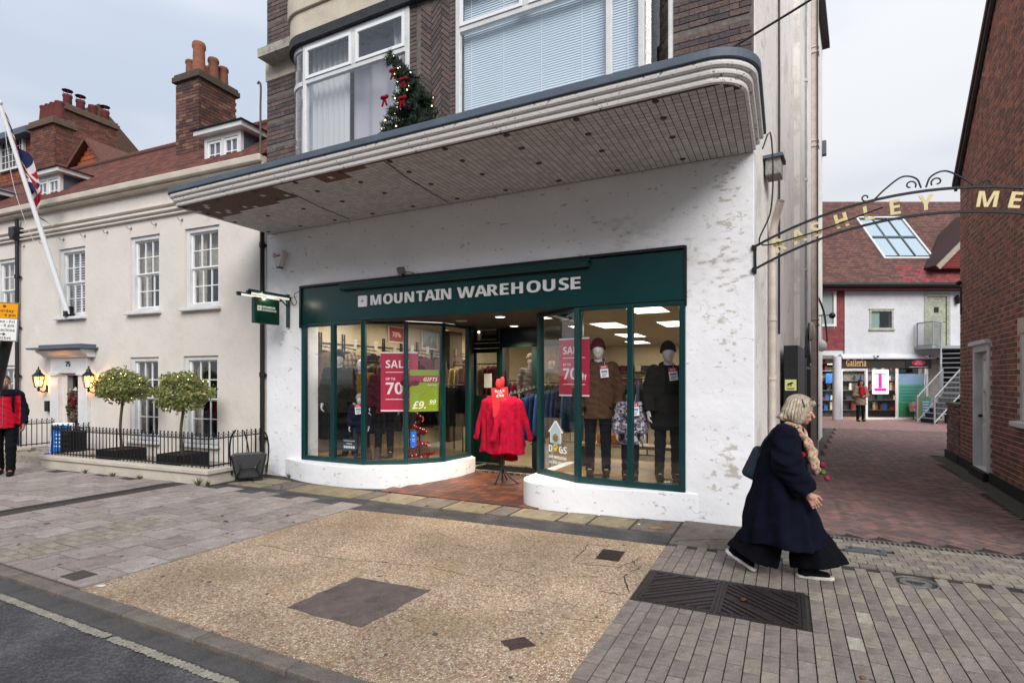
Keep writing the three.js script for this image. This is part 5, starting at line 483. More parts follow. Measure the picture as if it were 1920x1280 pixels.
// arch with gilt letters
{ const t = thing('name_arch', 'black iron arch with gold letters over the alley mouth', 'arch', [1.27, 0, 0.0]); const top = (x) => 3.625 - 0.155 * x * x, bot = (x) => 3.385 - 0.162 * x * x; const A = [], B = []; for (let i = 0; i <= 24; i++) { const x = -1.6 + 3.2 * i / 24; A.push([x, top(x), 0]); B.push([x, bot(x), 0]); }
  const flat = (P) => { const g = new G(); for (let i = 0; i < P.length - 1; i++) { const a = P[i], b = P[i + 1], L = Math.hypot(b[0] - a[0], b[1] - a[1]); g.box((a[0] + b[0]) / 2, (a[1] + b[1]) / 2, 0, L + 0.004, 0.022, 0.03, 0, 0, Math.atan2(b[1] - a[1], b[0] - a[0])); } return g; };
  flat(A).build('top_bar', M.iron, t); flat(B).build('bottom_bar', M.iron, t); for (const s of [-1, 1]) new G().box(s * 1.59, 3.08, 0, 0.025, 0.33, 0.04).box(s * 1.6, 3.22, 0, 0.05, 0.05, 0.06).box(s * 1.6, 2.96, 0, 0.05, 0.05, 0.06).build('end_plate', M.iron, t);
  const gold = std('#d8c994', { roughness: 0.5, metalness: 0.1 }); const str = 'RASHLEY MEWS', n = str.length; for (let i = 0; i < n; i++) { if (str[i] === ' ') continue; const x = [-1.34, -1.15, -0.98, -0.74, -0.49, -0.26, 0, 0, 0.49, 0.7, 0.96, 1.22][i], sl = Math.atan(-0.317 * x), g = textGeo(str[i], 0.155, 0.012); g.center(); const lt = new G().geo(g, M4(x, (top(x) + bot(x)) / 2, 0, 0, 0, sl)); lt.build('letter', gold, t); }
  const sc = new G(); for (const s of [-1, 1]) { const P = []; for (let k = 0; k <= 16; k++) { const th = -0.6 + k / 16 * 5.4, r = 0.05 - 0.03 * k / 16; P.push([s * (0.09 + 0.02 - r * Math.cos(th)) - 0.02, 3.7 + r * Math.sin(th), 0]); } sc.tube(P, 0.008, 5, 30); sc.tube([[s * 0.02 - 0.02, 3.66, 0], [s * 0.06 - 0.02, 3.76, 0], [s * 0.17 - 0.02, 3.8, 0], [s * 0.32 - 0.02, 3.7, 0], [s * 0.42 - 0.02, 3.6, 0]], 0.009, 5, 30); const Q = []; for (let k = 0; k <= 14; k++) { const th = -1.6 + k / 14 * 5, r = 0.036 - 0.018 * k / 14; Q.push([s * 0.5 + s * r * Math.cos(th) - 0.02, 3.63 + r * Math.sin(th), 0]); } sc.tube(Q, 0.008, 5, 24); } sc.build('scroll', M.iron, t); }
// brick house across the alley
{ const bh = thing('brick_house', 'red brick house with white door across the alley from the shop', 'house', [2.79, 0, 0], R2(-92.67)); const bm = brickMats(['#a6675a', '#b06f5f', '#9a6256', '#b47763', '#a2695c', '#8f5f56', '#80594f']);
  const roofY = (x) => 5.72 + 0.82 * (x + 6.98), door = [-5.85, -4.78, 0.12, 2.33], win = [-3.2, -2.1, 1.12, 2.35]; const peak = -2.6;
  const top = [[-6.98, -0.1], [0.05, -0.1], [0.05, roofY(peak) - 0.82 * (0.05 - peak)], [peak, roofY(peak)], [-6.98, roofY(-6.98)]];
  new G().ext(top, 0.3, M4(0, 0, -0.3055), [rect(door[0] + 0.02, door[1] - 0.02, 0.14, door[3] - 0.02), rect(win[0] + 0.02, win[1] - 0.02, win[2], win[3] - 0.02)]).build('wall', grainMat('#d6c9bd', 0.5), bh);
  new G().b2(-6.98, 0.04, -0.1, 6, -6.5, -6.3).b2(-6.98, -6.7, -0.1, 5.7, -6.3, -0.32).b2(-0.25, 0.05, -0.1, 5.9, -6.3, -0.32).build('outer_wall', grainMat('#6b3a30', 0.3), bh);
  const L = brickField(bh, -6.97, 0.04, 0.18, 9.4, 0.0, bm, { flemish: true, j: 0.015, seed: 52, hole: (x, y) => (x > door[0] - 0.06 && x < door[1] + 0.06 && y < door[3] + 0.03) || (x > win[0] - 0.06 && x < win[1] + 0.06 && y > win[2] - 0.06 && y < win[3] + 0.2) || y > (x < peak ? roofY(x) : roofY(peak) - 0.82 * (x - peak)) - 0.05 }); pieces(bh, 'brick', L, bm, 300);
  new G().b2(-6.99, -5.9, -0.1, 0.17, -0.2, 0.03).b2(-4.72, 0.06, -0.1, 0.17, -0.2, 0.03).build('plinth', grainMat('#1d1a1c', 0.5), bh);
  for (const [xa, xb] of [[-7.15, peak], [0.25, peak]]) { const ya = xa < peak ? roofY(xa) : roofY(peak) - 0.82 * (xa - peak), yb = roofY(peak), Ln = Math.hypot(xb - xa, yb - ya), an = Math.atan2(yb - ya, xb - xa); new G().geo(new THREE.BoxGeometry(Ln, 0.1, 6.7), M4((xa + xb) / 2, (ya + yb) / 2 + 0.06, -3.25, 0, 0, an)).build('roof_slope', grainMat('#4d342e', 0.3), bh); new G().geo(new THREE.BoxGeometry(Ln, 0.12, 0.05), M4((xa + xb) / 2, (ya + yb) / 2 - 0.01, 0.045, 0, 0, an)).build('verge_board', grainMat('#4a4543', 0.4), bh); }
  { const d = part('door', bh, [(door[0] + door[1]) / 2, 0.14, 0]); const W = 1.07; new G().ext(rect(-W / 2, W / 2, 0, 2.19), 0.16, M4(0, 0, -0.14), [rect(-W / 2 + 0.12, W / 2 - 0.12, 0.02, 2.05)], 0.008).build('frame', M.white, d); new G().rbox(0, 2.2, 0.02, W + 0.1, 0.07, 0.12, 0.012).build('head_moulding', M.white, d); new G().ext(rect(-0.41, 0.41, 0.02, 2.04), 0.045, M4(0, 0, -0.13), [rect(-0.3, 0.3, 1.42, 1.92), rect(-0.3, 0.3, 0.92, 1.36)], 0.005).build('leaf', M.whiteGloss, d); for (const y of [1.67, 1.14]) new G().box(0, y, -0.11, 0.6, y > 1.5 ? 0.5 : 0.44, 0.004).build('pane', glass, d); new G().ext(rect(-0.3, 0.3, 0.14, 0.78), 0.012, M4(0, 0, -0.085), [rect(-0.25, 0.25, 0.19, 0.73)]).build('panel_moulding', M.whiteGloss, d); new G().ball(-0.34, 0.92, -0.05, 0.03).bar([-0.34, 0.92, -0.09], [-0.34, 0.92, -0.05], 0.014).build('knob', M.black, d); new G().box(0, 0.86, -0.083, 0.22, 0.05, 0.008).build('letter_plate', M.chrome, d); new G().b2(-W / 2 + 0.02, W / 2 - 0.02, -0.16, 0.0, -0.2, 0.08).build('step', grainMat('#1f1c1d', 0.4), d); new G().b2(-0.45, 0.45, 0, 2.1, -0.9, -0.85).build('hall', grainMat('#5c554c', 0.6), d); }
  { const w = part('window', bh, [(win[0] + win[1]) / 2, win[2], 0]); const W = 1.1, H = 1.23; new G().ext(rect(-W / 2, W / 2, 0, H), 0.12, M4(0, 0, -0.13), [rect(-W / 2 + 0.08, W / 2 - 0.08, 0.08, H - 0.08)], 0.006).b2(-0.02, 0.02, 0.08, H - 0.08, -0.1, -0.05).b2(-W / 2 + 0.08, -0.02, H / 2 - 0.02, H / 2 + 0.02, -0.1, -0.05).b2(0.02, W / 2 - 0.08, H / 2 - 0.02, H / 2 + 0.02, -0.1, -0.05).build('frame', M.white, w); new G().box(0, H / 2, -0.08, W - 0.16, H - 0.16, 0.004).build('pane', glass, w); new G().rbox(0, -0.035, 0.01, W + 0.14, 0.07, 0.2, 0.01).build('sill', M.white, w); new G().rbox(0, H + 0.1, -0.04, W + 0.22, 0.2, 0.1, 0.01).build('lintel', stone, w); new G().b2(-0.5, 0.5, 0, H, -0.7, -0.65).build('room', grainMat('#4c473f', 0.6), w); }
  // bracket lamp and iron strap
  new G().bar([-6.8, 3.55, 0.02], [-6.8, 3.0, 0.02], 0.014).ball(-6.83, 3.62, 0.05, 0.05).build('iron_strap', M.iron, bh);
  // low garden wall with rounded end
  const lw = thing('low_brick_wall', 'low weathered brick wall running from the brick house corner', 'wall', [2.79, 0, 0], R2(-92.67)); const lm = brickMats(['#8a665c', '#7a5f58', '#99756a', '#755e58', '#a08074']); const LL = []; const rr = RNG(77); for (let row = 0; row < 13; row++) for (let i = 0; i < 9; i++) { const s = (i + (row % 2) * 0.5) * 0.225 + 0.1; let x, z, ry; if (s < 1.25) { x = -7.0 - s; z = -0.03; ry = 0; } else { const a = (s - 1.25) / 0.5; x = -8.25 - 0.5 * Math.sin(a); z = -0.53 + 0.5 * Math.cos(a); ry = -a; } LL.push({ m: M4(x, 0.2 + row * 0.075, z - 0.03 + 0.004 * rr(), ry), s: [0.215, 0.065, 0.1], v: Math.floor(rr() * 5) }); } pieces(lw, 'brick', LL, lm, 150); new G().b2(-8.3, -6.98, 0, 1.13, -0.25, -0.06).build('core', grainMat('#7a6d64', 0.4), lw); new G().rbox(-7.62, 1.18, -0.12, 1.36, 0.07, 0.28, 0.012).build('coping', grainMat('#6b5a50', 0.3), lw); new G().b2(-8.3, -6.995, -0.1, 0.17, -0.2, 0.04).build('plinth', grainMat('#242022', 0.4), lw); }
// far end of the alley: gallery shop with flat above
{ const gb = thing('gallery_building', 'white gallery shop with red tiled roof at the end of the alley', 'building', [3.59, 0, -21.31], R2(26.654));
  const wt = softMat('#d6d8dc', 2.2), rt = ['#6a4844', '#745048', '#614340', '#7d564c'].map((c) => grainMat(c, 0.2)), redT = ['#93484a', '#9f5050', '#864244'].map((c) => grainMat(c, 0.2));
  new G().ext(rect(-1.5, 6, 2.66, 5.7), 0.3, M4(0, 0, -0.3), [rect(-0.44, 0.6, 3.88, 4.73), rect(1.97, 2.98, 3.15, 5.38)]).build('wall', wt, gb); new G().ext([[-0.05, 2.6], [0.2, 2.6], [0.2, 2.66], [0.02, 2.82], [-0.05, 2.82]], 4.0, M4(2.3, 0, 0, -Math.PI / 2)).build('lower_soffit', wt, gb);
  new G().b2(-5, 6, 0, 6, -5, -4.8).b2(-5, 6, 2.45, 2.6, -4.8, -0.3).b2(5.9, 6, 0, 6, -4.8, -0.3).b2(2.12, 6, 0, 2.6, -0.6, -0.4).build('inner_wall', grainMat('#8f8b84', 1), gb); new G().b2(-4.6, -1.5, 2.7, 5.9, -2, -0.1).build('side_wall', wt, gb);
  { const L = [], r = RNG(5); for (let y = 3.06; y < 3.95; y += 0.1) for (let x = -4.4; x < -1.5; x += 0.17) L.push({ m: M4(x + (Math.round(y * 10) % 2) * 0.085, y, -0.06, 0, -0.1), s: [0.165, 0.12, 0.02], v: Math.floor(r() * 3) }); for (let y = 4.0; y < 5.6; y += 0.1) for (const x of [-1.78, -1.61]) L.push({ m: M4(x, y, -0.07, 0, -0.1), s: [0.165, 0.12, 0.02], v: Math.floor(r() * 3) }); pieces(gb, 'hung_tile', L, redT, 80); }
  { const w = part('window', gb, [-2.2, 4.0, -0.06]); new G().ext(rect(-0.4, 0.32, 0, 1.6), 0.1, M4(0, 0, 0), [rect(-0.32, 0.2, 0.1, 1.5)]).build('frame', M.white, w); new G().b2(-0.32, 0.2, 0.1, 1.5, 0.03, 0.034).build('pane', std('#8f9a98', { roughness: 0.1 }), w); }
  { const w = part('window', gb, [0.08, 3.88, 0]); new G().ext(rect(-0.52, 0.52, 0, 0.85), 0.08, M4(0, 0, -0.06), [rect(-0.44, 0.44, 0.07, 0.78)]).b2(-0.56, 0.56, -0.05, 0.0, -0.05, 0.08).b2(-0.55, 0.55, 0.85, 0.89, -0.05, 0.05).build('frame', grainMat('#c3c5b8', 0.5), w); new G().b2(-0.44, 0.44, 0.07, 0.78, -0.03, -0.026).build('pane', glass, w); new G().b2(-0.44, -0.02, 0.05, 0.8, -0.12, -0.1).build('blind', std('#7d9a8e'), w); new G().b2(-0.5, 0.5, 0, 0.85, -0.9, -0.85).build('room', std('#2c2421'), w); }
  { const d = part('door', gb, [2.475, 3.16, 0]); const dm = grainMat('#b4b8a4', 0.6, { roughness: 0.5 }); new G().ext(rect(-0.56, 0.56, 0, 2.26), 0.1, M4(0, 0, -0.08), [rect(-0.42, 0.42, 0, 2.14)]).build('frame', dm, d); new G().b2(-0.42, 0.42, 0.01, 2.13, -0.08, -0.04).build('leaf', dm, d); new G().b2(-0.1, 0.1, 1.45, 1.68, -0.04, -0.03).build('pane', M.black, d); new G().b2(-0.14, 0.14, 0.86, 0.92, -0.04, -0.03).build('letter_plate', M.steel, d); new G().ball(0.34, 1.05, -0.01, 0.03).build('knob', M.chrome, d); }
  { const l = part('lantern', gb, [3.29, 4.95, 0.1]); new G().lathe([[0, 0], [0.07, 0.02], [0.09, 0.28], [0.12, 0.3], [0, 0.42]], 0, 0, 0, 6).box(0, 0.2, -0.07, 0.05, 0.2, 0.06).build('body', M.iron, l); }
  // roof
  const pitch = 0.86; new G().ext([[0, 0], [4.0, 4.76], [8, 0]], 16, M4(-5.2, 5.72, 0.42, Math.PI / 2)).build('roof', grainMat('#3d2624', 0.4), gb);
  { const L = [], r = RNG(15), an = Math.atan2(4.76, 4.0), Ln = Math.hypot(4.76, 4.0); for (let row = 0; row * 0.13 < Ln; row++) for (let i = 0; i < 80; i++) { const t = row * 0.13 + 0.07, x = -5.1 + (i + (row % 2) * 0.5) * 0.2, u = t / Ln; if (x > 10.5) continue; const sx0 = lerp(-0.4, -0.75, u), sx1 = lerp(1.95, 1.28, u); if (u > 0.28 && u < 0.78 && x > 0.7 && x < 2.8) continue; L.push({ m: M4(x, 5.74 + Math.sin(an) * t, 0.44 - Math.cos(an) * t, 0, an - 0.06, 0.02 * (r() - 0.5)), s: [0.194, 0.02, 0.18], v: (x > 0.9 && u < 0.22 && r() < 0.75) || (x > 2.8 && u < 0.45 && r() < 0.7) ? 4 + Math.floor(r() * 3) : Math.floor(r() * 4) }); } pieces(gb, 'roof_tile', L, [...rt, ...redT], 150);
    const sk = part('skylight', gb, [1.75, 5.72 + 0.53 * 4.76, 0.42 - 0.53 * 4.0]); sk.rotation.order = 'YXZ'; sk.rotation.x = an - Math.PI / 2; const W = 2.25, H = 3.2; new G().ext(rect(-W / 2, W / 2, -H / 2, H / 2), 0.1, M4(0, 0, 0.0), [rect(-W / 2 + 0.09, W / 2 - 0.09, -H / 2 + 0.09, H / 2 - 0.09)]).build('frame', M.white, sk); const b = new G(); for (const x of [-0.36, 0.36]) b.b2(x - 0.025, x + 0.025, -H / 2 + 0.09, H / 2 - 0.09, 0.02, 0.09); b.b2(-W / 2 + 0.09, W / 2 - 0.09, -0.04, 0.04, 0.03, 0.1).build('glazing_bar', std('#5d6468'), sk); for (let i = 0; i < 3; i++) for (const y of [-0.72, 0.72]) new G().box(-0.69 + 0.69 * i, y, 0.05, 0.62, 1.3, 0.008).build('pane', std('#c3d6e0', { roughness: 0.08, metalness: 0.75 }), sk); }
  new G().bar([-5, 5.72, 0.5], [10, 5.72, 0.5], 0.09, 10).build('gutter', M.black, gb); new G().b2(-5, 6, 5.52, 5.68, 0, 0.4).build('eaves', grainMat('#5a2326', 0.5), gb);
  { const g = part('gable', gb, [4.4, 5.9, 0.3]); new G().ext([[-2.2, 0.55], [2, 0.55], [0.4, 3.2]], 2, M4(0, 0, -2)).build('wall', grainMat('#85373a', 0.25), g); new G().geo(new THREE.BoxGeometry(3.7, 0.14, 2.3), M4(-1.0, 1.9, -0.9, 0, 0, 0.79)).build('roof_slope', grainMat('#4a2f2c', 0.3), g); new G().geo(new THREE.BoxGeometry(3.7, 0.2, 0.06), M4(-1.02, 1.84, 0.27, 0, 0, 0.79)).build('verge_board', grainMat('#b8ab9c', 0.3), g); const c = new G(); for (let i = 0; i < 16; i++) c.b2(-2 + i * 0.13, 1.9, 0.6 + i * 0.12, 0.7 + i * 0.12, 0, 0.02); c.build('hung_tile_course', grainMat('#8c3a3a', 0.2), g); }
  // shopfront
  const sf = part('shopfront', gb), signM = grainMat('#3a352f', 0.6), cream2 = M.whiteGloss; new G().rbox(0.2, 2.4, 0.03, 3.82, 0.4, 0.12, 0.01).build('fascia', signM, sf); new G().geo(textGeo('Galleria', 0.3, 0.02, 0.86, fontSerif), M4(-1.5, 2.28, 0.09)).build('sign_letters', std('#d3a06e', { roughness: 0.5 }), sf);
  { const tx = canvasTex(256, 96, (x) => { x.fillStyle = '#15131a'; x.fillRect(0, 0, 256, 96); x.fillStyle = '#c01b4a'; x.beginPath(); x.ellipse(128, 40, 70, 30, 0, 0, 7); x.fill(); x.fillStyle = '#f0c8d2'; x.font = 'bold 22px sans-serif'; x.textAlign = 'center'; x.fillText('POST', 128, 37); x.fillText('OFFICE', 128, 58); x.fillStyle = '#cfcfd2'; x.fillRect(34, 80, 188, 5); }); const m = meshOf('sign_panel', new THREE.BoxGeometry(1.1, 0.4, 0.02), new THREE.MeshStandardMaterial({ map: tx, roughness: 0.4 }), sf); m.position.set(1.6, 2.4, 0.105); }
  new G().b2(-1.71, -1.62, 0, 2.2, -0.05, 0.05).b2(-0.62, -0.54, 0, 2.2, -0.05, 0.05).b2(0.72, 0.78, 0, 2.2, -0.05, 0.05).b2(1.98, 2.06, 0, 2.2, -0.05, 0.05).b2(-1.62, -0.62, 2.12, 2.2, -0.05, 0.05).b2(-0.54, 0.72, 0, 0.07, -0.05, 0.05).b2(0.78, 1.98, 0, 0.07, -0.05, 0.05).build('frame', cream2, sf); new G().b2(-0.54, 0.72, 0.07, 2.2, -0.004, 0.004).build('pane', glass, sf); new G().b2(0.78, 1.98, 0.07, 2.2, -0.004, 0.004).build('pane', glass, sf);
  new G().bar([-1.9, 0, 0.1], [-1.9, 2.7, 0.1], 0.17, 18).build('column', wt, gb); new G().b2(-4.5, -4.3, 0, 2.6, -2, 0).b2(-3.2, -2.95, 0, 2.6, -1.6, -1.3).b2(-2.6, -2.3, 0, 2.6, -1.8, -1.5).build('passage_post', grainMat('#8e8c88', 0.6), gb); new G().b2(-4.4, -2.1, 2.6, 2.75, -2, 0.25).build('passage_soffit', grainMat('#8f8a85', 0.6), gb); new G().b2(-4.4, -2.0, 0, 2.6, -2.6, -2.5).build('passage_wall', grainMat('#2d3136', 0.6), gb);
  // lit price screen and coloured posters in the window
  { const tx = canvasTex(192, 288, (x, w, h) => { x.fillStyle = '#fdf6fb'; x.fillRect(0, 0, w, h); x.fillStyle = '#e6127f'; x.fillRect(68, 44, 44, 176); x.fillRect(18, 222, 150, 36); x.fillRect(18, 46, 150, 12); x.fillStyle = '#8a8090'; x.fillRect(30, 14, 130, 6); for (let i = 0; i < 14; i++) { x.fillRect(20, 68 + i * 11, 36, 3); x.fillRect(128, 68 + i * 11, 34, 3); } }); const t2 = thing('window_screen', 'bright pink and white lit poster screen in the gallery window', 'screen', [0, 0, 0]); gb.updateMatrixWorld(true); t2.position.copy(V(0.1, 1.12, -0.08).applyMatrix4(gb.matrixWorld)); t2.rotation.y = R2(26.654); new G().rbox(0, 0.5, -0.02, 0.72, 1.08, 0.03, 0.01).build('frame', M.white, t2); const m = meshOf('display', new THREE.PlaneGeometry(0.68, 1.04), new THREE.MeshStandardMaterial({ color: '#000000', emissive: '#ffffff', emissiveMap: tx, emissiveIntensity: 0.95, roughness: 0.3 }), t2); m.position.set(0, 0.5, 0.0); const l = new THREE.RectAreaLight(0xffd6ee, 1.2, 0.68, 1.04); l.position.set(0, 0.5, 0.012); l.rotation.y = Math.PI; t2.add(l); }
  { const tx = canvasTex(256, 448, (x, w, h) => { x.fillStyle = '#3f9a86'; x.fillRect(0, 0, w, h); x.fillStyle = '#7f9fbd'; x.fillRect(0, 0, w, 110); x.fillStyle = '#1c4b41'; for (let i = 0; i < 5; i++) { x.fillRect(20, 130 + i * 34, 216 - 30 * (i % 2), 5); x.fillRect(30, 142 + i * 34, 190 - 20 * (i % 3), 5); } x.fillStyle = '#2f8a5a'; x.fillRect(0, 300, w, 148); }); const t3 = thing('window_poster', 'large green and blue poster filling the gallery window', 'poster'); t3.position.copy(V(1.38, 0.1, -0.03).applyMatrix4(gb.matrixWorld)); t3.rotation.y = R2(26.654); const m = meshOf('sheet', new THREE.BoxGeometry(1.16, 1.85, 0.006), new THREE.MeshStandardMaterial({ map: tx, roughness: 0.6 }), t3); m.position.y = 0.93; }
  { const t4 = thing('poster_stand', 'yellow and teal upright poster stand before the stairs', 'sign'); t4.position.copy(V(1.55, 0, 0.5).applyMatrix4(gb.matrixWorld)); t4.rotation.y = R2(20); new G().rbox(0, 0.52, 0, 0.5, 1.0, 0.06, 0.02, 0, -0.06).build('frame', grainMat('#a3a53a', 0.3), t4); const tx = canvasTex(128, 256, (x, w, h) => { x.fillStyle = '#1f8d95'; x.fillRect(0, 0, w, h); x.fillStyle = '#d7ecec'; for (let i = 0; i < 6; i++) x.fillRect(18, 40 + i * 34, 92 - 14 * (i % 2), 12); }); const m = meshOf('panel', new THREE.BoxGeometry(0.36, 0.86, 0.01), new THREE.MeshStandardMaterial({ map: tx, roughness: 0.5 }), t4); m.position.set(0.05, 0.5, 0.035); m.rotation.x = -0.06; }
  { const t5 = thing('card_rack', 'pale pink rack of cards in front of the green poster', 'rack'); t5.position.copy(V(1.45, 0.35, 0.3).applyMatrix4(gb.matrixWorld)); t5.rotation.y = R2(26); new G().box(0, 0.2, 0, 0.62, 0.4, 0.22, 0, -0.25).build('tray', grainMat('#c9a096', 0.2), t5); new G().bar([-0.2, -0.35, 0], [-0.2, 0.1, 0], 0.012).bar([0.2, -0.35, 0], [0.2, 0.1, 0], 0.012).build('leg', M.iron, t5); for (let i = 0; i < 5; i++) new G().box(-0.24 + 0.12 * i, 0.22, 0.14, 0.09, 0.12, 0.01, 0, -0.25).build('card', std(['#b0525a', '#e0d0c4', '#8a5a66', '#d88a90', '#efe7dd'][i]), t5); }
  { const t6 = thing('gallery_display', 'crowded display shelves inside the gallery shop', 'shelf'); t6.position.copy(V(0, 0, -1.6).applyMatrix4(gb.matrixWorld)); t6.rotation.y = R2(26.654); const r = RNG(19); new G().b2(-1.7, 2.0, 0, 2.3, -0.35, -0.3).build('back', grainMat('#6f6f72', 0.5), t6); for (let k = 0; k < 5; k++) new G().b2(-1.7, 2.0, 0.3 + k * 0.45, 0.33 + k * 0.45, -0.3, 0).build('shelf', M.steel, t6); const cs = ['#1d5fa8', '#7a2d33', '#c7b99a', '#39424a', '#8d6a4a', '#c4c4c4']; for (let k = 0; k < 46; k++) { const row = k % 5, w = 0.1 + 0.16 * r(), h = 0.15 + 0.22 * r(); new G().box(-1.6 + 3.5 * r(), 0.33 + row * 0.45 + h / 2, -0.15, w, h, 0.1).build('ware', std(cs[Math.floor(r() * 6)]), t6); } new G().b2(-1.45, -0.7, 1.55, 2.0, 0.05, 0.08).build('blue_panel', std('#2a6fc0'), t6); }
  { const l = new THREE.RectAreaLight(0xfff0dc, 5, 3, 0.8); const o = thing('ceiling_light', 'white ceiling light panel inside the gallery shop', 'light'); o.position.copy(V(0, 2.4, -0.9).applyMatrix4(gb.matrixWorld)); o.rotation.y = R2(26.654); new G().box(0, 0.01, 0, 3, 0.03, 0.8).build('panel', std('#ffffff', { emissive: '#fff3e0', emissiveIntensity: 1.2 }), o); l.position.set(0, -0.02, 0); l.rotation.x = -Math.PI / 2; o.add(l); }
  // outside stairs
  { const st = thing('steel_staircase', 'grey steel outside stairs with mesh rails up to the flat door', 'stairs'); st.position.copy(V(0, 0, 0).applyMatrix4(gb.matrixWorld)); st.rotation.y = R2(26.654); const gm = std('#9a9ea2', { metalness: 0.4, roughness: 0.5 }), dk = grainMat('#23262c', 0.4); new G().b2(1.5, 3.6, 3.0, 3.12, 0.02, 1.0).build('landing', gm, st);
    // upper flight along the brick house, lower flight turning back towards the shop window
    const d = [-0.63, 0.77], wv = [0.77, 0.63], at = (l, w) => [2.75 + d[0] * l + wv[0] * w, 0.75 + d[1] * l + wv[1] * w]; for (let i = 0; i < 9; i++) { const y = 3.0 - 0.2 * i, [x, z] = at(0.22 * i, 0); new G().box(x, y, z, 1.0, 0.035, 0.26, R2(-39.3)).build('tread', gm, st); const [x2, z2] = at(0.22 * i - 0.1, 0); new G().box(x2, y - 0.1, z2, 0.98, 0.15, 0.01, R2(-39.3)).build('riser', dk, st); } new G().b2(1.2, 2.3, 1.15, 1.22, 1.8, 2.8).build('half_landing', gm, st);
    for (let i = 0; i < 6; i++) { const y = 1.02 - 0.2 * i; new G().b2(1.05 - 0.17 * i, 1.25 - 0.17 * i, y - 0.035, y, 1.85, 2.7).build('tread', gm, st); new G().b2(1.24 - 0.17 * i, 1.25 - 0.17 * i, y, y + 0.17, 1.86, 2.69).build('riser', dk, st); }
    const bars = (pts, y0, y1, n, name) => { const g = new G(); for (let k = 0; k < pts.length - 1; k++) { const a = pts[k], b = pts[k + 1]; for (let i = 0; i < n; i++) { const q = i / n; g.bar([lerp(a[0], b[0], q), lerp(a[1], b[1], q) + y0, lerp(a[2], b[2], q)], [lerp(a[0], b[0], q), lerp(a[1], b[1], q) + y1, lerp(a[2], b[2], q)], 0.006, 4); } } const m = g.build('mesh_infill', gm, st); m.userData.kind = 'stuff'; }; const run = (pts) => { for (let k = 0; k < pts.length - 1; k++) for (const h of [1.02, 0.06]) { const a = pts[k], b = pts[k + 1]; new G().bar([a[0], a[1] + h, a[2]], [b[0], b[1] + h, b[2]], 0.028, 6).build('handrail', gm, st); } for (const a of pts) new G().bar([a[0], a[1] - 0.05, a[2]], [a[0], a[1] + 1.04, a[2]], 0.028, 6).build('post', gm, st); bars(pts, 0.06, 1.0, 20); };
    const e0 = at(0, -0.52), e1 = at(1.85, -0.52); run([[1.55, 3.1, 0.1], [1.55, 3.1, 0.97], [e0[0], 3.1, e0[1]], [e1[0], 1.3, e1[1]]]); run([[1.25, 1.1, 1.86], [0.25, 0, 1.86]]); run([[2.3, 1.2, 2.74], [1.25, 1.1, 2.74], [0.25, 0, 2.74]]); new G().b2(1.25, 2.3, 0, 1.12, 1.95, 2.7).build('support_wall', dk, st); }
  for (const [x, lab] of [[-0.3, 'twin floodlight above the gallery sign lettering'], [1.9, 'floodlight above the pink badge on the gallery fascia']]) { const t7 = thing('floodlight', lab, 'lamp'); t7.position.copy(V(x, 2.66, 0.2).applyMatrix4(gb.matrixWorld)); t7.rotation.y = R2(26.654); new G().rbox(0, 0.04, 0.02, 0.16, 0.12, 0.1, 0.02).build('housing', M.white, t7); new G().ball(0.05, 0.04, 0.08, 0.04).build('lens', M.black, t7); new G().box(0, 0.04, -0.05, 0.04, 0.04, 0.06).build('bracket', M.white, t7); }
}
// ---------- figures: signed distance fields meshed with surface nets ----------
const smin = (a, b, k) => { const h = clamp(0.5 + 0.5 * (b - a) / k); return lerp(b, a, h) - k * h * (1 - h); };
// primitive lists: ['c', ax,ay,az, bx,by,bz, ra,rb] tapered capsule, ['e', x,y,z, rx,ry,rz] ellipsoid
const cap = (a, b, ra, rb = ra) => ['c', ...a, ...b, ra, rb], ell = (p, r) => ['e', ...p, ...r];
function dist(P, x, y, z, k) {
  let d = 1e3;
  for (const p of P) {
    let q;
    if (p[0] === 'c') { const ux = p[4] - p[1], uy = p[5] - p[2], uz = p[6] - p[3], vx = x - p[1], vy = y - p[2], vz = z - p[3]; const t = clamp((ux * vx + uy * vy + uz * vz) / (ux * ux + uy * uy + uz * uz || 1)); q = Math.hypot(vx - ux * t, vy - uy * t, vz - uz * t) - lerp(p[7], p[8], t); }
    else { const a = (x - p[1]) / p[4], b = (y - p[2]) / p[5], c = (z - p[3]) / p[6], n = Math.hypot(a, b, c), m = Math.hypot(a / p[4], b / p[5], c / p[6]); q = n < 1e-6 ? -Math.min(p[4], p[5], p[6]) : n * (n - 1) / (m || 1); }
    d = d > 900 ? q : smin(d, q, k);
  }
  return d;
}
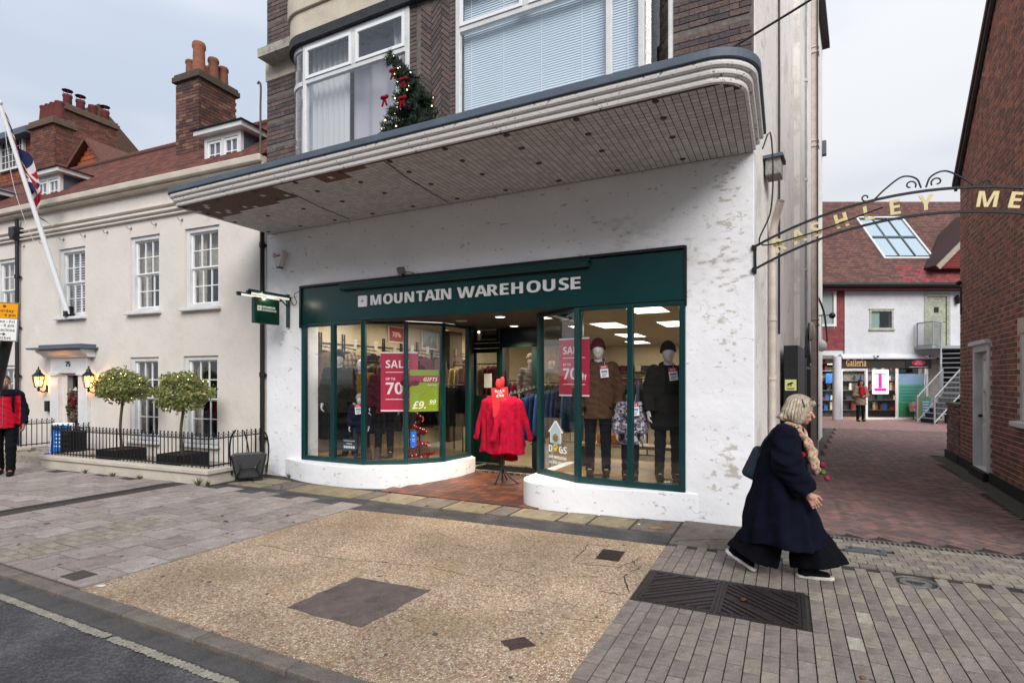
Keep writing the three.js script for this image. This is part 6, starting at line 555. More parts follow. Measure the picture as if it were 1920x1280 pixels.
function nets(fn, lo, hi, c) {
  const nx = Math.ceil((hi[0] - lo[0]) / c) + 1, ny = Math.ceil((hi[1] - lo[1]) / c) + 1, nz = Math.ceil((hi[2] - lo[2]) / c) + 1, F = new Float32Array(nx * ny * nz), id = (i, j, k) => i + nx * (j + ny * k);
  const B = 4, far = c * B * 0.87 * 1.15 + 0.01;
  for (let K = 0; K < nz; K += B) for (let J = 0; J < ny; J += B) for (let I = 0; I < nx; I += B) { const h = (B - 1) / 2, d0 = fn(lo[0] + (I + h) * c, lo[1] + (J + h) * c, lo[2] + (K + h) * c), skip = Math.abs(d0) > far; for (let k = K; k < Math.min(K + B, nz); k++) for (let j = J; j < Math.min(J + B, ny); j++) for (let i = I; i < Math.min(I + B, nx); i++) F[id(i, j, k)] = skip ? d0 : fn(lo[0] + i * c, lo[1] + j * c, lo[2] + k * c); }
  const vid = new Int32Array(nx * ny * nz).fill(-1), pos = [], idx = [];
  for (let k = 0; k < nz - 1; k++) for (let j = 0; j < ny - 1; j++) for (let i = 0; i < nx - 1; i++) {
    let m = 0, sx = 0, sy = 0, sz = 0, n = 0; const v = []; for (let q = 0; q < 8; q++) { const f = F[id(i + (q & 1), j + ((q >> 1) & 1), k + (q >> 2))]; v.push(f); if (f < 0) m |= 1 << q; } if (m === 0 || m === 255) continue;
    for (let a = 0; a < 8; a++) for (const b of [1, 2, 4]) { if (a & b) continue; const e = a | b; if ((v[a] < 0) === (v[e] < 0)) continue; const t = v[a] / (v[a] - v[e]); sx += (a & 1) + (b === 1 ? t : 0); sy += ((a >> 1) & 1) + (b === 2 ? t : 0); sz += (a >> 2) + (b === 4 ? t : 0); n++; }
    vid[id(i, j, k)] = pos.length / 3; pos.push(lo[0] + (i + sx / n) * c, lo[1] + (j + sy / n) * c, lo[2] + (k + sz / n) * c);
  }
  const quad = (a, b, d, e, flip) => { if (a < 0 || b < 0 || d < 0 || e < 0) return; flip ? idx.push(a, b, d, a, d, e) : idx.push(a, d, b, a, e, d); };
  for (let k = 1; k < nz - 1; k++) for (let j = 1; j < ny - 1; j++) for (let i = 1; i < nx - 1; i++) { const f = F[id(i, j, k)] < 0;
    if (f !== F[id(i + 1, j, k)] < 0) quad(vid[id(i, j - 1, k - 1)], vid[id(i, j, k - 1)], vid[id(i, j, k)], vid[id(i, j - 1, k)], f);
    if (f !== F[id(i, j + 1, k)] < 0) quad(vid[id(i - 1, j, k - 1)], vid[id(i - 1, j, k)], vid[id(i, j, k)], vid[id(i, j, k - 1)], f);
    if (f !== F[id(i, j, k + 1)] < 0) quad(vid[id(i - 1, j - 1, k)], vid[id(i, j - 1, k)], vid[id(i, j, k)], vid[id(i - 1, j, k)], f); }
  const g = new THREE.BufferGeometry(); g.setAttribute('position', new THREE.Float32BufferAttribute(pos, 3)); g.setIndex(idx);
  const N = new Float32Array(pos.length), e = c * 0.5; for (let i = 0; i < pos.length; i += 3) { const x = pos[i], y = pos[i + 1], z = pos[i + 2]; let a = fn(x + e, y, z) - fn(x - e, y, z), b = fn(x, y + e, z) - fn(x, y - e, z), d = fn(x, y, z + e) - fn(x, y, z - e); const l = Math.hypot(a, b, d) || 1; N[i] = a / l; N[i + 1] = b / l; N[i + 2] = d / l; }
  g.setAttribute('normal', new THREE.BufferAttribute(N, 3)); metreUV(g); return plain(g);
}
function bounds(P, pad) { const lo = [1e3, 1e3, 1e3], hi = [-1e3, -1e3, -1e3]; for (const p of P) { const pts = p[0] === 'c' ? [[p[1], p[2], p[3], p[7], p[7], p[7]], [p[4], p[5], p[6], p[8], p[8], p[8]]] : [[p[1], p[2], p[3], p[4], p[5], p[6]]]; for (const q of pts) for (let a = 0; a < 3; a++) { lo[a] = Math.min(lo[a], q[a] - q[3 + a] - pad); hi[a] = Math.max(hi[a], q[a] + q[3 + a] + pad); } } return [lo, hi]; }
function field(P, k, cell, mod) { const [lo, hi] = bounds(P, 0.03); return nets((x, y, z) => { const d = dist(P, x, y, z, k); return mod ? mod(d, x, y, z) : d; }, lo, hi, cell); }
// hand: palm and five fingers; w wrist, f finger direction, n palm normal (all unit arrays), s size, side +-1 for the thumb
function handPrims(w, f, n, s, side, curl = 0.5) { const F = V(...f).normalize(), N = V(...n).normalize(), T = new THREE.Vector3().crossVectors(F, N).multiplyScalar(side), at = (a, b, c) => { const p = V(...w).addScaledVector(F, a * s).addScaledVector(T, b * s).addScaledVector(N, c * s); return [p.x, p.y, p.z]; }, P = [cap(at(-0.02, 0, 0), at(0.02, 0, 0), 0.026 * s, 0.028 * s)]; for (const b of [-0.027, -0.009, 0.01, 0.028]) P.push(cap(at(0.01, b * 0.8, 0), at(0.085, b, 0), 0.015 * s, 0.0125 * s)); [[-0.03, 0.055], [-0.0105, 0.07], [0.01, 0.078], [0.03, 0.07]].forEach(([b, l]) => { const m = at(0.085 + l * 0.55 * Math.cos(curl * 0.6), b * 1.1, l * 0.55 * Math.sin(curl * 0.6)), e = at(0.085 + l * 0.55 * Math.cos(curl * 0.6) + l * 0.5 * Math.cos(curl * 1.7), b * 1.12, l * 0.55 * Math.sin(curl * 0.6) + l * 0.5 * Math.sin(curl * 1.7)); P.push(cap(at(0.085, b, 0), m, 0.0105 * s, 0.0095 * s), cap(m, e, 0.0095 * s, 0.008 * s)); }); P.push(cap(at(0.015, 0.026, 0.005), at(0.05, 0.056, 0.015), 0.014 * s, 0.011 * s), cap(at(0.05, 0.056, 0.015), at(0.085, 0.062, 0.026), 0.011 * s, 0.009 * s)); return P; }
const handGeo = (P) => field(P, 0.005, 0.0045);
const skinM = (c) => new THREE.MeshPhysicalMaterial({ color: c, roughness: 0.6, sheen: 0.2, map: rep(clothT, 0.2) });
// human head in its own frame (face towards +z, y up, centre of skull at origin)
function headPrims(s = 1) { return [ell([0, 0.025 * s, -0.012 * s], [0.074 * s, 0.096 * s, 0.094 * s]), ell([0, -0.045 * s, 0.03 * s], [0.052 * s, 0.066 * s, 0.056 * s]), cap([0, -0.085 * s, 0.055 * s], [0, -0.09 * s, 0.06 * s], 0.02 * s), cap([0, 0.01 * s, 0.083 * s], [0, -0.028 * s, 0.108 * s], 0.008 * s, 0.0135 * s), cap([-0.03 * s, 0.026 * s, 0.078 * s], [0.03 * s, 0.026 * s, 0.078 * s], 0.009 * s), cap([-0.016 * s, -0.054 * s, 0.086 * s], [0.016 * s, -0.054 * s, 0.086 * s], 0.008 * s), cap([-0.015 * s, -0.066 * s, 0.083 * s], [0.015 * s, -0.066 * s, 0.083 * s], 0.007 * s), ell([0.076 * s, -0.005 * s, -0.01 * s], [0.011 * s, 0.03 * s, 0.018 * s]), ell([-0.076 * s, -0.005 * s, -0.01 * s], [0.011 * s, 0.03 * s, 0.018 * s]), ell([0.034 * s, -0.02 * s, 0.056 * s], [0.024 * s, 0.024 * s, 0.024 * s]), ell([-0.034 * s, -0.02 * s, 0.056 * s], [0.024 * s, 0.024 * s, 0.024 * s])]; }
function headGeo(s, m) { const sockets = (d, x, y, z) => { for (const sx of [-1, 1]) { const q = Math.hypot(x - sx * 0.03 * s, (y - 0.008 * s) * 1.3, z - 0.092 * s) - 0.016 * s; d = -smin(-d, q, 0.012); } return d; }; const g = field(headPrims(s), 0.014, 0.0055, sockets); g.applyMatrix4(m); return g; }
function faceParts(parent, m, s, lip = '#8d4a44', brow = '#4a3a30') { const eye = new G(), iris = new G(), lips = new G(), br = new G(); for (const sx of [-1, 1]) { eye.geo(new THREE.SphereGeometry(0.0115 * s, 10, 8), M4(sx * 0.03 * s, 0.008 * s, 0.074 * s)); iris.geo(new THREE.SphereGeometry(0.0062 * s, 8, 6), M4(sx * 0.03 * s, 0.008 * s, 0.0805 * s)); br.geo(new THREE.BoxGeometry(0.03 * s, 0.005 * s, 0.006 * s), M4(sx * 0.03 * s, 0.03 * s, 0.088 * s)); } lips.geo(new THREE.SphereGeometry(0.02 * s, 10, 6).scale(1, 0.32, 0.3), M4(0, -0.06 * s, 0.0925 * s)); for (const [g, n, c] of [[eye, 'eye', '#d8d4cc'], [iris, 'iris', '#2c2a26'], [lips, 'lips', lip], [br, 'eyebrow', brow]]) { const o = g.build(n, std(c, { roughness: 0.4 }), parent); o.geometry.applyMatrix4(m); } }

// ---------- woman striding past in a long dark coat ----------
{
  const t = thing('person', 'person with blond bob in a long navy coat and flared trousers striding past the shop', 'person', [-0.05, 0, 1.56], R2(90)); t.rotation.y = R2(84);
  const skin = skinM('#cf9a86'), navy = clothMat('#080b1e', 0.16, { roughness: 0.97, sheen: 0.05 }), black = clothMat('#05070f', 0.16, { sheen: 0.05 });
  const hm = M4(0, 1.435, 0.165, 0.05, 0.24, 0);
  // body, continuous from head to feet
  const hand = handPrims([-0.2, 0.76, 0.24], [0.1, -0.85, 0.5], [0.9, 0, -0.2], 0.95, 1, 0.9), hand2 = handPrims([0.24, 0.78, 0.02], [0, -1, 0.1], [-1, 0, 0.1], 0.95, 1, 0.7);
  const legB = [[-0.08, 0.8, 0.0], [-0.07, 0.48, -0.02], [-0.07, 0.19, -0.32]], legF = [[0.08, 0.8, 0.02], [0.07, 0.46, 0.14], [0.06, 0.12, 0.2]];
  const body = [cap([0, 1.37, 0.13], [0, 1.2, 0.06], 0.055, 0.06), ell([0, 1.12, 0.03], [0.17, 0.2, 0.11]), ell([0, 0.88, 0.0], [0.17, 0.16, 0.13]), cap([-0.17, 1.22, 0.05], [-0.23, 1.0, 0.1], 0.05, 0.04), cap([-0.23, 1.0, 0.1], [-0.2, 0.76, 0.24], 0.04, 0.026), cap([0.17, 1.22, 0.05], [0.25, 1.0, 0.0], 0.05, 0.04), cap([0.25, 1.0, 0], [0.24, 0.78, 0.02], 0.04, 0.026)]; for (const l of [legB, legF]) body.push(cap(l[0], l[1], 0.08, 0.055), cap(l[1], l[2], 0.055, 0.035));
  const bg = mergeGeometries([field(body, 0.03, 0.013), headGeo(0.95, hm), handGeo(hand), handGeo(hand2)]); meshOf('body', bg, skin, t); faceParts(t, hm, 0.95, '#9a4a4c', '#7a6144');
  // hair: bob swept back from the face
  { const P = [ell([0, 0.04, -0.025], [0.092, 0.098, 0.112]), ell([0, -0.03, -0.06], [0.098, 0.085, 0.088]), ell([0.066, -0.035, -0.005], [0.032, 0.085, 0.058]), ell([-0.066, -0.035, -0.005], [0.032, 0.085, 0.058]), cap([-0.05, -0.085, -0.12], [0.05, -0.085, -0.12], 0.03), cap([0, -0.075, -0.12], [0, -0.095, -0.165], 0.035, 0.012), cap([-0.05, 0.085, 0.068], [0.05, 0.085, 0.068], 0.02)]; const g = field(P, 0.02, 0.006, (d, x, y, z) => { const a = Math.atan2(x, z + 0.02); d += 0.0035 * Math.sin(a * 26 + y * 30) + 0.002 * Math.sin(a * 61 - y * 40); return Math.max(d, -(Math.hypot(x / 0.062, (y + 0.03) / 0.098, (z - 0.105) / 0.085) - 1) * 0.06); }); g.applyMatrix4(hm); meshOf('hair', g, new THREE.MeshPhysicalMaterial({ color: '#ffffff', roughness: 0.55, map: rep(mk(256, (u, v) => mix3([160, 142, 114], [230, 220, 202], fbm(u, v * 0.1, 48, 3, 5))), 0.16), bumpMap: rep(mk(256, (u, v) => grey(255 * fbm(u, v * 0.08, 64, 2, 9)), false), 0.16), bumpScale: 0.006 }), t);
    const sg = new G(); sg.geo(new THREE.TorusGeometry(0.094, 0.006, 6, 24, Math.PI), M4(0, 0.045, 0.02, 0, -0.6)); for (const sx of [-1, 1]) sg.geo(new THREE.SphereGeometry(0.026, 10, 6).scale(1, 0.75, 0.3), M4(sx * 0.032, 0.125, 0.06, 0, -0.8)); const o = sg.build('sunglasses', std('#2a221e', { roughness: 0.2 }), t); o.geometry.applyMatrix4(hm); }
  // coat: wide A-line body and bell sleeves
  { const ring = [[1.315, 0.075, 0.09, 0.085, 0], [1.27, 0.155, 0.125, 0.06, 0], [1.18, 0.215, 0.155, 0.035, 0], [1.0, 0.24, 0.19, 0.02, 0.2], [0.8, 0.25, 0.225, 0.01, 0.5], [0.6, 0.265, 0.262, 0.0, 0.8], [0.42, 0.28, 0.3, 0.005, 1], [0.3, 0.288, 0.33, 0.008, 1]]; const nu = 72, rows = []; for (let j = 0; j <= 60; j++) { const y = lerp(1.315, 0.3, j / 60); let a = 0; while (a < ring.length - 2 && y < ring[a + 1][0]) a++; const A = ring[a], B = ring[a + 1], q = clamp((A[0] - y) / (A[0] - B[0])); rows.push([y, ...[1, 2, 3, 4].map((n) => lerp(A[n], B[n], q))]); }
    const pos = [], idx = [], uv = []; const sheet = (off) => rows.forEach(([y, rx, rz, cz, fo], j) => { for (let i = 0; i <= nu; i++) { const th = i / nu * 2 * Math.PI, f = 1 + fo * (0.075 * Math.sin(5 * th + 1.3 + 1.5 * y) + 0.05 * Math.sin(9 * th + y * 4) + 0.03 * Math.sin(17 * th + 2 - y * 3)) + 0.028 * Math.sin(y * 17 + 3 * th) * (1 - fo * 0.5) + 0.012 * Math.sin(y * 37 - 5 * th); const hem = fo > 0.98 ? 0.018 * Math.sin(3 * th + 0.6) : 0; pos.push((rx * f - off) * Math.sin(th), y + hem * (j / 60), cz + (rz * f - off) * Math.cos(th)); uv.push(i / nu * 1.6, y); } }); sheet(0); sheet(0.012); const n1 = nu + 1, H = rows.length; for (let s = 0; s < 2; s++) for (let j = 0; j < H - 1; j++) for (let i = 0; i < nu; i++) { const p = s * H * n1 + j * n1 + i; s ? idx.push(p, p + 1, p + n1, p + 1, p + n1 + 1, p + n1) : idx.push(p, p + n1, p + 1, p + 1, p + n1, p + n1 + 1); } for (let i = 0; i < nu; i++) { const p = (H - 1) * n1 + i, q = p + H * n1; idx.push(p, q, p + 1, p + 1, q, q + 1); const a = i, b = i + H * n1; idx.push(a, a + 1, b, a + 1, b + 1, b); } const g = new THREE.BufferGeometry(); g.setAttribute('position', new THREE.Float32BufferAttribute(pos, 3)); g.setAttribute('uv', new THREE.Float32BufferAttribute(uv, 2)); g.setIndex(idx); g.computeVertexNormals();
    const slv = (P, cut) => field(P, 0.05, 0.011, (d, x, y, z) => { d += 0.006 * Math.sin(y * 46 + z * 30) + 0.004 * Math.sin(y * 80 - x * 50); return Math.max(d, cut(x, y, z)); });
    const s1 = slv([cap([-0.14, 1.23, 0.05], [-0.22, 1.02, 0.08], 0.1, 0.115), cap([-0.22, 1.02, 0.08], [-0.21, 0.8, 0.2], 0.11, 0.1)], (x, y, z) => (z - 0.22) * 0.5 - (y - 0.77) * 0.86), s2 = slv([cap([0.14, 1.23, 0.05], [0.24, 1.02, 0.0], 0.1, 0.105), cap([0.24, 1.02, 0.0], [0.24, 0.82, 0.02], 0.105, 0.1)], (x, y) => 0.8 - y);
    meshOf('coat', mergeGeometries([plain(g), s1, s2]), navy, t); }
  // flared trousers and trainers
  { const leg = (C) => { // C: rows of [y, z, x, rx, rz, tilt]
      const nu = 40, pos = [], uv = [], idx = [], n1 = nu + 1, N = 26, rows = []; for (let j = 0; j <= N; j++) { const q = j / N * (C.length - 1), a = Math.min(C.length - 2, Math.floor(q)), k = sstep(0, 1, q - a) * 0.5 + (q - a) * 0.5; rows.push(C[a].map((v, n) => lerp(v, C[a + 1][n], k))); }
      for (const off of [0, 0.01]) rows.forEach(([y, z, x, rx, rz, tl], j) => { for (let i = 0; i <= nu; i++) { const th = i / nu * 6.2832, w = j / N, f = 1 + w * (0.09 * Math.sin(4 * th + 0.7) + 0.05 * Math.sin(9 * th + 2)) + 0.02 * Math.sin(y * 40 + 2 * th); const dz = (rz * f - off) * Math.cos(th); pos.push(x + (rx * f - off) * Math.sin(th), y + tl * dz, z + dz); uv.push(i / nu, y); } });
      const H = rows.length; for (let s = 0; s < 2; s++) for (let j = 0; j < H - 1; j++) for (let i = 0; i < nu; i++) { const p = s * H * n1 + j * n1 + i; s ? idx.push(p, p + 1, p + n1, p + 1, p + n1 + 1, p + n1) : idx.push(p, p + n1, p + 1, p + 1, p + n1, p + n1 + 1); } for (let i = 0; i < nu; i++) { const p = (H - 1) * n1 + i, q = p + H * n1; idx.push(p, q, p + 1, p + 1, q, q + 1); } const g = new THREE.BufferGeometry(); g.setAttribute('position', new THREE.Float32BufferAttribute(pos, 3)); g.setAttribute('uv', new THREE.Float32BufferAttribute(uv, 2)); g.setIndex(idx); g.computeVertexNormals(); return plain(g); };
    meshOf('trousers', mergeGeometries([leg([[0.8, 0.0, -0.08, 0.12, 0.14, 0], [0.5, -0.06, -0.08, 0.12, 0.15, 0], [0.32, -0.15, -0.07, 0.13, 0.18, -0.1], [0.15, -0.215, -0.07, 0.135, 0.185, -0.4]]), leg([[0.8, 0.02, 0.08, 0.12, 0.14, 0], [0.5, 0.12, 0.08, 0.12, 0.15, 0.05], [0.3, 0.24, 0.07, 0.13, 0.17, 0.1], [0.125, 0.295, 0.06, 0.135, 0.205, 0.22]])]), black, t);
    const shoe = (m, n) => { const s = part('shoe', t); const up = field([ell([0, 0.05, -0.07], [0.04, 0.05, 0.055]), cap([0, 0.05, -0.06], [0, 0.035, 0.09], 0.042, 0.032), ell([0, 0.085, -0.055], [0.036, 0.04, 0.045])], 0.03, 0.007, (d, x, y) => Math.max(d, 0.018 - y)); up.applyMatrix4(m); meshOf('upper', up, clothMat('#14121a', 0.08), s); const so = field([cap([0, 0.02, -0.1], [0, 0.014, 0.0], 0.044, 0.04), cap([0, 0.014, 0.0], [0, 0.016, 0.115], 0.04, 0.036)], 0.02, 0.007, (d, x, y) => Math.max(d, y - 0.03, -y)); so.applyMatrix4(m); meshOf('sole', so, std('#c9c4be'), s); };
    shoe(M4(-0.07, 0.085, -0.32, 0, 0.52), 1); shoe(M4(0.06, 0.0, 0.26, 0, -0.08), 2); }
  // scarf with pom-poms, tote bag, ring
  { const tx = canvasTex(256, 256, (x) => { const r = RNG(3); x.fillStyle = '#a8987c'; x.fillRect(0, 0, 256, 256); const cs = ['#b8294e', '#d98a96', '#6f7d3c', '#cbbfa4', '#4c5a3a', '#c9502f', '#8a7a58']; for (let i = 0; i < 170; i++) { x.fillStyle = cs[Math.floor(r() * 7)]; x.beginPath(); x.ellipse(r() * 256, r() * 256, 5 + r() * 13, 4 + r() * 9, r() * 3, 0, 7); x.fill(); } }); tx.wrapS = tx.wrapT = THREE.RepeatWrapping; tx.repeat.set(4, 4); const sm = new THREE.MeshStandardMaterial({ map: tx, roughness: 0.9 }); const P = [[0, 1.33, 0.06], [-0.075, 1.325, 0.1], [-0.09, 1.3, 0.16]]; const g = field([cap([-0.06, 1.33, 0.06], [-0.08, 1.29, 0.15], 0.022, 0.024), cap([-0.08, 1.29, 0.15], [-0.09, 1.14, 0.225], 0.024, 0.026), cap([-0.09, 1.14, 0.225], [-0.1, 0.98, 0.265], 0.026, 0.03), cap([0.06, 1.33, 0.06], [0.07, 1.29, 0.15], 0.022, 0.024), cap([0.07, 1.29, 0.15], [0.04, 1.1, 0.25], 0.024, 0.028), cap([0.04, 1.1, 0.25], [-0.02, 0.92, 0.285], 0.028, 0.032)], 0.02, 0.01, (d, x, y, z) => d + 0.006 * Math.sin(y * 60 + x * 70)); meshOf('scarf', g, sm, t); for (const [x, y, z, c] of [[-0.16, 1.08, 0.19, '#b8183a'], [-0.08, 0.89, 0.36, '#c93058'], [-0.1, 1.0, 0.33, '#a3304a'], [-0.05, 0.93, 0.33, '#6f8a3c']]) new G().ball(x, y, z, 0.022, 1, 1, 1, 10, 8).build('pom_pom', clothMat(c, 0.05), t); }
  { const b = thing('shoulder_bag', 'blue grey shoulder bag at the back of the coat', 'bag', [-0.05, 0, 1.56], R2(84)); const g = plain(new RoundedBoxGeometry(0.1, 0.3, 0.26, 5, 0.045)); g.applyMatrix4(M4(-0.02, 0.94, -0.14, 0, 0.42, 0)); metreUV(g); meshOf('bag', g, clothMat('#2f3c49', 0.2), b); new G().tube([[-0.06, 1.06, -0.16], [-0.12, 1.2, -0.09], [-0.12, 1.31, 0.03]], 0.012, 6, 16).build('strap', clothMat('#2b3a44', 0.2), b); }
}
// ---------- standing figures ----------
function joints(H, o = {}) { const s = H / 1.8, J = { head: [0, 1.685, 0.02], neck: [0, 1.52, 0], chest: [0, 1.34, 0], waist: [0, 1.1, 0.01], pelvis: [0, 0.97, 0], shL: [0.185, 1.46, 0], shR: [-0.185, 1.46, 0], elL: [0.26, 1.17, -0.02], elR: [-0.26, 1.17, -0.02], wrL: [0.27, 0.92, 0.07], wrR: [-0.27, 0.92, 0.07], hiL: [0.095, 0.92, 0], hiR: [-0.095, 0.92, 0], knL: [0.105, 0.5, 0.02], knR: [-0.105, 0.5, 0.02], anL: [0.11, 0.08, -0.02], anR: [-0.11, 0.08, -0.02], ...o }; for (const k in J) J[k] = J[k].map((v) => v * s); J.s = s; return J; }
const sc3 = (a, k) => a.map((v) => v * k);
function bodyPrims(J) { const s = J.s; return [cap(J.neck, J.head, 0.058 * s, 0.056 * s), ell([J.chest[0], J.chest[1], J.chest[2]], [0.165 * s, 0.2 * s, 0.11 * s]), ell(J.waist, [0.14 * s, 0.16 * s, 0.1 * s]), ell(J.pelvis, [0.165 * s, 0.13 * s, 0.12 * s]), cap(J.shL, J.elL, 0.052 * s, 0.042 * s), cap(J.elL, J.wrL, 0.042 * s, 0.027 * s), cap(J.shR, J.elR, 0.052 * s, 0.042 * s), cap(J.elR, J.wrR, 0.042 * s, 0.027 * s), cap(J.hiL, J.knL, 0.085 * s, 0.055 * s), cap(J.knL, J.anL, 0.055 * s, 0.036 * s), cap(J.hiR, J.knR, 0.085 * s, 0.055 * s), cap(J.knR, J.anR, 0.055 * s, 0.036 * s), cap(J.anL, [J.anL[0], 0.035 * s, J.anL[2] + 0.13 * s], 0.038 * s, 0.03 * s), cap(J.anR, [J.anR[0], 0.035 * s, J.anR[2] + 0.13 * s], 0.038 * s, 0.03 * s)]; }
function coatPrims(J, p, hem, flare = 0.0) { const s = J.s; const hz = [0, hem, 0]; return [ell([0, J.chest[1] + 0.03 * s, J.chest[2]], [(0.185 + p) * s, 0.19 * s, (0.125 + p) * s]), cap([0, J.chest[1], 0], [0, hem, 0.01], (0.15 + p) * s, (0.165 + p + flare) * s), cap([0.07 * s, J.chest[1] - 0.1 * s, 0], [0.09 * s, hem, 0], (0.12 + p * 0.8) * s), cap([-0.07 * s, J.chest[1] - 0.1 * s, 0], [-0.09 * s, hem, 0], (0.12 + p * 0.8) * s), cap(J.shL, J.elL, (0.068 + p) * s, (0.056 + p) * s), cap(J.elL, J.wrL, (0.056 + p) * s, (0.043 + p) * s), cap(J.shR, J.elR, (0.068 + p) * s, (0.056 + p) * s), cap(J.elR, J.wrR, (0.056 + p) * s, (0.043 + p) * s)]; }
function coatGeo(J, p, hem, o = {}) { const s = J.s, P = coatPrims(J, p, hem, o.flare || 0); if (o.hood) P.push(ell([0, J.neck[1] + 0.0 * s, J.neck[2] - 0.09 * s], [0.12 * s, 0.09 * s, 0.07 * s]), cap([0.09 * s, J.neck[1] - 0.02 * s, 0.02], [0.04 * s, J.neck[1] - 0.1 * s, 0.11 * s], 0.035 * s), cap([-0.09 * s, J.neck[1] - 0.02 * s, 0.02], [-0.04 * s, J.neck[1] - 0.1 * s, 0.11 * s], 0.035 * s)); return field(P, 0.035, o.cell || 0.016, (d, x, y, z) => { d += (o.quilt ? 0.007 * Math.abs(Math.sin(y * 34)) : 0.004 * Math.sin(y * 43 + x * 24) + 0.004 * Math.sin(y * 71 - z * 60 + x * 30)); if (Math.abs(x) < 0.006 && z > 0) d += 0.006; if (y < hem + 0.06 && y > hem + 0.05 && Math.abs(x) < 0.25) d += 0.003; d = Math.max(d, (hem - y) - (Math.abs(x) > 0.23 * s ? 1 : 0)); for (const [w, e] of [[J.wrL, J.elL], [J.wrR, J.elR]]) { const n = V(w[0] - e[0], w[1] - e[1], w[2] - e[2]).normalize(), q = (x - w[0]) * n.x + (y - w[1]) * n.y + (z - w[2]) * n.z; if (Math.hypot(x - w[0], y - w[1], z - w[2]) < 0.13) d = Math.max(d, q); } const ny = y - (J.neck[1] + 0.04 * s); return Math.max(d, Math.min(0.2, o.hood ? -1 : ny)); }); }
function trouserGeo(J, p, cell = 0.016) { const s = J.s; return field([ell(J.pelvis, [(0.17 + p) * s, 0.14 * s, (0.125 + p) * s]), cap(J.hiL, J.knL, (0.09 + p) * s, (0.066 + p) * s), cap(J.knL, J.anL, (0.066 + p) * s, (0.055 + p) * s), cap(J.hiR, J.knR, (0.09 + p) * s, (0.066 + p) * s), cap(J.knR, J.anR, (0.066 + p) * s, (0.055 + p) * s)], 0.025, cell, (d, x, y, z) => Math.max(d + 0.003 * Math.sin(y * 60 + z * 30), 0.05 * s - y)); }
function bootGeo(J) { const s = J.s, P = []; for (const k of ['anL', 'anR']) { const a = J[k]; P.push(cap([a[0], a[1] + 0.06 * s, a[2]], [a[0], 0.05 * s, a[2]], 0.052 * s, 0.05 * s), cap([a[0], 0.045 * s, a[2]], [a[0], 0.04 * s, a[2] + 0.16 * s], 0.05 * s, 0.042 * s)); } return field(P, 0.02, 0.014, (d, x, y) => Math.max(d, -y)); }
const hatGeo = (J, tall = 0.07) => { const s = J.s, h = J.head; return field([ell([0, h[1] + 0.055 * s, h[2] - 0.01], [0.1 * s, (0.065 + tall) * s, 0.112 * s]), cap([0, h[1] + 0.05 * s, h[2] - 0.02], [0, h[1] + 0.04 * s, h[2] - 0.03], 0.1 * s)], 0.02, 0.01, (d, x, y, z) => Math.max(d + 0.002 * Math.sin(Math.atan2(x, z) * 34), h[1] + 0.035 * s + 0.25 * (z - h[2]) - y)); };
// shop mannequins
const manWhite = std('#c8c8c8', { roughness: 0.35 });
function mannequin(H, label, o = {}) {
  const t = thing('mannequin', label, 'mannequin', [0, 0, 0], 0, o.group), J = joints(H, o.pose); const P = bodyPrims(J), s = J.s;
  const head = field([ell(sc3([0, 1.7, 0.02], s), [0.077 * s, 0.115 * s, 0.095 * s]), ell(sc3([0, 1.65, 0.05], s), [0.055 * s, 0.075 * s, 0.06 * s]), cap(sc3([0, 1.69, 0.11], s), sc3([0, 1.675, 0.12], s), 0.008 * s)], 0.03, 0.009);
  const hs = [1, -1].map((q) => { const w = q > 0 ? J.wrL : J.wrR, e = q > 0 ? J.elL : J.elR; return handGeo(handPrims(w, [w[0] - e[0], w[1] - e[1], w[2] - e[2]], [-q, 0, 0.15], s, q > 0 ? 1 : 1, 0.5)); });
  meshOf('body', mergeGeometries([field(P, 0.03, 0.016), head, ...hs]), manWhite, t);
  meshOf('coat', coatGeo(J, o.p ?? 0.016, (o.hem ?? 0.78) * s, o), o.coat, t); meshOf('trousers', trouserGeo(J, 0.006), o.trousers, t); meshOf('boots', bootGeo(J), o.boots || clothMat('#2a2320', 0.1), t);
  if (o.hat) meshOf('hat', hatGeo(J), o.hat, t);
  if (o.tag) { const tx = canvasTex(96, 144, (x) => { x.fillStyle = '#e9e9ee'; x.fillRect(0, 0, 96, 144); x.fillStyle = '#b5203f'; x.fillRect(0, 0, 96, 44); x.fillStyle = '#efe3e6'; x.font = 'bold 26px sans-serif'; x.textAlign = 'center'; x.fillText('SALE', 48, 31); x.fillStyle = '#5d88b0'; x.fillRect(12, 62, 72, 26); x.fillStyle = '#33333a'; x.fillRect(14, 102, 66, 8); x.fillRect(14, 120, 50, 8); }); const m = meshOf('price_tag', new THREE.BoxGeometry(0.11, 0.17, 0.004), new THREE.MeshStandardMaterial({ map: tx, roughness: 0.5 }), t); m.position.set(o.tag[0], o.tag[1], o.tag[2]); m.rotation.set(-0.1, o.tag[3] || 0, 0.1); new G().bar([o.tag[0], o.tag[1] + 0.085, o.tag[2]], [o.tag[0] + 0.02, o.tag[1] + 0.2, o.tag[2] - 0.06], 0.002, 4).build('tag_string', std('#dddddd'), t); }
  new G().lathe([[0, 0], [0.16 * s, 0], [0.16 * s, 0.008], [0, 0.012]], 0, -0.012, 0, 24).build('stand', M.chrome, t); return t;
}
const navyTr = clothMat('#12141c', 0.15), blackTr = clothMat('#0c0c0e', 0.15);
const place = (t, x, y, z, deg) => { t.position.set(x, y, z); t.rotation.y = R2(deg); return t; };
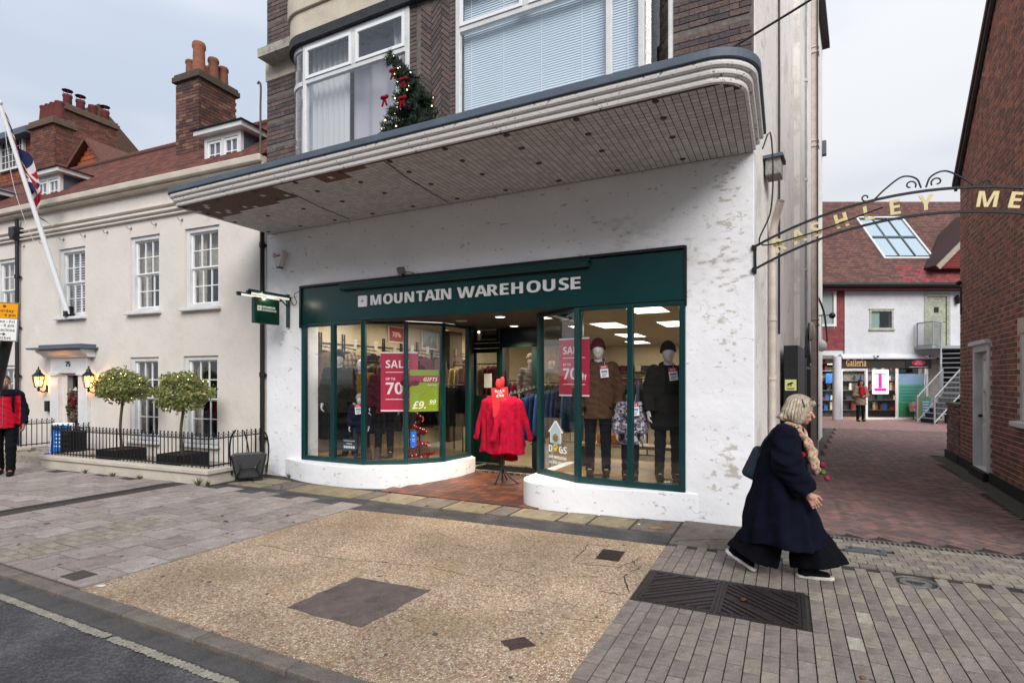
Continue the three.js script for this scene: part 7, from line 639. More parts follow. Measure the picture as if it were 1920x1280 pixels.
// right window
const mA = place(mannequin(1.86, 'mannequin in brown hooded parka and maroon beanie in the window', { coat: clothMat('#5d4433', 0.2), trousers: navyTr, hat: clothMat('#5c1626', 0.04), hood: true, p: 0.022, tag: [0.09, 1.46, 0.185, 0.1], pose: { elR: [-0.29, 1.17, -0.04], elL: [0.28, 1.18, -0.02], wrL: [0.27, 0.95, 0.13] } }), -2.37, 0.357, -0.55, 16);
const flo = canvasTex(256, 256, (x) => { const r = RNG(7); x.fillStyle = '#17161f'; x.fillRect(0, 0, 256, 256); const cs = ['#cfcbd6', '#8a86a0', '#b9b3c4', '#3d3a52', '#e3e0e6', '#77657f']; for (let i = 0; i < 260; i++) { x.fillStyle = cs[Math.floor(r() * 6)]; const X = r() * 256, Y = r() * 256, R = 4 + 7 * r(); for (let k = 0; k < 5; k++) { x.beginPath(); x.ellipse(X + R * Math.cos(k * 1.26), Y + R * Math.sin(k * 1.26), R * 0.6, R * 0.4, k * 1.26, 0, 7); x.fill(); } } }); flo.wrapS = flo.wrapT = THREE.RepeatWrapping; flo.repeat.set(3, 3);
place(mannequin(1.2, 'child mannequin in flowery black and lilac coat', { coat: new THREE.MeshStandardMaterial({ map: flo, roughness: 0.9 }), trousers: clothMat('#17171b', 0.1), hood: true, p: 0.045, flare: 0.04, hem: 0.72, hat: clothMat('#151418', 0.05), tag: [0.05, 0.95, 0.16] }), -1.9, 0.357, -0.5, 18);
place(mannequin(1.8, 'mannequin in long charcoal hooded coat by the big pillar', { coat: clothMat('#1f2122', 0.2), trousers: clothMat('#23252b', 0.1), hood: true, p: 0.03, hem: 0.68, hat: clothMat('#1c1d1e', 0.05), tag: [0.03, 1.42, 0.19], quilt: true }), -1.42, 0.357, -0.62, 22);
// left window
place(mannequin(1.84, 'mannequin in dark olive coat beside the first green post', { coat: clothMat('#25231d', 0.2), trousers: blackTr, p: 0.028, hem: 0.75, hood: true, hat: clothMat('#1b1a18', 0.05) }), -7.22, 0.342, -0.55, 35);
place(mannequin(1.72, 'mannequin in mustard padded jacket in the shop window', { coat: clothMat('#7a5720', 0.2), trousers: blackTr, p: 0.035, hem: 0.86, quilt: true, pose: { elL: [0.33, 1.2, -0.02], wrL: [0.22, 1.02, 0.14] } }), -6.98, 0.342, -0.85, 30);
place(mannequin(1.08, 'child mannequin in navy jacket and white cap', { coat: clothMat('#161c30', 0.15), trousers: clothMat('#2c3446', 0.1), p: 0.04, hem: 0.78, hat: clothMat('#b5aca6', 0.04), tag: [0.0, 0.86, 0.17, 0.3], boots: clothMat('#3a4a66', 0.08) }), -6.62, 0.342, -0.42, 35);
place(mannequin(1.72, 'mannequin in plum zip jacket and pink beanie', { coat: clothMat('#4e1526', 0.2), trousers: blackTr, p: 0.012, hem: 0.8, hat: clothMat('#a8737a', 0.04) }), -6.35, 0.342, -0.75, 40);
// busts farther inside
place(mannequin(1.7, 'mannequin in grey jumper and beige bobble hat deep in the shop', { coat: clothMat('#8f8785', 0.15), trousers: blackTr, p: 0.006, hem: 0.85, hat: clothMat('#a58a78', 0.04) }), -5.05, 0.52, -4.1, 30);
place(mannequin(1.66, 'mannequin in purple fleece and red festive hat deep in the shop', { coat: clothMat('#4d1746', 0.15), trousers: blackTr, p: 0.01, hem: 0.85, hat: clothMat('#8a1420', 0.04) }), -4.62, 0.52, -4.25, 40);
// ---------- man in red jacket walking past the garden wall ----------
{ const t = thing('person', 'person in red zipped jacket and dark trousers drinking from a cup', 'person', [-12.5, 0, 2.2], R2(60)), J = joints(1.77, { elR: [-0.3, 1.24, 0.08], wrR: [-0.16, 1.42, 0.24], knL: [0.1, 0.5, 0.1], anL: [0.1, 0.1, 0.12], knR: [-0.1, 0.5, -0.04], anR: [-0.1, 0.12, -0.2] }), s = J.s, skin = skinM('#b07f68'); const hm = M4(...J.head, 0.15, 0.05);
  const hands = [handGeo(handPrims(J.wrL, [0, -1, 0.2], [-1, 0, 0], s, 1, 0.8)), handGeo(handPrims(J.wrR, [0.2, 0.85, 0.3], [0.8, 0, -0.4], s, 1, 1.3))]; meshOf('body', mergeGeometries([field(bodyPrims(J), 0.03, 0.016), headGeo(1.02, hm), ...hands]), skin, t); faceParts(t, hm, 1.02, '#8a544c', '#4a3a30');
  { const P = [ell([0, 0.045, -0.022], [0.081, 0.085, 0.096])]; const g = field(P, 0.02, 0.007, (d, x, y, z) => Math.max(d + 0.002 * Math.sin(x * 300) * Math.sin(z * 280), -(Math.hypot(x / 0.075, (y + 0.03) / 0.085, (z - 0.09) / 0.1) - 1) * 0.06, -0.02 - y)); g.applyMatrix4(hm); meshOf('hair', g, clothMat('#5a5148', 0.04), t); }
  meshOf('jacket', coatGeo(J, 0.014, 0.86 * s, { cell: 0.013 }), clothMat('#cf1430', 0.2, { roughness: 0.7 }), t); const dk = clothMat('#14172a', 0.2); const yoke = coatGeo(J, 0.018, 1.45 * s, { cell: 0.013 }); meshOf('yoke', yoke, dk, t); new G().tube([[0, 0.87, 0.19], [0, 1.15, 0.175], [0, 1.42, 0.145]], 0.006, 5, 20).build('zip', M.chrome, t);
  meshOf('trousers', trouserGeo(J, 0.012, 0.014), clothMat('#101218', 0.2), t); meshOf('shoes', bootGeo(J), clothMat('#26242a', 0.1), t);
  const bp = thing('backpack', 'dark backpack on the back of the red jacket', 'backpack', [-12.5, 0, 2.2], R2(60)); meshOf('bag', field([ell([0, 1.22, -0.22], [0.15, 0.24, 0.09]), ell([0, 1.08, -0.24], [0.15, 0.14, 0.1])], 0.05, 0.016), clothMat('#15182a', 0.2), bp); new G().tube([[0.11, 1.42, -0.16], [0.13, 1.5, 0.02], [0.13, 1.36, 0.14], [0.13, 1.1, 0.1]], 0.02, 6, 20).build('strap', clothMat('#101322', 0.2), bp); new G().tube([[-0.11, 1.42, -0.16], [-0.13, 1.5, 0.02], [-0.13, 1.36, 0.14], [-0.13, 1.1, 0.1]], 0.02, 6, 20).build('strap', clothMat('#101322', 0.2), bp);
  const cup = thing('paper_cup', 'white paper cup raised to the mouth of the person in red', 'cup'); t.updateMatrixWorld(true); cup.position.copy(V(-0.06, 1.54, 0.2).applyMatrix4(t.matrixWorld)); new G().lathe([[0, 0], [0.028, 0], [0.04, 0.11], [0.042, 0.115], [0.03, 0.115]], 0, 0, 0, 16).build('cup', std('#e2e0dc'), cup); new G().lathe([[0, 0.125], [0.036, 0.125], [0.044, 0.11]], 0, 0, 0, 16).build('lid', std('#f0f0ee'), cup); }
// ---------- person at the gallery door ----------
{ const t = thing('person', 'person in beige coat and red scarf in the gallery doorway', 'person', [2.72, 0, -19.6], R2(20)), J = joints(1.68, { elR: [-0.27, 1.15, 0.02], wrR: [-0.05, 1.12, 0.2], elL: [0.27, 1.15, 0.02], wrL: [0.06, 1.1, 0.2] }), s = J.s, hm = M4(...J.head, 0, 0.1); meshOf('body', mergeGeometries([field(bodyPrims(J), 0.03, 0.018), headGeo(1, hm), handGeo(handPrims(J.wrL, [-1, 0, 0.2], [0, 0, -1], s, 1)), handGeo(handPrims(J.wrR, [1, 0, 0.2], [0, 0, -1], s, 1))]), skinM('#b3826c'), t); faceParts(t, hm, 1); { const g = field([ell([0, 0.05, -0.03], [0.1, 0.1, 0.11]), ell([0.07, -0.05, -0.02], [0.04, 0.1, 0.07]), ell([-0.07, -0.05, -0.02], [0.04, 0.1, 0.07])], 0.03, 0.01, (d, x, y, z) => Math.max(d + 0.004 * Math.sin(y * 90) * Math.sin(x * 80), -(Math.hypot(x / 0.065, (y + 0.03) / 0.1, (z - 0.1) / 0.09) - 1) * 0.06)); g.applyMatrix4(hm); meshOf('hair', g, clothMat('#4a2f22', 0.05), t); }
  meshOf('coat', coatGeo(J, 0.02, 0.72 * s, { cell: 0.018 }), clothMat('#8d7a68', 0.2), t); meshOf('scarf', field([ell(sc3([0, 1.46, 0.05], s), [0.13, 0.07, 0.11]), cap([-0.05, 1.38, 0.13], [-0.06, 1.08, 0.2], 0.06, 0.07), cap([0.05, 1.38, 0.13], [0.05, 1.15, 0.2], 0.05, 0.06)], 0.03, 0.016), clothMat('#9c1f2c', 0.15), t); meshOf('trousers', trouserGeo(J, 0.004, 0.018), clothMat('#14151c', 0.2), t); meshOf('shoes', bootGeo(J), clothMat('#5d4a3c', 0.1), t); }
// ---------- shop stock and fittings ----------
const shade = (c) => clothMat(c, 0.2);
// hanging garment: built once, then cloned in other colours
function garmentGeo(len, splay, sh = 0.16) { const P = [cap([-sh, -0.06, 0], [sh, -0.06, 0], 0.055), cap([-0.1, -0.12, 0], [-0.14, -len, 0.0], 0.08, 0.1), cap([0.1, -0.12, 0], [0.14, -len, 0.0], 0.08, 0.1), cap([0, -0.1, 0.01], [0, -len, 0.02], 0.1, 0.11), cap([-sh - 0.04, -0.09, 0], [-0.26 - splay, -0.62, 0.02], 0.06, 0.055), cap([sh + 0.04, -0.09, 0], [0.26 + splay, -0.62, 0.02], 0.06, 0.055), cap([-0.05, 0, -0.01], [0.05, 0, -0.01], 0.035)]; return field(P, 0.03, 0.016, (d, x, y, z) => { d += 0.012 * Math.sin(x * 44 + y * 3) * sstep(-0.15, -0.5, y) + 0.0025 * Math.sin(y * 23 + x * 31); if (Math.abs(x) < 0.008 && z > 0) d += 0.008; return Math.max(d, -len - y - 0.02 * Math.sin(x * 14)); }); }
const gA = garmentGeo(0.86, 0.07, 0.1), gB = garmentGeo(0.7, 0.02);
gA.scale(0.9, 1, 0.4); gB.scale(0.92, 1, 0.55); gA.computeVertexNormals(); gB.computeVertexNormals(); const hangG = new G().tube([[-0.19, -0.05, 0], [0, 0.01, 0], [0.19, -0.05, 0]], 0.008, 5, 16).tube([[0, 0.01, 0], [0, 0.06, 0], [0.03, 0.09, 0], [0, 0.11, 0]], 0.004, 4, 12).out();
function garment(label, mat, geo, [x, y, z], deg, group, sc = 1) { const t = thing('hanging_jacket', label, 'jacket', [x, y, z], R2(deg), group); meshOf('cloth', geo, mat, t); meshOf('hanger', hangG, M.black, t); t.scale.setScalar(sc); return t; }
const red = shade('#c8123a'), blues = ['#14264f', '#1a3566', '#101d3f', '#2a4a78', '#3a4656'].map(shade);
// rail in the porch
{ const t = thing('clothes_rail', 'black clothes rail with stepped front arm standing in the porch', 'clothes rail', [-4.1, 0, -0.95], R2(28)); const dm = M.iron; new G().bar([0, 0.06, 0], [0, 1.5, 0], 0.016, 8).build('pole', dm, t); new G().tube([[0, 0.3, 0], [-0.08, 0.12, 0.12], [-0.13, 0.02, 0.2]], 0.012, 6, 12).build('foot', dm, t); new G().tube([[0, 0.3, 0], [0.14, 0.12, 0.05], [0.3, 0.02, 0.08]], 0.012, 6, 12).build('foot', dm, t); new G().tube([[0, 0.3, 0], [0.05, 0.12, -0.14], [0.1, 0.02, -0.25]], 0.012, 6, 12).build('foot', dm, t); new G().bar([0, 1.42, 0], [0.85, 1.62, -0.55], 0.014, 8).build('rail', dm, t); new G().bar([0, 1.36, 0], [0, 1.4, 0.16], 0.01, 6).build('front_arm', dm, t); new G().bar([0.82, 0.02, -0.53], [0.82, 1.6, -0.53], 0.014, 8).build('rear_pole', dm, t); const b = new G(); for (let i = 0; i < 12; i++) b.box(0.08 + 0.065 * i, 1.47 + 0.0155 * i, -0.05 - 0.042 * i, 0.012, 0.05, 0.05, 0.6); b.build('size_ring', std('#5a5a58'), t);
  const sg = part('sale_sign', t, [-0.03, 1.33, 0.2], R2(-2)); const tx = canvasTex(160, 400, (x) => { x.fillStyle = '#cc1f2b'; x.fillRect(0, 0, 160, 400); x.fillStyle = '#f5e6e4'; x.textAlign = 'center'; x.font = 'bold 44px sans-serif'; x.fillText('SALE', 80, 60); x.font = 'bold 20px sans-serif'; x.fillText('from', 80, 84); x.font = 'bold 46px sans-serif'; x.fillText('£10', 80, 128); }); const m = meshOf('ticket', new THREE.BoxGeometry(0.26, 0.46, 0.004), new THREE.MeshStandardMaterial({ map: tx, roughness: 0.5 }), sg); m.position.set(0, 0.02, 0.03); m.rotation.z = 0.06; const r1 = std('#c41c28'); new G().box(-0.07, -0.1, 0.025, 0.08, 0.42, 0.004, 0, 0, 0.06).build('ribbon', r1, sg); new G().box(0.07, -0.1, 0.02, 0.09, 0.42, 0.004, 0, 0, -0.04).build('ribbon', r1, sg); new G().ball(-0.03, 0.3, 0.03, 0.06, 0.8, 1.5, 0.4).ball(0.03, 0.33, 0.02, 0.06, 0.6, 1.5, 0.4).build('bow', r1, sg);
  const gp = 'red fleeces on the porch rail'; garment('bright red fleece hanging at the front of the porch rail', red, gA, [-4.24, 1.41, -0.8], -12, gp, 1.02); garment('bright red fleece hanging next to the blue jackets on the porch rail', red, gA, [-3.86, 1.41, -0.82], 38, gp, 1.02); garment('long red fleece at the back of the porch rail group', shade('#a50d28'), gA, [-4.08, 1.28, -1.02], 14, gp, 1.02);
  for (let i = 0; i < 9; i++) garment(['dark navy', 'mid blue', 'deep navy', 'steel blue', 'slate grey'][i % 5] + ' jacket hanging sideways on the porch rail', blues[i % 5], gB, [-3.72 + 0.07 * i, 1.42 + 0.02 * i, -1.14 - 0.055 * i], 70 + 6 * hash(i, 1, 1), 'blue jackets on the porch rail', 1.0); }
// wall rails with garments along the inner side wall
{ const cn = ['dark brown', 'tan', 'deep brown', 'wine', 'stone grey', 'black', 'dark green', 'khaki', 'straw yellow', 'claret', 'charcoal', 'plum']; const cols = ['#3a2f2c', '#6b5a48', '#3b2a24', '#4a1f2a', '#6f6456', '#1c1c20', '#222a22', '#8a7a50', '#b9a878', '#5a2230', '#24272c', '#6a3040']; const plaid = canvasTex(256, 256, (x) => { x.fillStyle = '#6a5a4c'; x.fillRect(0, 0, 256, 256); x.globalAlpha = 0.55; for (let i = 0; i < 4; i++) { x.fillStyle = '#2a201c'; x.fillRect(i * 64 + 8, 0, 22, 256); x.fillRect(0, i * 64 + 8, 256, 22); x.fillStyle = '#a89a86'; x.fillRect(i * 64 + 42, 0, 6, 256); x.fillRect(0, i * 64 + 42, 256, 6); } }); plaid.wrapS = plaid.wrapT = THREE.RepeatWrapping; plaid.repeat.set(2.5, 2.5); const plaidM = new THREE.MeshStandardMaterial({ map: plaid, roughness: 0.9 });
  for (let i = 0; i < 9; i++) { const z = -0.9 - 0.62 * i; const t = thing('wall_rack', 'black wall rack with stepped arm on the inner side wall of the shop', 'rack', [-8.05, 0, z], 0, 'wall racks on the inner side wall'); new G().b2(0, 0.02, 1.9, 2.62, -0.04, -0.02).b2(0, 0.02, 1.9, 2.62, 0.02, 0.04).build('upright', M.iron, t); const g = new G(); for (let k = 0; k < 5; k++) g.b2(0.005, 0.025, 1.98 + k * 0.13, 2.0 + k * 0.13, -0.03, 0.03); g.bar([0, 2.36, 0], [0.34, 2.3, 0], 0.01, 6).build('arm', M.iron, t); new G().bar([0.02, 2.42, -0.31], [0.02, 2.42, 0.31], 0.01, 6).build('cross_rail', M.iron, t); new G().b2(0.28, 0.36, 2.33, 2.5, 0.0, 0.004).build('price_card', std('#cfc9c0'), t);
    for (let k = 0; k < 2; k++) garment((i === 1 && k === 1 ? 'checked brown' : cn[(i * 2 + k) % 12]) + ' jacket hanging face out on the inner side wall', i === 1 && k === 1 ? plaidM : shade(cols[(i * 2 + k) % 12]), gB, [-7.92 + 0.13 * k, 2.24 - 0.02 * k, z], 84, 'jackets on the upper wall racks', 1.02); for (let k = 0; k < 2; k++) garment(['black', 'dark brown', 'charcoal', 'dark navy'][(i + k) % 4] + ' garment hanging on the lower wall rack', shade(['#15161a', '#1d1a1c', '#26262c', '#1a2030'][(i + k) % 4]), gB, [-7.9 + 0.13 * k, 1.28, z - 0.1], 86, 'garments on the lower wall racks', 1.02); }
  // free-standing rails deeper inside
  const hueName = (h) => { const c = new THREE.Color(h), o = {}; c.getHSL(o, THREE.SRGBColorSpace); const l = o.l < 0.11 ? 'very dark ' : o.l < 0.2 ? 'dark ' : o.l > 0.6 ? 'pale ' : ''; return l + (o.s < 0.14 ? 'grey' : o.h < 0.04 || o.h > 0.9 ? 'red' : o.h < 0.11 ? 'brown' : o.h < 0.18 ? 'yellow' : o.h < 0.45 ? 'green' : 'blue'); };
  const railRow = (x0, z0, x1, z1, y, n, cs, lab, glab) => { const t = thing('clothes_rail', lab, 'clothes rail', [0, 0, 0]); new G().bar([x0, y + 0.08, z0], [x1, y + 0.08, z1], 0.014, 8).build('rail', M.iron, t); for (const [x, z] of [[x0, z0], [x1, z1]]) { new G().bar([x, 0.12, z], [x, y + 0.08, z], 0.014, 8).build('leg', M.iron, t); new G().bar([x - 0.2, 0.13, z], [x + 0.2, 0.13, z], 0.014, 6).build('foot', M.iron, t); } const a = Math.atan2(-(z1 - z0), x1 - x0) * 180 / Math.PI; for (let i = 0; i < n; i++) { const k = (i + 0.5) / n; garment(hueName(cs[i % cs.length]) + ' ' + glab, shade(cs[i % cs.length]), gB, [lerp(x0, x1, k), y, lerp(z0, z1, k)], a + 90 + 10 * (hash(i, n, 3) - 0.5), glab, 1); } };
  railRow(-6.9, -2.2, -5.5, -2.0, 1.52, 13, ['#101216', '#17191f', '#1d1f26', '#23201f'], 'low clothes rail of dark jackets behind the left window', 'jacket packed on the low rail behind the bow window'); railRow(-7.75, -1.55, -6.1, -1.45, 1.98, 15, ['#4a3a30', '#6b5a48', '#5a2230', '#2a2622', '#7a6a50', '#33302c'], 'clothes rail of brown and wine jackets close behind the bow window', 'jacket on the tall rail close behind the bow window'); railRow(-6.4, -3.1, -5.2, -3.0, 1.95, 10, ['#bfa86c', '#c7b98c', '#6e2a38', '#7d3a44', '#5a2430'], 'clothes rail of cream and wine jackets near the porch', 'jacket on the rail near the porch'); railRow(-4.9, -6.2, -3.0, -6.4, 1.65, 14, ['#2a2c33', '#8a2238', '#3a4a60', '#1c1d22', '#60584c'], 'clothes rail across the middle of the shop', 'jacket on the rail across the middle of the shop'); railRow(-2.6, -4.6, -1.1, -4.7, 1.55, 12, ['#1b1c20', '#24262a', '#3a2430', '#1a2a22'], 'clothes rail behind the window mannequins', 'jacket on the rail behind the window mannequins'); railRow(-6.6, -5.2, -5.4, -5.3, 1.6, 9, ['#2d3a4a', '#7a2030', '#2a2a2e'], 'clothes rail by the brown column', 'jacket on the rail by the brown column'); }
// shelves at the back wall and along the far side
for (let k = 0; k < 6; k++) { const t = thing('shelf_unit', 'tall shelf unit of folded clothes and boxes against the back wall', 'shelf', [-7.4 + 1.25 * k, 0.1, -12.8], 0, 'shelf units on the back wall'), r = RNG(200 + k); new G().b2(-0.58, -0.55, 0, 2.1, -0.15, 0.2).b2(0.55, 0.58, 0, 2.1, -0.15, 0.2).build('side', M.wood, t); for (let j = 0; j < 5; j++) { new G().b2(-0.55, 0.55, 0.2 + j * 0.42, 0.23 + j * 0.42, -0.15, 0.2).build('shelf', M.wood, t); for (let q = 0; q < 4; q++) new G().rbox(-0.4 + 0.27 * q, 0.23 + j * 0.42 + 0.1, 0.03, 0.2 + 0.04 * r(), 0.14 + 0.1 * r(), 0.26, 0.02).build('stock', shade(['#5a2230', '#2a3446', '#8a7a60', '#1d1f24', '#7a2a2a', '#b0a58c'][Math.floor(r() * 6)]), t); } }
{ const t = thing('display_table', 'low wooden display table with red gift boxes in the shop', 'table', [-2.2, 0.1, -7.2]); new G().rbox(0, 0.72, 0, 1.5, 0.05, 0.8, 0.01).build('top', M.wood, t); for (const [x, z] of [[-0.68, -0.34], [0.68, -0.34], [-0.68, 0.34], [0.68, 0.34]]) new G().box(x, 0.35, z, 0.05, 0.7, 0.05).build('leg', M.wood, t); for (let i = 0; i < 5; i++) { const b = thing('gift_box', 'red gift box stacked on the low display table', 'box', [-2.75 + 0.26 * i, 0.845, -7.15], 0.1 * i, 'gift boxes on the display table'); new G().rbox(0, 0.12, 0, 0.22, 0.24, 0.22, 0.01).build('box', shade('#8f1a26'), b); new G().box(0, 0.12, 0, 0.03, 0.245, 0.225).build('ribbon', std('#d8c7a0'), b); } }
// bench and shoe boxes low in the right window
{ const t = thing('window_bench', 'low pale bench behind the window mannequins', 'bench', [-1.95, 0.345, -1.5]); new G().rbox(0, 0.34, 0, 2.0, 0.05, 0.4, 0.01).build('top', deck, t); for (const x of [-0.9, 0.9]) new G().b2(x - 0.03, x + 0.03, 0, 0.32, -0.18, 0.18).build('leg', M.black, t); new G().rbox(-0.5, 0.44, 0, 0.4, 0.14, 0.3, 0.02).build('folded_stack', shade('#b8742c'), t); }
// framed posters and sale posters inside
function poster(name, label, w, h, draw, pos, ry, frame, lit) { const t = thing(name, label, 'poster', pos, ry); const m = meshOf('print', new THREE.BoxGeometry(w, h, 0.004), new THREE.MeshStandardMaterial({ map: canvasTex(Math.round(256 * w / Math.max(w, h)) * 2, Math.round(256 * h / Math.max(w, h)) * 2, draw), roughness: 0.45 }), t); m.position.y = h / 2; if (frame) { const f = new G().ext(rect(-w / 2 - 0.03, w / 2 + 0.03, -0.03, h + 0.03), 0.02, M4(0, 0, -0.008), [rect(-w / 2, w / 2, 0, h)]); f.build('frame', frame, t); } return t; }
const saleDraw = (x, w, h) => { x.fillStyle = '#b51f45'; x.fillRect(0, 0, w, h); x.fillStyle = '#f3e8ea'; x.fillRect(0, 0, w, h * 0.025); x.fillRect(0, h * 0.975, w, h * 0.025); x.textAlign = 'left'; x.font = `bold ${Math.round(w * 0.29)}px sans-serif`; x.fillText('SALE', w * 0.12, h * 0.27); x.fillRect(w * 0.13, h * 0.335, w * 0.74, h * 0.012); x.font = `bold ${Math.round(w * 0.09)}px sans-serif`; x.fillText('UP TO', w * 0.13, h * 0.475); x.font = `bold ${Math.round(w * 0.44)}px sans-serif`; x.fillText('70', w * 0.12, h * 0.71); x.font = `bold ${Math.round(w * 0.2)}px sans-serif`; x.fillText('%', w * 0.64, h * 0.65); x.fillText('off', w * 0.64, h * 0.72, w * 0.3); x.fillRect(w * 0.13, h * 0.79, w * 0.74, h * 0.012); };
poster('sale_poster', 'red sale poster hanging in the bow window', 0.62, 1.0, saleDraw, [-5.82, 1.17, -0.5], R2(30)); poster('sale_poster', 'narrow red sale poster hanging by the dog notice', 0.5, 0.82, saleDraw, [-2.68, 1.47, -0.42], R2(-12));
poster('gift_poster', 'lime green gifts poster with red ribbon and price', 0.5, 0.7, (x, w, h) => { x.fillStyle = '#88a01c'; x.fillRect(0, 0, w, h); x.fillStyle = '#9c1f33'; x.fillRect(0, h * 0.14, w, h * 0.17); x.fillStyle = '#eef0dc'; x.textAlign = 'right'; x.font = `italic bold ${Math.round(h * 0.13)}px sans-serif`; x.fillText('GIFTS', w * 0.95, h * 0.275); x.font = `${Math.round(h * 0.05)}px sans-serif`; x.fillText('from only', w * 0.93, h * 0.38); x.textAlign = 'left'; x.font = `italic bold ${Math.round(h * 0.25)}px sans-serif`; x.fillText('£9.', w * 0.08, h * 0.93); x.font = `italic bold ${Math.round(h * 0.15)}px sans-serif`; x.fillText('99', w * 0.66, h * 0.83); }, [-5.44, 1.17, -0.68], R2(51.5));
{ const t = thing('ribbon_bow', 'wine red ribbon bow pinned beside the gifts poster', 'bow', [-5.6, 1.6, -0.5], R2(51)); const g = new G(); for (const s of [-1, 1]) { g.ball(s * 0.08, 0.05, 0, 0.08, 1.1, 0.7, 0.4).box(s * 0.06, -0.1, 0, 0.045, 0.26, 0.012, 0, 0, s * 0.45); } g.ball(0, 0.03, 0.02, 0.035).build('bow', shade('#7a1830'), t); }
const redFrame = std('#d9d4cf'); poster('framed_poster', 'small framed red offer poster high on the inner side wall', 0.55, 0.32, (x, w, h) => { x.fillStyle = '#9a3b3b'; x.fillRect(0, 0, w, h); x.fillStyle = '#e8d8d0'; x.font = `bold ${Math.round(h * 0.5)}px sans-serif`; x.fillText('70%', w * 0.2, h * 0.68); }, [-8.03, 2.58, -3.2], R2(90), redFrame); poster('framed_poster', 'framed outdoor photograph on the inner side wall above the rails', 0.62, 0.42, (x, w, h) => { x.fillStyle = '#6d7f88'; x.fillRect(0, 0, w, h); x.fillStyle = '#3f4a3a'; x.beginPath(); x.moveTo(0, h); x.lineTo(w * 0.35, h * 0.35); x.lineTo(w * 0.6, h * 0.7); x.lineTo(w * 0.8, h * 0.45); x.lineTo(w, h); x.fill(); x.fillStyle = '#2b2622'; x.fillRect(w * 0.45, h * 0.3, w * 0.12, h * 0.5); }, [-8.03, 2.5, -4.5], R2(90), redFrame); poster('framed_poster', 'framed landscape print above the porch door leaf', 0.38, 0.28, (x, w, h) => { x.fillStyle = '#5c6a52'; x.fillRect(0, 0, w, h); x.fillStyle = '#c9cdc4'; x.fillRect(0, 0, w, h * 0.4); x.fillStyle = '#2f3a30'; x.fillRect(0, h * 0.7, w, h * 0.3); }, [-5.14, 2.49, -2.42], 0, redFrame);
// notices on the glass
poster('window_notice', 'dark social media notice on the bow window glass', 0.3, 0.2, (x, w, h) => { x.fillStyle = '#1a2b38'; x.fillRect(0, 0, w, h); x.fillStyle = '#c4ccd2'; x.fillRect(w * 0.1, h * 0.14, w * 0.8, h * 0.05); x.fillRect(w * 0.3, h * 0.36, w * 0.4, h * 0.07); for (let i = 0; i < 5; i++) { x.beginPath(); x.arc(w * (0.17 + 0.165 * i), h * 0.68, h * 0.12, 0, 7); x.fill(); } }, [-6.5, 0.52, -0.045], 0);
{ const t = thing('window_sticker', 'blue rounded sticker low on the bow window glass', 'sticker', [-5.5, 0.6, -0.46], R2(50)); new G().rbox(0, 0.12, 0, 0.1, 0.26, 0.008, 0.004).build('sticker', std('#1d5fc0', { roughness: 0.4 }), t); new G().ball(0, 0.18, 0.005, 0.014, 1, 1, 0.2).box(0, 0.12, 0.006, 0.05, 0.008, 0.002).box(0, 0.09, 0.006, 0.05, 0.006, 0.002).build('mark', std('#b9d3f0'), t); }
{ const t = thing('dog_notice', 'dogs are welcome notice with paw print on the window glass', 'notice', [-2.86, 0.46, -0.228], R2(29)); const wm = std('#e8e8e6', { roughness: 0.5 }), ym = std('#d9b92a'); t.rotation.y = Math.atan2(-0.4, 0.72); t.scale.set(0.88, 0.88, 1); const house = new G().ext([[-0.13, 0.4], [0.13, 0.4], [0.13, 0.6], [0.0, 0.74], [-0.13, 0.6]], 0.004, M4(-0.03, 0, 0)); house.build('kennel', std('#a9c6cc'), t); new G().box(-0.12, 0.665, 0.004, 0.25, 0.025, 0.004, 0, 0, 0.82).box(0.06, 0.665, 0.004, 0.25, 0.025, 0.004, 0, 0, -0.82).box(-0.16, 0.5, 0.004, 0.014, 0.2, 0.004).box(0.1, 0.5, 0.004, 0.014, 0.2, 0.004).build('kennel_outline', wm, t); new G().ball(-0.03, 0.49, 0.006, 0.062, 1, 1.15, 0.12).ball(-0.085, 0.49, 0.006, 0.025, 0.7, 1.8, 0.2).ball(0.025, 0.49, 0.006, 0.025, 0.7, 1.8, 0.2).build('dog_picture', grainMat('#a58b6c', 0.05), t); new G().ball(0.15, 0.4, 0.006, 0.05, 1, 1, 0.12).build('dog_picture', grainMat('#7d7162', 0.05), t); new G().ball(-0.03, 0.475, 0.014, 0.012, 1, 0.8, 0.3).ball(-0.05, 0.505, 0.013, 0.007, 1, 1, 0.4).ball(-0.01, 0.505, 0.013, 0.007, 1, 1, 0.4).build('dog_nose', M.black, t);
  for (const [s, x, y, sz, w, f] of [['D', -0.2, 0.26, 0.11, 0.09, font], ['G', 0.06, 0.26, 0.11, 0.09, font], ['S', 0.165, 0.26, 0.11, 0.08, font], ['are welcome', -0.2, 0.16, 0.055, 0.43, fontReg], ['in this store', -0.18, 0.075, 0.055, 0.38, fontReg]]) new G().geo(textGeo(s, sz, 0.003, w, f), M4(x, y, 0.004)).build('letters', wm, t); const p = new G().ball(-0.035, 0.305, 0.005, 0.038, 1, 0.85, 0.1); for (const [a, b] of [[-0.08, 0.345], [-0.05, 0.372], [-0.018, 0.372], [0.012, 0.345]]) p.ball(a, b, 0.005, 0.016, 0.9, 1.2, 0.2); p.build('paw_print', ym, t); }
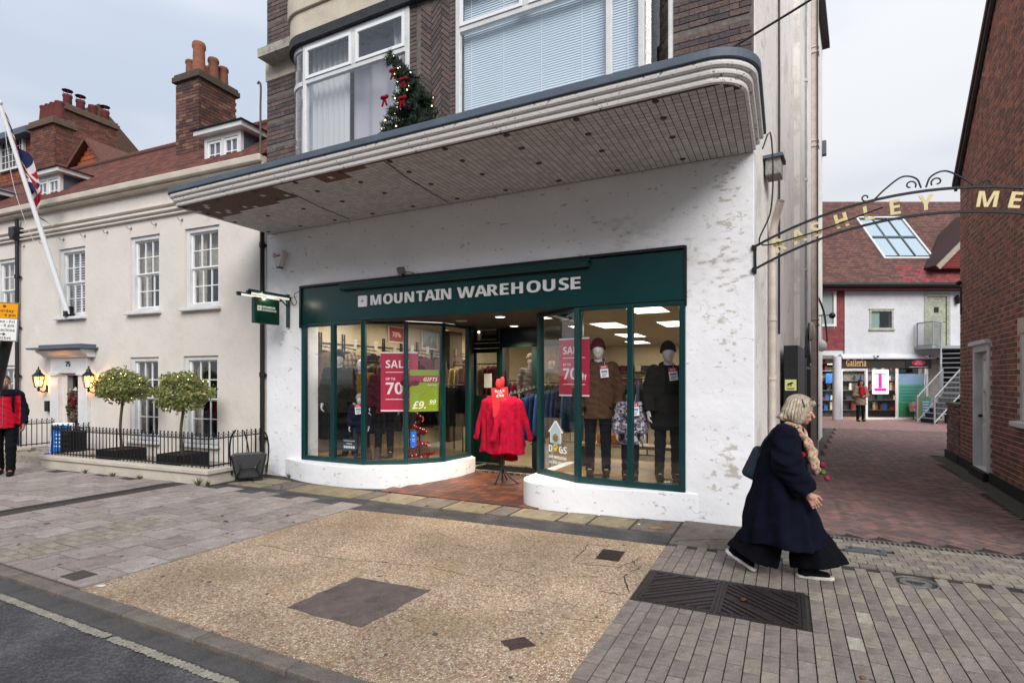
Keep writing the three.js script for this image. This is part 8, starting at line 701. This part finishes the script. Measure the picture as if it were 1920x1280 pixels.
// tinsel spiral tree in the bow window
{ const t = thing('tinsel_tree', 'red tinsel spiral tree with tiny lights in the bow window', 'decoration', [-5.62, 0.342, -0.78]), r = RNG(71), g = new G(), lg = new G(); for (let i = 0; i < 1500; i++) { const q = i / 1500, a = q * 22, rr = (0.03 + 0.17 * (1 - q)) + 0.035 * (r() - 0.5), y = 0.05 + q * 0.78 + 0.05 * (r() - 0.5); g.geo(new THREE.ConeGeometry(0.006, 0.05, 3), M4(rr * Math.cos(a), y, rr * Math.sin(a), r() * 6, r() * 6)); if (i % 26 === 0) lg.ball(rr * 1.1 * Math.cos(a), y, rr * 1.1 * Math.sin(a), 0.007, 1, 1, 1, 6, 4); } for (let i = 0; i < 260; i++) { const q = i / 260; g.geo(new THREE.ConeGeometry(0.006, 0.05, 3), M4(-0.15 + 0.55 * q + 0.04 * r(), 0.03 + 0.04 * r() + 0.1 * q, 0.12 + 0.06 * r(), r() * 6, r() * 6)); } g.build('tinsel', std('#8a1020', { metalness: 0.5, roughness: 0.3 }), t).userData.kind = 'stuff'; lg.build('tiny_light', std('#ffd8d0', { emissive: '#ffb0a0', emissiveIntensity: 1.2 }), t); new G().bar([0, 0, 0], [0, 0.85, 0], 0.006, 5).build('rod', M.iron, t); }
{ const t = thing('ski_poles', 'pair of slim trekking poles leaning crossed in the bow window', 'poles', [-6.0, 0.342, -0.75]); new G().bar([-0.08, 0, 0], [0.1, 0.95, -0.1], 0.008, 6).build('pole', M.steel, t); new G().bar([0.1, 0, 0], [-0.02, 0.9, -0.1], 0.008, 6).build('pole', M.steel, t); }
{ const t = thing('boot_pair', 'pair of walking boots on the bow window floor', 'boots', [-6.22, 0.342, -0.3], 0.6); for (const x of [-0.07, 0.07]) { const g = field([cap([x, 0.18, -0.05], [x, 0.06, -0.04], 0.045, 0.05), cap([x, 0.045, -0.04], [x, 0.04, 0.12], 0.048, 0.042)], 0.03, 0.012, (d, X, y) => Math.max(d, -y)); meshOf('boot', g, clothMat('#4a3a34', 0.1), t); } }
// lights inside
{ const em = std('#ffffff', { emissive: new THREE.Color('#fff6e8'), emissiveIntensity: 2.0 }); for (const [x, z] of [[-7.2, -1.2], [-2.2, -2.75], [-2.2, -5.6], [-2.2, -8.4], [-3.6, -5.3], [-3.9, -8.3], [-5.4, -4.2], [-5.6, -7.4], [-6.9, -2.9], [-7.0, -5.8], [-2.2, -11.2], [-4.4, -11.2]]) { const t = thing('ceiling_light', 'square white light panel in the shop ceiling', 'light', [x, 2.95, z], 0, 'light panels in the shop ceiling'); new G().ext(rect(-0.32, 0.32, -0.62, 0.62), 0.02, M4(0, -0.012, 0, 0, -Math.PI / 2), [rect(-0.3, 0.3, -0.6, 0.6)]).build('frame', M.white, t); new G().box(0, -0.004, 0, 0.6, 0.008, 1.2).build('panel', em, t); const l = new THREE.RectAreaLight(0xfff1dc, 4.6, 0.6, 1.2); l.position.y = -0.016; l.rotation.x = -Math.PI / 2; t.add(l); }  // first panel, above the left display, is added to brighten that window
  const em2 = std('#ffffff', { emissive: new THREE.Color('#fff2dc'), emissiveIntensity: 5 }); [[-3.9, -0.5, 1], [-4.34, -1.86, 1], [-4.75, -0.75, 0]].forEach(([x, z, on]) => { const t = thing('downlight', on ? 'lit round downlight in the porch ceiling' : 'unlit round downlight in the porch ceiling', 'light', [x, 2.665, z], 0, on ? 'lit porch downlights' : undefined); new G().lathe([[0.075, 0], [0.095, 0], [0.095, -0.008], [0.075, -0.012]], 0, 0, 0, 24).build('ring', M.white, t); new G().lathe([[0, -0.006], [0.075, -0.006], [0.075, 0]], 0, 0, 0, 24).build('lens', on ? em2 : std('#c9c6bd'), t); if (on) { const l = new THREE.SpotLight(0xffeccc, 9, 0, 1.05, 0.6); l.position.set(0, -0.02, 0); l.target.position.set(0, -2, 0); t.add(l, l.target); l.castShadow = true; } }); }
// ---------- things on the shop front ----------
{ const t = thing('alarm_box', 'white triangular burglar alarm box on the shop wall', 'alarm', [-8.05, 3.68, 0.0]); new G().ext([[-0.13, 0.3], [0.13, 0.3], [0.15, 0.22], [0.05, 0.02], [-0.05, 0.02], [-0.15, 0.22]], 0.09, M4(0, 0, 0.002), [], 0.014).build('case', std('#c9c6c2', { roughness: 0.4 }), t); new G().ext([[-0.055, 0.04], [0.055, 0.04], [0.04, 0.0], [-0.04, 0.0]], 0.08, M4(0, 0, 0.004), [], 0.008).build('lens', std('#1a2030', { roughness: 0.2 }), t); new G().geo(new THREE.TorusGeometry(0.03, 0.006, 6, 16), M4(-0.06, 0.22, 0.094)).geo(textGeo('security', 0.035, 0.002, 0.1), M4(-0.02, 0.2, 0.093)).build('print', std('#a55a66'), t); }
{ const t = thing('hanging_sign', 'green hanging sign with lamp tubes on an iron bracket', 'sign', [-7.85, 0, 0.02]); new G().b2(-0.03, 0.03, 2.62, 3.2, 0, 0.03).bar([0, 3.17, 0.02], [0, 3.17, 0.8], 0.02, 8).bar([0, 2.98, 0.02], [0, 3.12, 0.2], 0.012, 6).build('bracket', M.green, t); const s = part('board', t, [0, 2.6, 0.47], Math.PI / 2); new G().rbox(0, 0.255, 0, 0.5, 0.43, 0.08, 0.012).build('panel', grainMat('#0a3a2c', 0.8, { roughness: 0.3, bumpScale: 0.0003 }), s); const w = std('#cfd2d0'); for (const f of [1]) { new G().geo(textGeo('MOUNTAIN', 0.036, 0.003, 0.25), M4(-0.1, 0.3, 0.0405)).geo(textGeo('WAREHOUSE', 0.036, 0.003, 0.28), M4(-0.1, 0.25, 0.0405)).build('lettering', w, s); new G().ext(rect(-0.2, -0.115, 0.25, 0.335), 0.003, M4(0, 0, 0.0405), [[[-0.1575, 0.265], [-0.152, 0.287], [-0.13, 0.2925], [-0.152, 0.298], [-0.1575, 0.32], [-0.163, 0.298], [-0.185, 0.2925], [-0.163, 0.287]]]).build('emblem', w, s); }
  const tube = std('#ffffff', { emissive: new THREE.Color('#fffbe8'), emissiveIntensity: 0.25 }); for (const x of [-0.12, 0.12]) { new G().bar([x, 3.1, 0.1], [x, 3.1, 0.86], 0.018, 8).build('lamp_tube', tube, t); new G().bar([x, 3.1, 0.86], [x, 3.1, 0.92], 0.026, 8).bar([x, 3.1, 0.06], [x, 3.1, 0.1], 0.026, 8).b2(x - 0.035, x + 0.035, 3.122, 3.135, 0.05, 0.92).build('lamp_cap', M.greenDark, t); const l = new THREE.PointLight(0xfff4d8, 0.05); l.position.set(x, 3.07, 0.47); l.castShadow = true; t.add(l); new G().bar([x, 3.13, 0.5], [0, 3.17, 0.5], 0.01, 5).build('stay', M.greenDark, t); } new G().tube([[0.06, 3.12, 0.02], [0.16, 3.0, 0.02], [0.22, 3.05, 0.02], [0.16, 3.18, 0.02], [0.3, 3.24, 0.02]], 0.007, 5, 24).build('cable', M.black, t); }
{ const t = thing('spotlight', 'small grey floodlight fixed above the shop fascia', 'lamp', [-5.32, 3.34, 0.03]); new G().rbox(0, 0.05, 0.06, 0.13, 0.1, 0.05, 0.01, 0, 0.5).build('housing', grainMat('#7d7b78', 0.2), t); new G().box(0, 0.05, 0.085, 0.1, 0.07, 0.006, 0, 0.5).build('lens', M.black, t); new G().box(0, 0.0, 0.02, 0.03, 0.1, 0.05).tube([[0.06, 0.03, 0.02], [0.14, 0.02, -0.01], [0.2, 0, -0.02]], 0.005, 4, 10).build('bracket', M.iron, t); }
// blinds, curtains and an added sky-reflection panel upstairs
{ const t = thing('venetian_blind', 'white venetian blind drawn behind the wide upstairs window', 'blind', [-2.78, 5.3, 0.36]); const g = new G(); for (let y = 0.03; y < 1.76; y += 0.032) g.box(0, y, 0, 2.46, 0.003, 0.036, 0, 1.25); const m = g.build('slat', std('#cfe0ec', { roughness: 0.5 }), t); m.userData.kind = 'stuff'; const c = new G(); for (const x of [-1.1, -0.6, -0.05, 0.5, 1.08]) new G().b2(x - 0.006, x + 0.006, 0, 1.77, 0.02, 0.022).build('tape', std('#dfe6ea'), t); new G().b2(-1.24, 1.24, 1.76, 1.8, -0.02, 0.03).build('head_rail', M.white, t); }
function curtain(label, x0, x1, y0, y1, z, folds, col, taper = 0) { const t = thing('curtain', label, 'curtain'); const nu = folds * 8, nv = 16, pos = [], uv = [], idx = []; for (let j = 0; j <= nv; j++) for (let i = 0; i <= nu; i++) { const a = i / nu, b = j / nv; const xx = lerp(x0, x1, a); pos.push(lerp(xx, (x0 + x1) / 2 + (x1 - x0) * 0.3, taper * Math.sin(b * Math.PI * 0.8)) , lerp(y1, y0, b), z + 0.035 * Math.sin(a * folds * 6.283 + 0.5 * b) + 0.01 * Math.sin(a * 40)); uv.push(a, b); } for (let j = 0; j < nv; j++) for (let i = 0; i < nu; i++) { const p = j * (nu + 1) + i; idx.push(p, p + nu + 1, p + 1, p + 1, p + nu + 1, p + nu + 2); } const g = new THREE.BufferGeometry(); g.setAttribute('position', new THREE.Float32BufferAttribute(pos, 3)); g.setAttribute('uv', new THREE.Float32BufferAttribute(uv, 2)); g.setIndex(idx); g.computeVertexNormals(); meshOf('cloth', g, new THREE.MeshPhysicalMaterial({ color: col, roughness: 0.95, transmission: 0.35, thickness: 0, side: THREE.DoubleSide }), t); return t; }
curtain('pale lavender panel added behind the upstairs window in place of reflected sky', -6.3, -5.2, 4.75, 7.1, 0.05, 3, '#c9c9d8'); curtain('white curtain gathered at the curved end of the upstairs window', -7.0, -6.2, 4.75, 7.1, 0.25, 7, '#d6dade'); curtain('white curtain beside the brick pier upstairs', -5.3, -4.92, 4.75, 7.1, 0.28, 4, '#dadcde', 0.2); curtain('white net curtain in the curved pane upstairs', -7.32, -7.02, 4.75, 7.1, 0.12, 4, '#d2dce2');  // first sheet is an added panel, its lavender standing in for reflected sky
// ---------- Christmas tree on the canopy ----------
{ const t = thing('christmas_tree', 'small Christmas tree with red bows and lights on top of the canopy', 'tree', [-4.42, 4.575, 0.95]), r = RNG(55); const axis = (y) => { const k = clamp((y - 0.95) / 0.6); return [-0.12 * k - 0.28 * k * k - 0.02, 0.0]; }; const lists = [[], [], []]; const mats = ['#16281a', '#1f3522', '#0f1f16'].map((c) => std(c, { roughness: 0.8 })); const needle = new THREE.ConeGeometry(0.0075, 0.075, 3); needle.translate(0, 0.037, 0); const tw = new G(), lights = new G(); plain(needle);
  for (let b = 0; b < 230; b++) { const q = Math.pow(r(), 1.15), y = 0.02 + q * 1.5, [ax] = axis(y), L = (q < 0.86 ? 0.44 * (1 - q * 0.95) : 0.06) * (0.75 + 0.5 * r()) + 0.03, a = r() * 6.283, dx = Math.cos(a), dz = Math.sin(a), n = Math.ceil(L / 0.022); tw.bar([ax, y, 0], [ax + dx * L, y - 0.05 + 0.12 * L, dz * L], 0.005, 4, 0.003); for (let i = 1; i <= n; i++) { const k = i / n, px = ax + dx * L * k, py = y + (-0.05 + 0.12 * L) * k, pz = dz * L * k; for (let m = 0; m < 7; m++) { const e = new THREE.Euler(r() * 6.3, r() * 6.3, r() * 6.3), sc = 0.8 + 0.5 * r(); lists[Math.floor(r() * 3)].push(new THREE.Matrix4().compose(V(px, py, pz), new THREE.Quaternion().setFromEuler(e), V(sc, sc, sc))); } } if (b % 4 === 0) lights.ball(ax + dx * L, y - 0.03, dz * L, 0.01, 1, 1, 1, 6, 4); }
  for (let i = 0; i < 160; i++) { const y = 1.25 + 0.35 * r(), [ax] = axis(y); lists[0].push(new THREE.Matrix4().compose(V(ax, y, 0), new THREE.Quaternion().setFromEuler(new THREE.Euler(r() * 2 - 1, r() * 6, 0.6 + r())), V(1, 1, 1))); }
  const ng = plain(needle.clone()); metreUV(ng); const gs = lists.map((l) => mergeGeometries(l.map((m) => { const g = ng.clone(); g.applyMatrix4(m); return g; }))); meshOf('needles', mergeGeometries(gs, true), mats, t).userData.kind = 'stuff'; tw.tube([[0, 0, 0], [-0.02, 0.6, 0], [-0.05, 1.1, 0], [-0.2, 1.35, 0], [-0.4, 1.55, 0]], 0.016, 6, 30).build('trunk', grainMat('#3a2c20', 0.1), t); lights.build('light', std('#fff0c8', { emissive: new THREE.Color('#ffe2a0'), emissiveIntensity: 2.6 }), t);
  [[-0.28, 1.24, 0.1], [-0.36, 0.86, 0.18], [0.06, 0.68, 0.34], [-0.36, 0.08, 0.28], [-0.02, 1.0, 0.22]].forEach(([x, y, z]) => { const g = new G(); for (const s of [-1, 1]) g.ball(s * 0.033, 0.022, 0, 0.036, 1, 0.8, 0.5).box(s * 0.02, -0.045, 0, 0.026, 0.11, 0.01, 0, 0, s * 0.35); g.ball(0, 0.015, 0.012, 0.017); const m = g.build('bow', shade('#8a0f22'), t); m.position.set(x, y, z); }); new G().lathe([[0, 0], [0.14, 0], [0.12, 0.12], [0, 0.12]], 0, 0, 0, 16).build('stand', M.iron, t); }
// ---------- across the street: what the windows mirror ----------
{ const t = thing('opposite_building', 'pale terrace with sash windows on the far side of the road', 'building', [-6, 0, 19]); new G().b2(-16, 14, 0, 9, 0, 6).build('wall', grainMat('#8c8273', 1.5), t); for (let k = 0; k < 9; k++) for (const y of [1.0, 3.9, 6.6]) { const x = -14 + k * 3.1; new G().b2(x - 0.55, x + 0.55, y, y + 1.6, -0.05, 0.02).build('window', std('#2c3238', { roughness: 0.1 }), t); } new G().ext([[0, 0], [3, 2.2], [6, 0]], 30, M4(-16, 9, 6, Math.PI / 2)).build('roof', grainMat('#4a3a34', 0.6), t); structure(new G().b2(-40, 30, -0.1, 0.03, 13, 18.95).build('far_pavement', grainMat('#77706a', 1))); }
{ const t = thing('street_tree', 'bare winter tree on the far side of the road', 'tree', [-1.5, 0.03, 15.5]), g = new G(), r = RNG(4); const grow = (p, d, L, rad, n) => { const q = p.clone().addScaledVector(d, L); g.bar(p.toArray(), q.toArray(), rad, 5, rad * 0.7); if (n <= 0) return; for (let i = 0; i < 3; i++) { const e = d.clone().add(V((r() - 0.5) * 1.3, 0.25 * r(), (r() - 0.5) * 1.3)).normalize(); grow(q, e, L * (0.65 + 0.2 * r()), rad * 0.62, n - 1); } }; grow(V(0, 0, 0), V(0, 1, 0), 2.2, 0.14, 5); g.build('branches', grainMat('#3a332c', 0.3), t); }
{ const t = thing('parked_car', 'dark grey hatchback parked across the road from the bow window', 'car', [-13.5, 0, 9.6]); const body = [[-2.0, 0.35], [-2.02, 0.7], [-1.9, 0.85], [-1.1, 0.98], [-0.55, 1.42], [0.75, 1.46], [1.5, 1.05], [1.95, 0.95], [2.02, 0.6], [1.98, 0.35], [1.65, 0.3], [1.6, 0.5], [1.4, 0.66], [1.15, 0.66], [0.95, 0.5], [0.9, 0.3], [-0.9, 0.3], [-0.95, 0.5], [-1.15, 0.66], [-1.4, 0.66], [-1.6, 0.5], [-1.65, 0.3]]; new G().ext(body, 1.7, M4(0, 0, -0.85), [], 0.06).build('body', new THREE.MeshPhysicalMaterial({ color: '#3d4650', roughness: 0.3, metalness: 0.4, clearcoat: 1 }), t); for (const z of [-0.853, 0.853]) new G().ext([[-0.9, 1.0], [-0.48, 1.34], [0.7, 1.38], [1.2, 1.05]], 0.01, M4(0, 0, z - 0.005)).build('window', std('#11151a', { roughness: 0.08 }), t); for (const x of [-1.28, 1.28]) for (const z of [-0.75, 0.75]) new G().geo(new THREE.TorusGeometry(0.24, 0.08, 8, 24), M4(x, 0.32, z)).geo(new THREE.CylinderGeometry(0.2, 0.2, 0.1, 20), M4(x, 0.32, z, 0, Math.PI / 2)).build('wheel', std('#1c1d20'), t); for (const z of [-0.6, 0.6]) new G().rbox(-2.0, 0.72, z, 0.08, 0.14, 0.3, 0.02).build('headlight', M.whiteGloss, t); }
renderer.render(scene, camera);
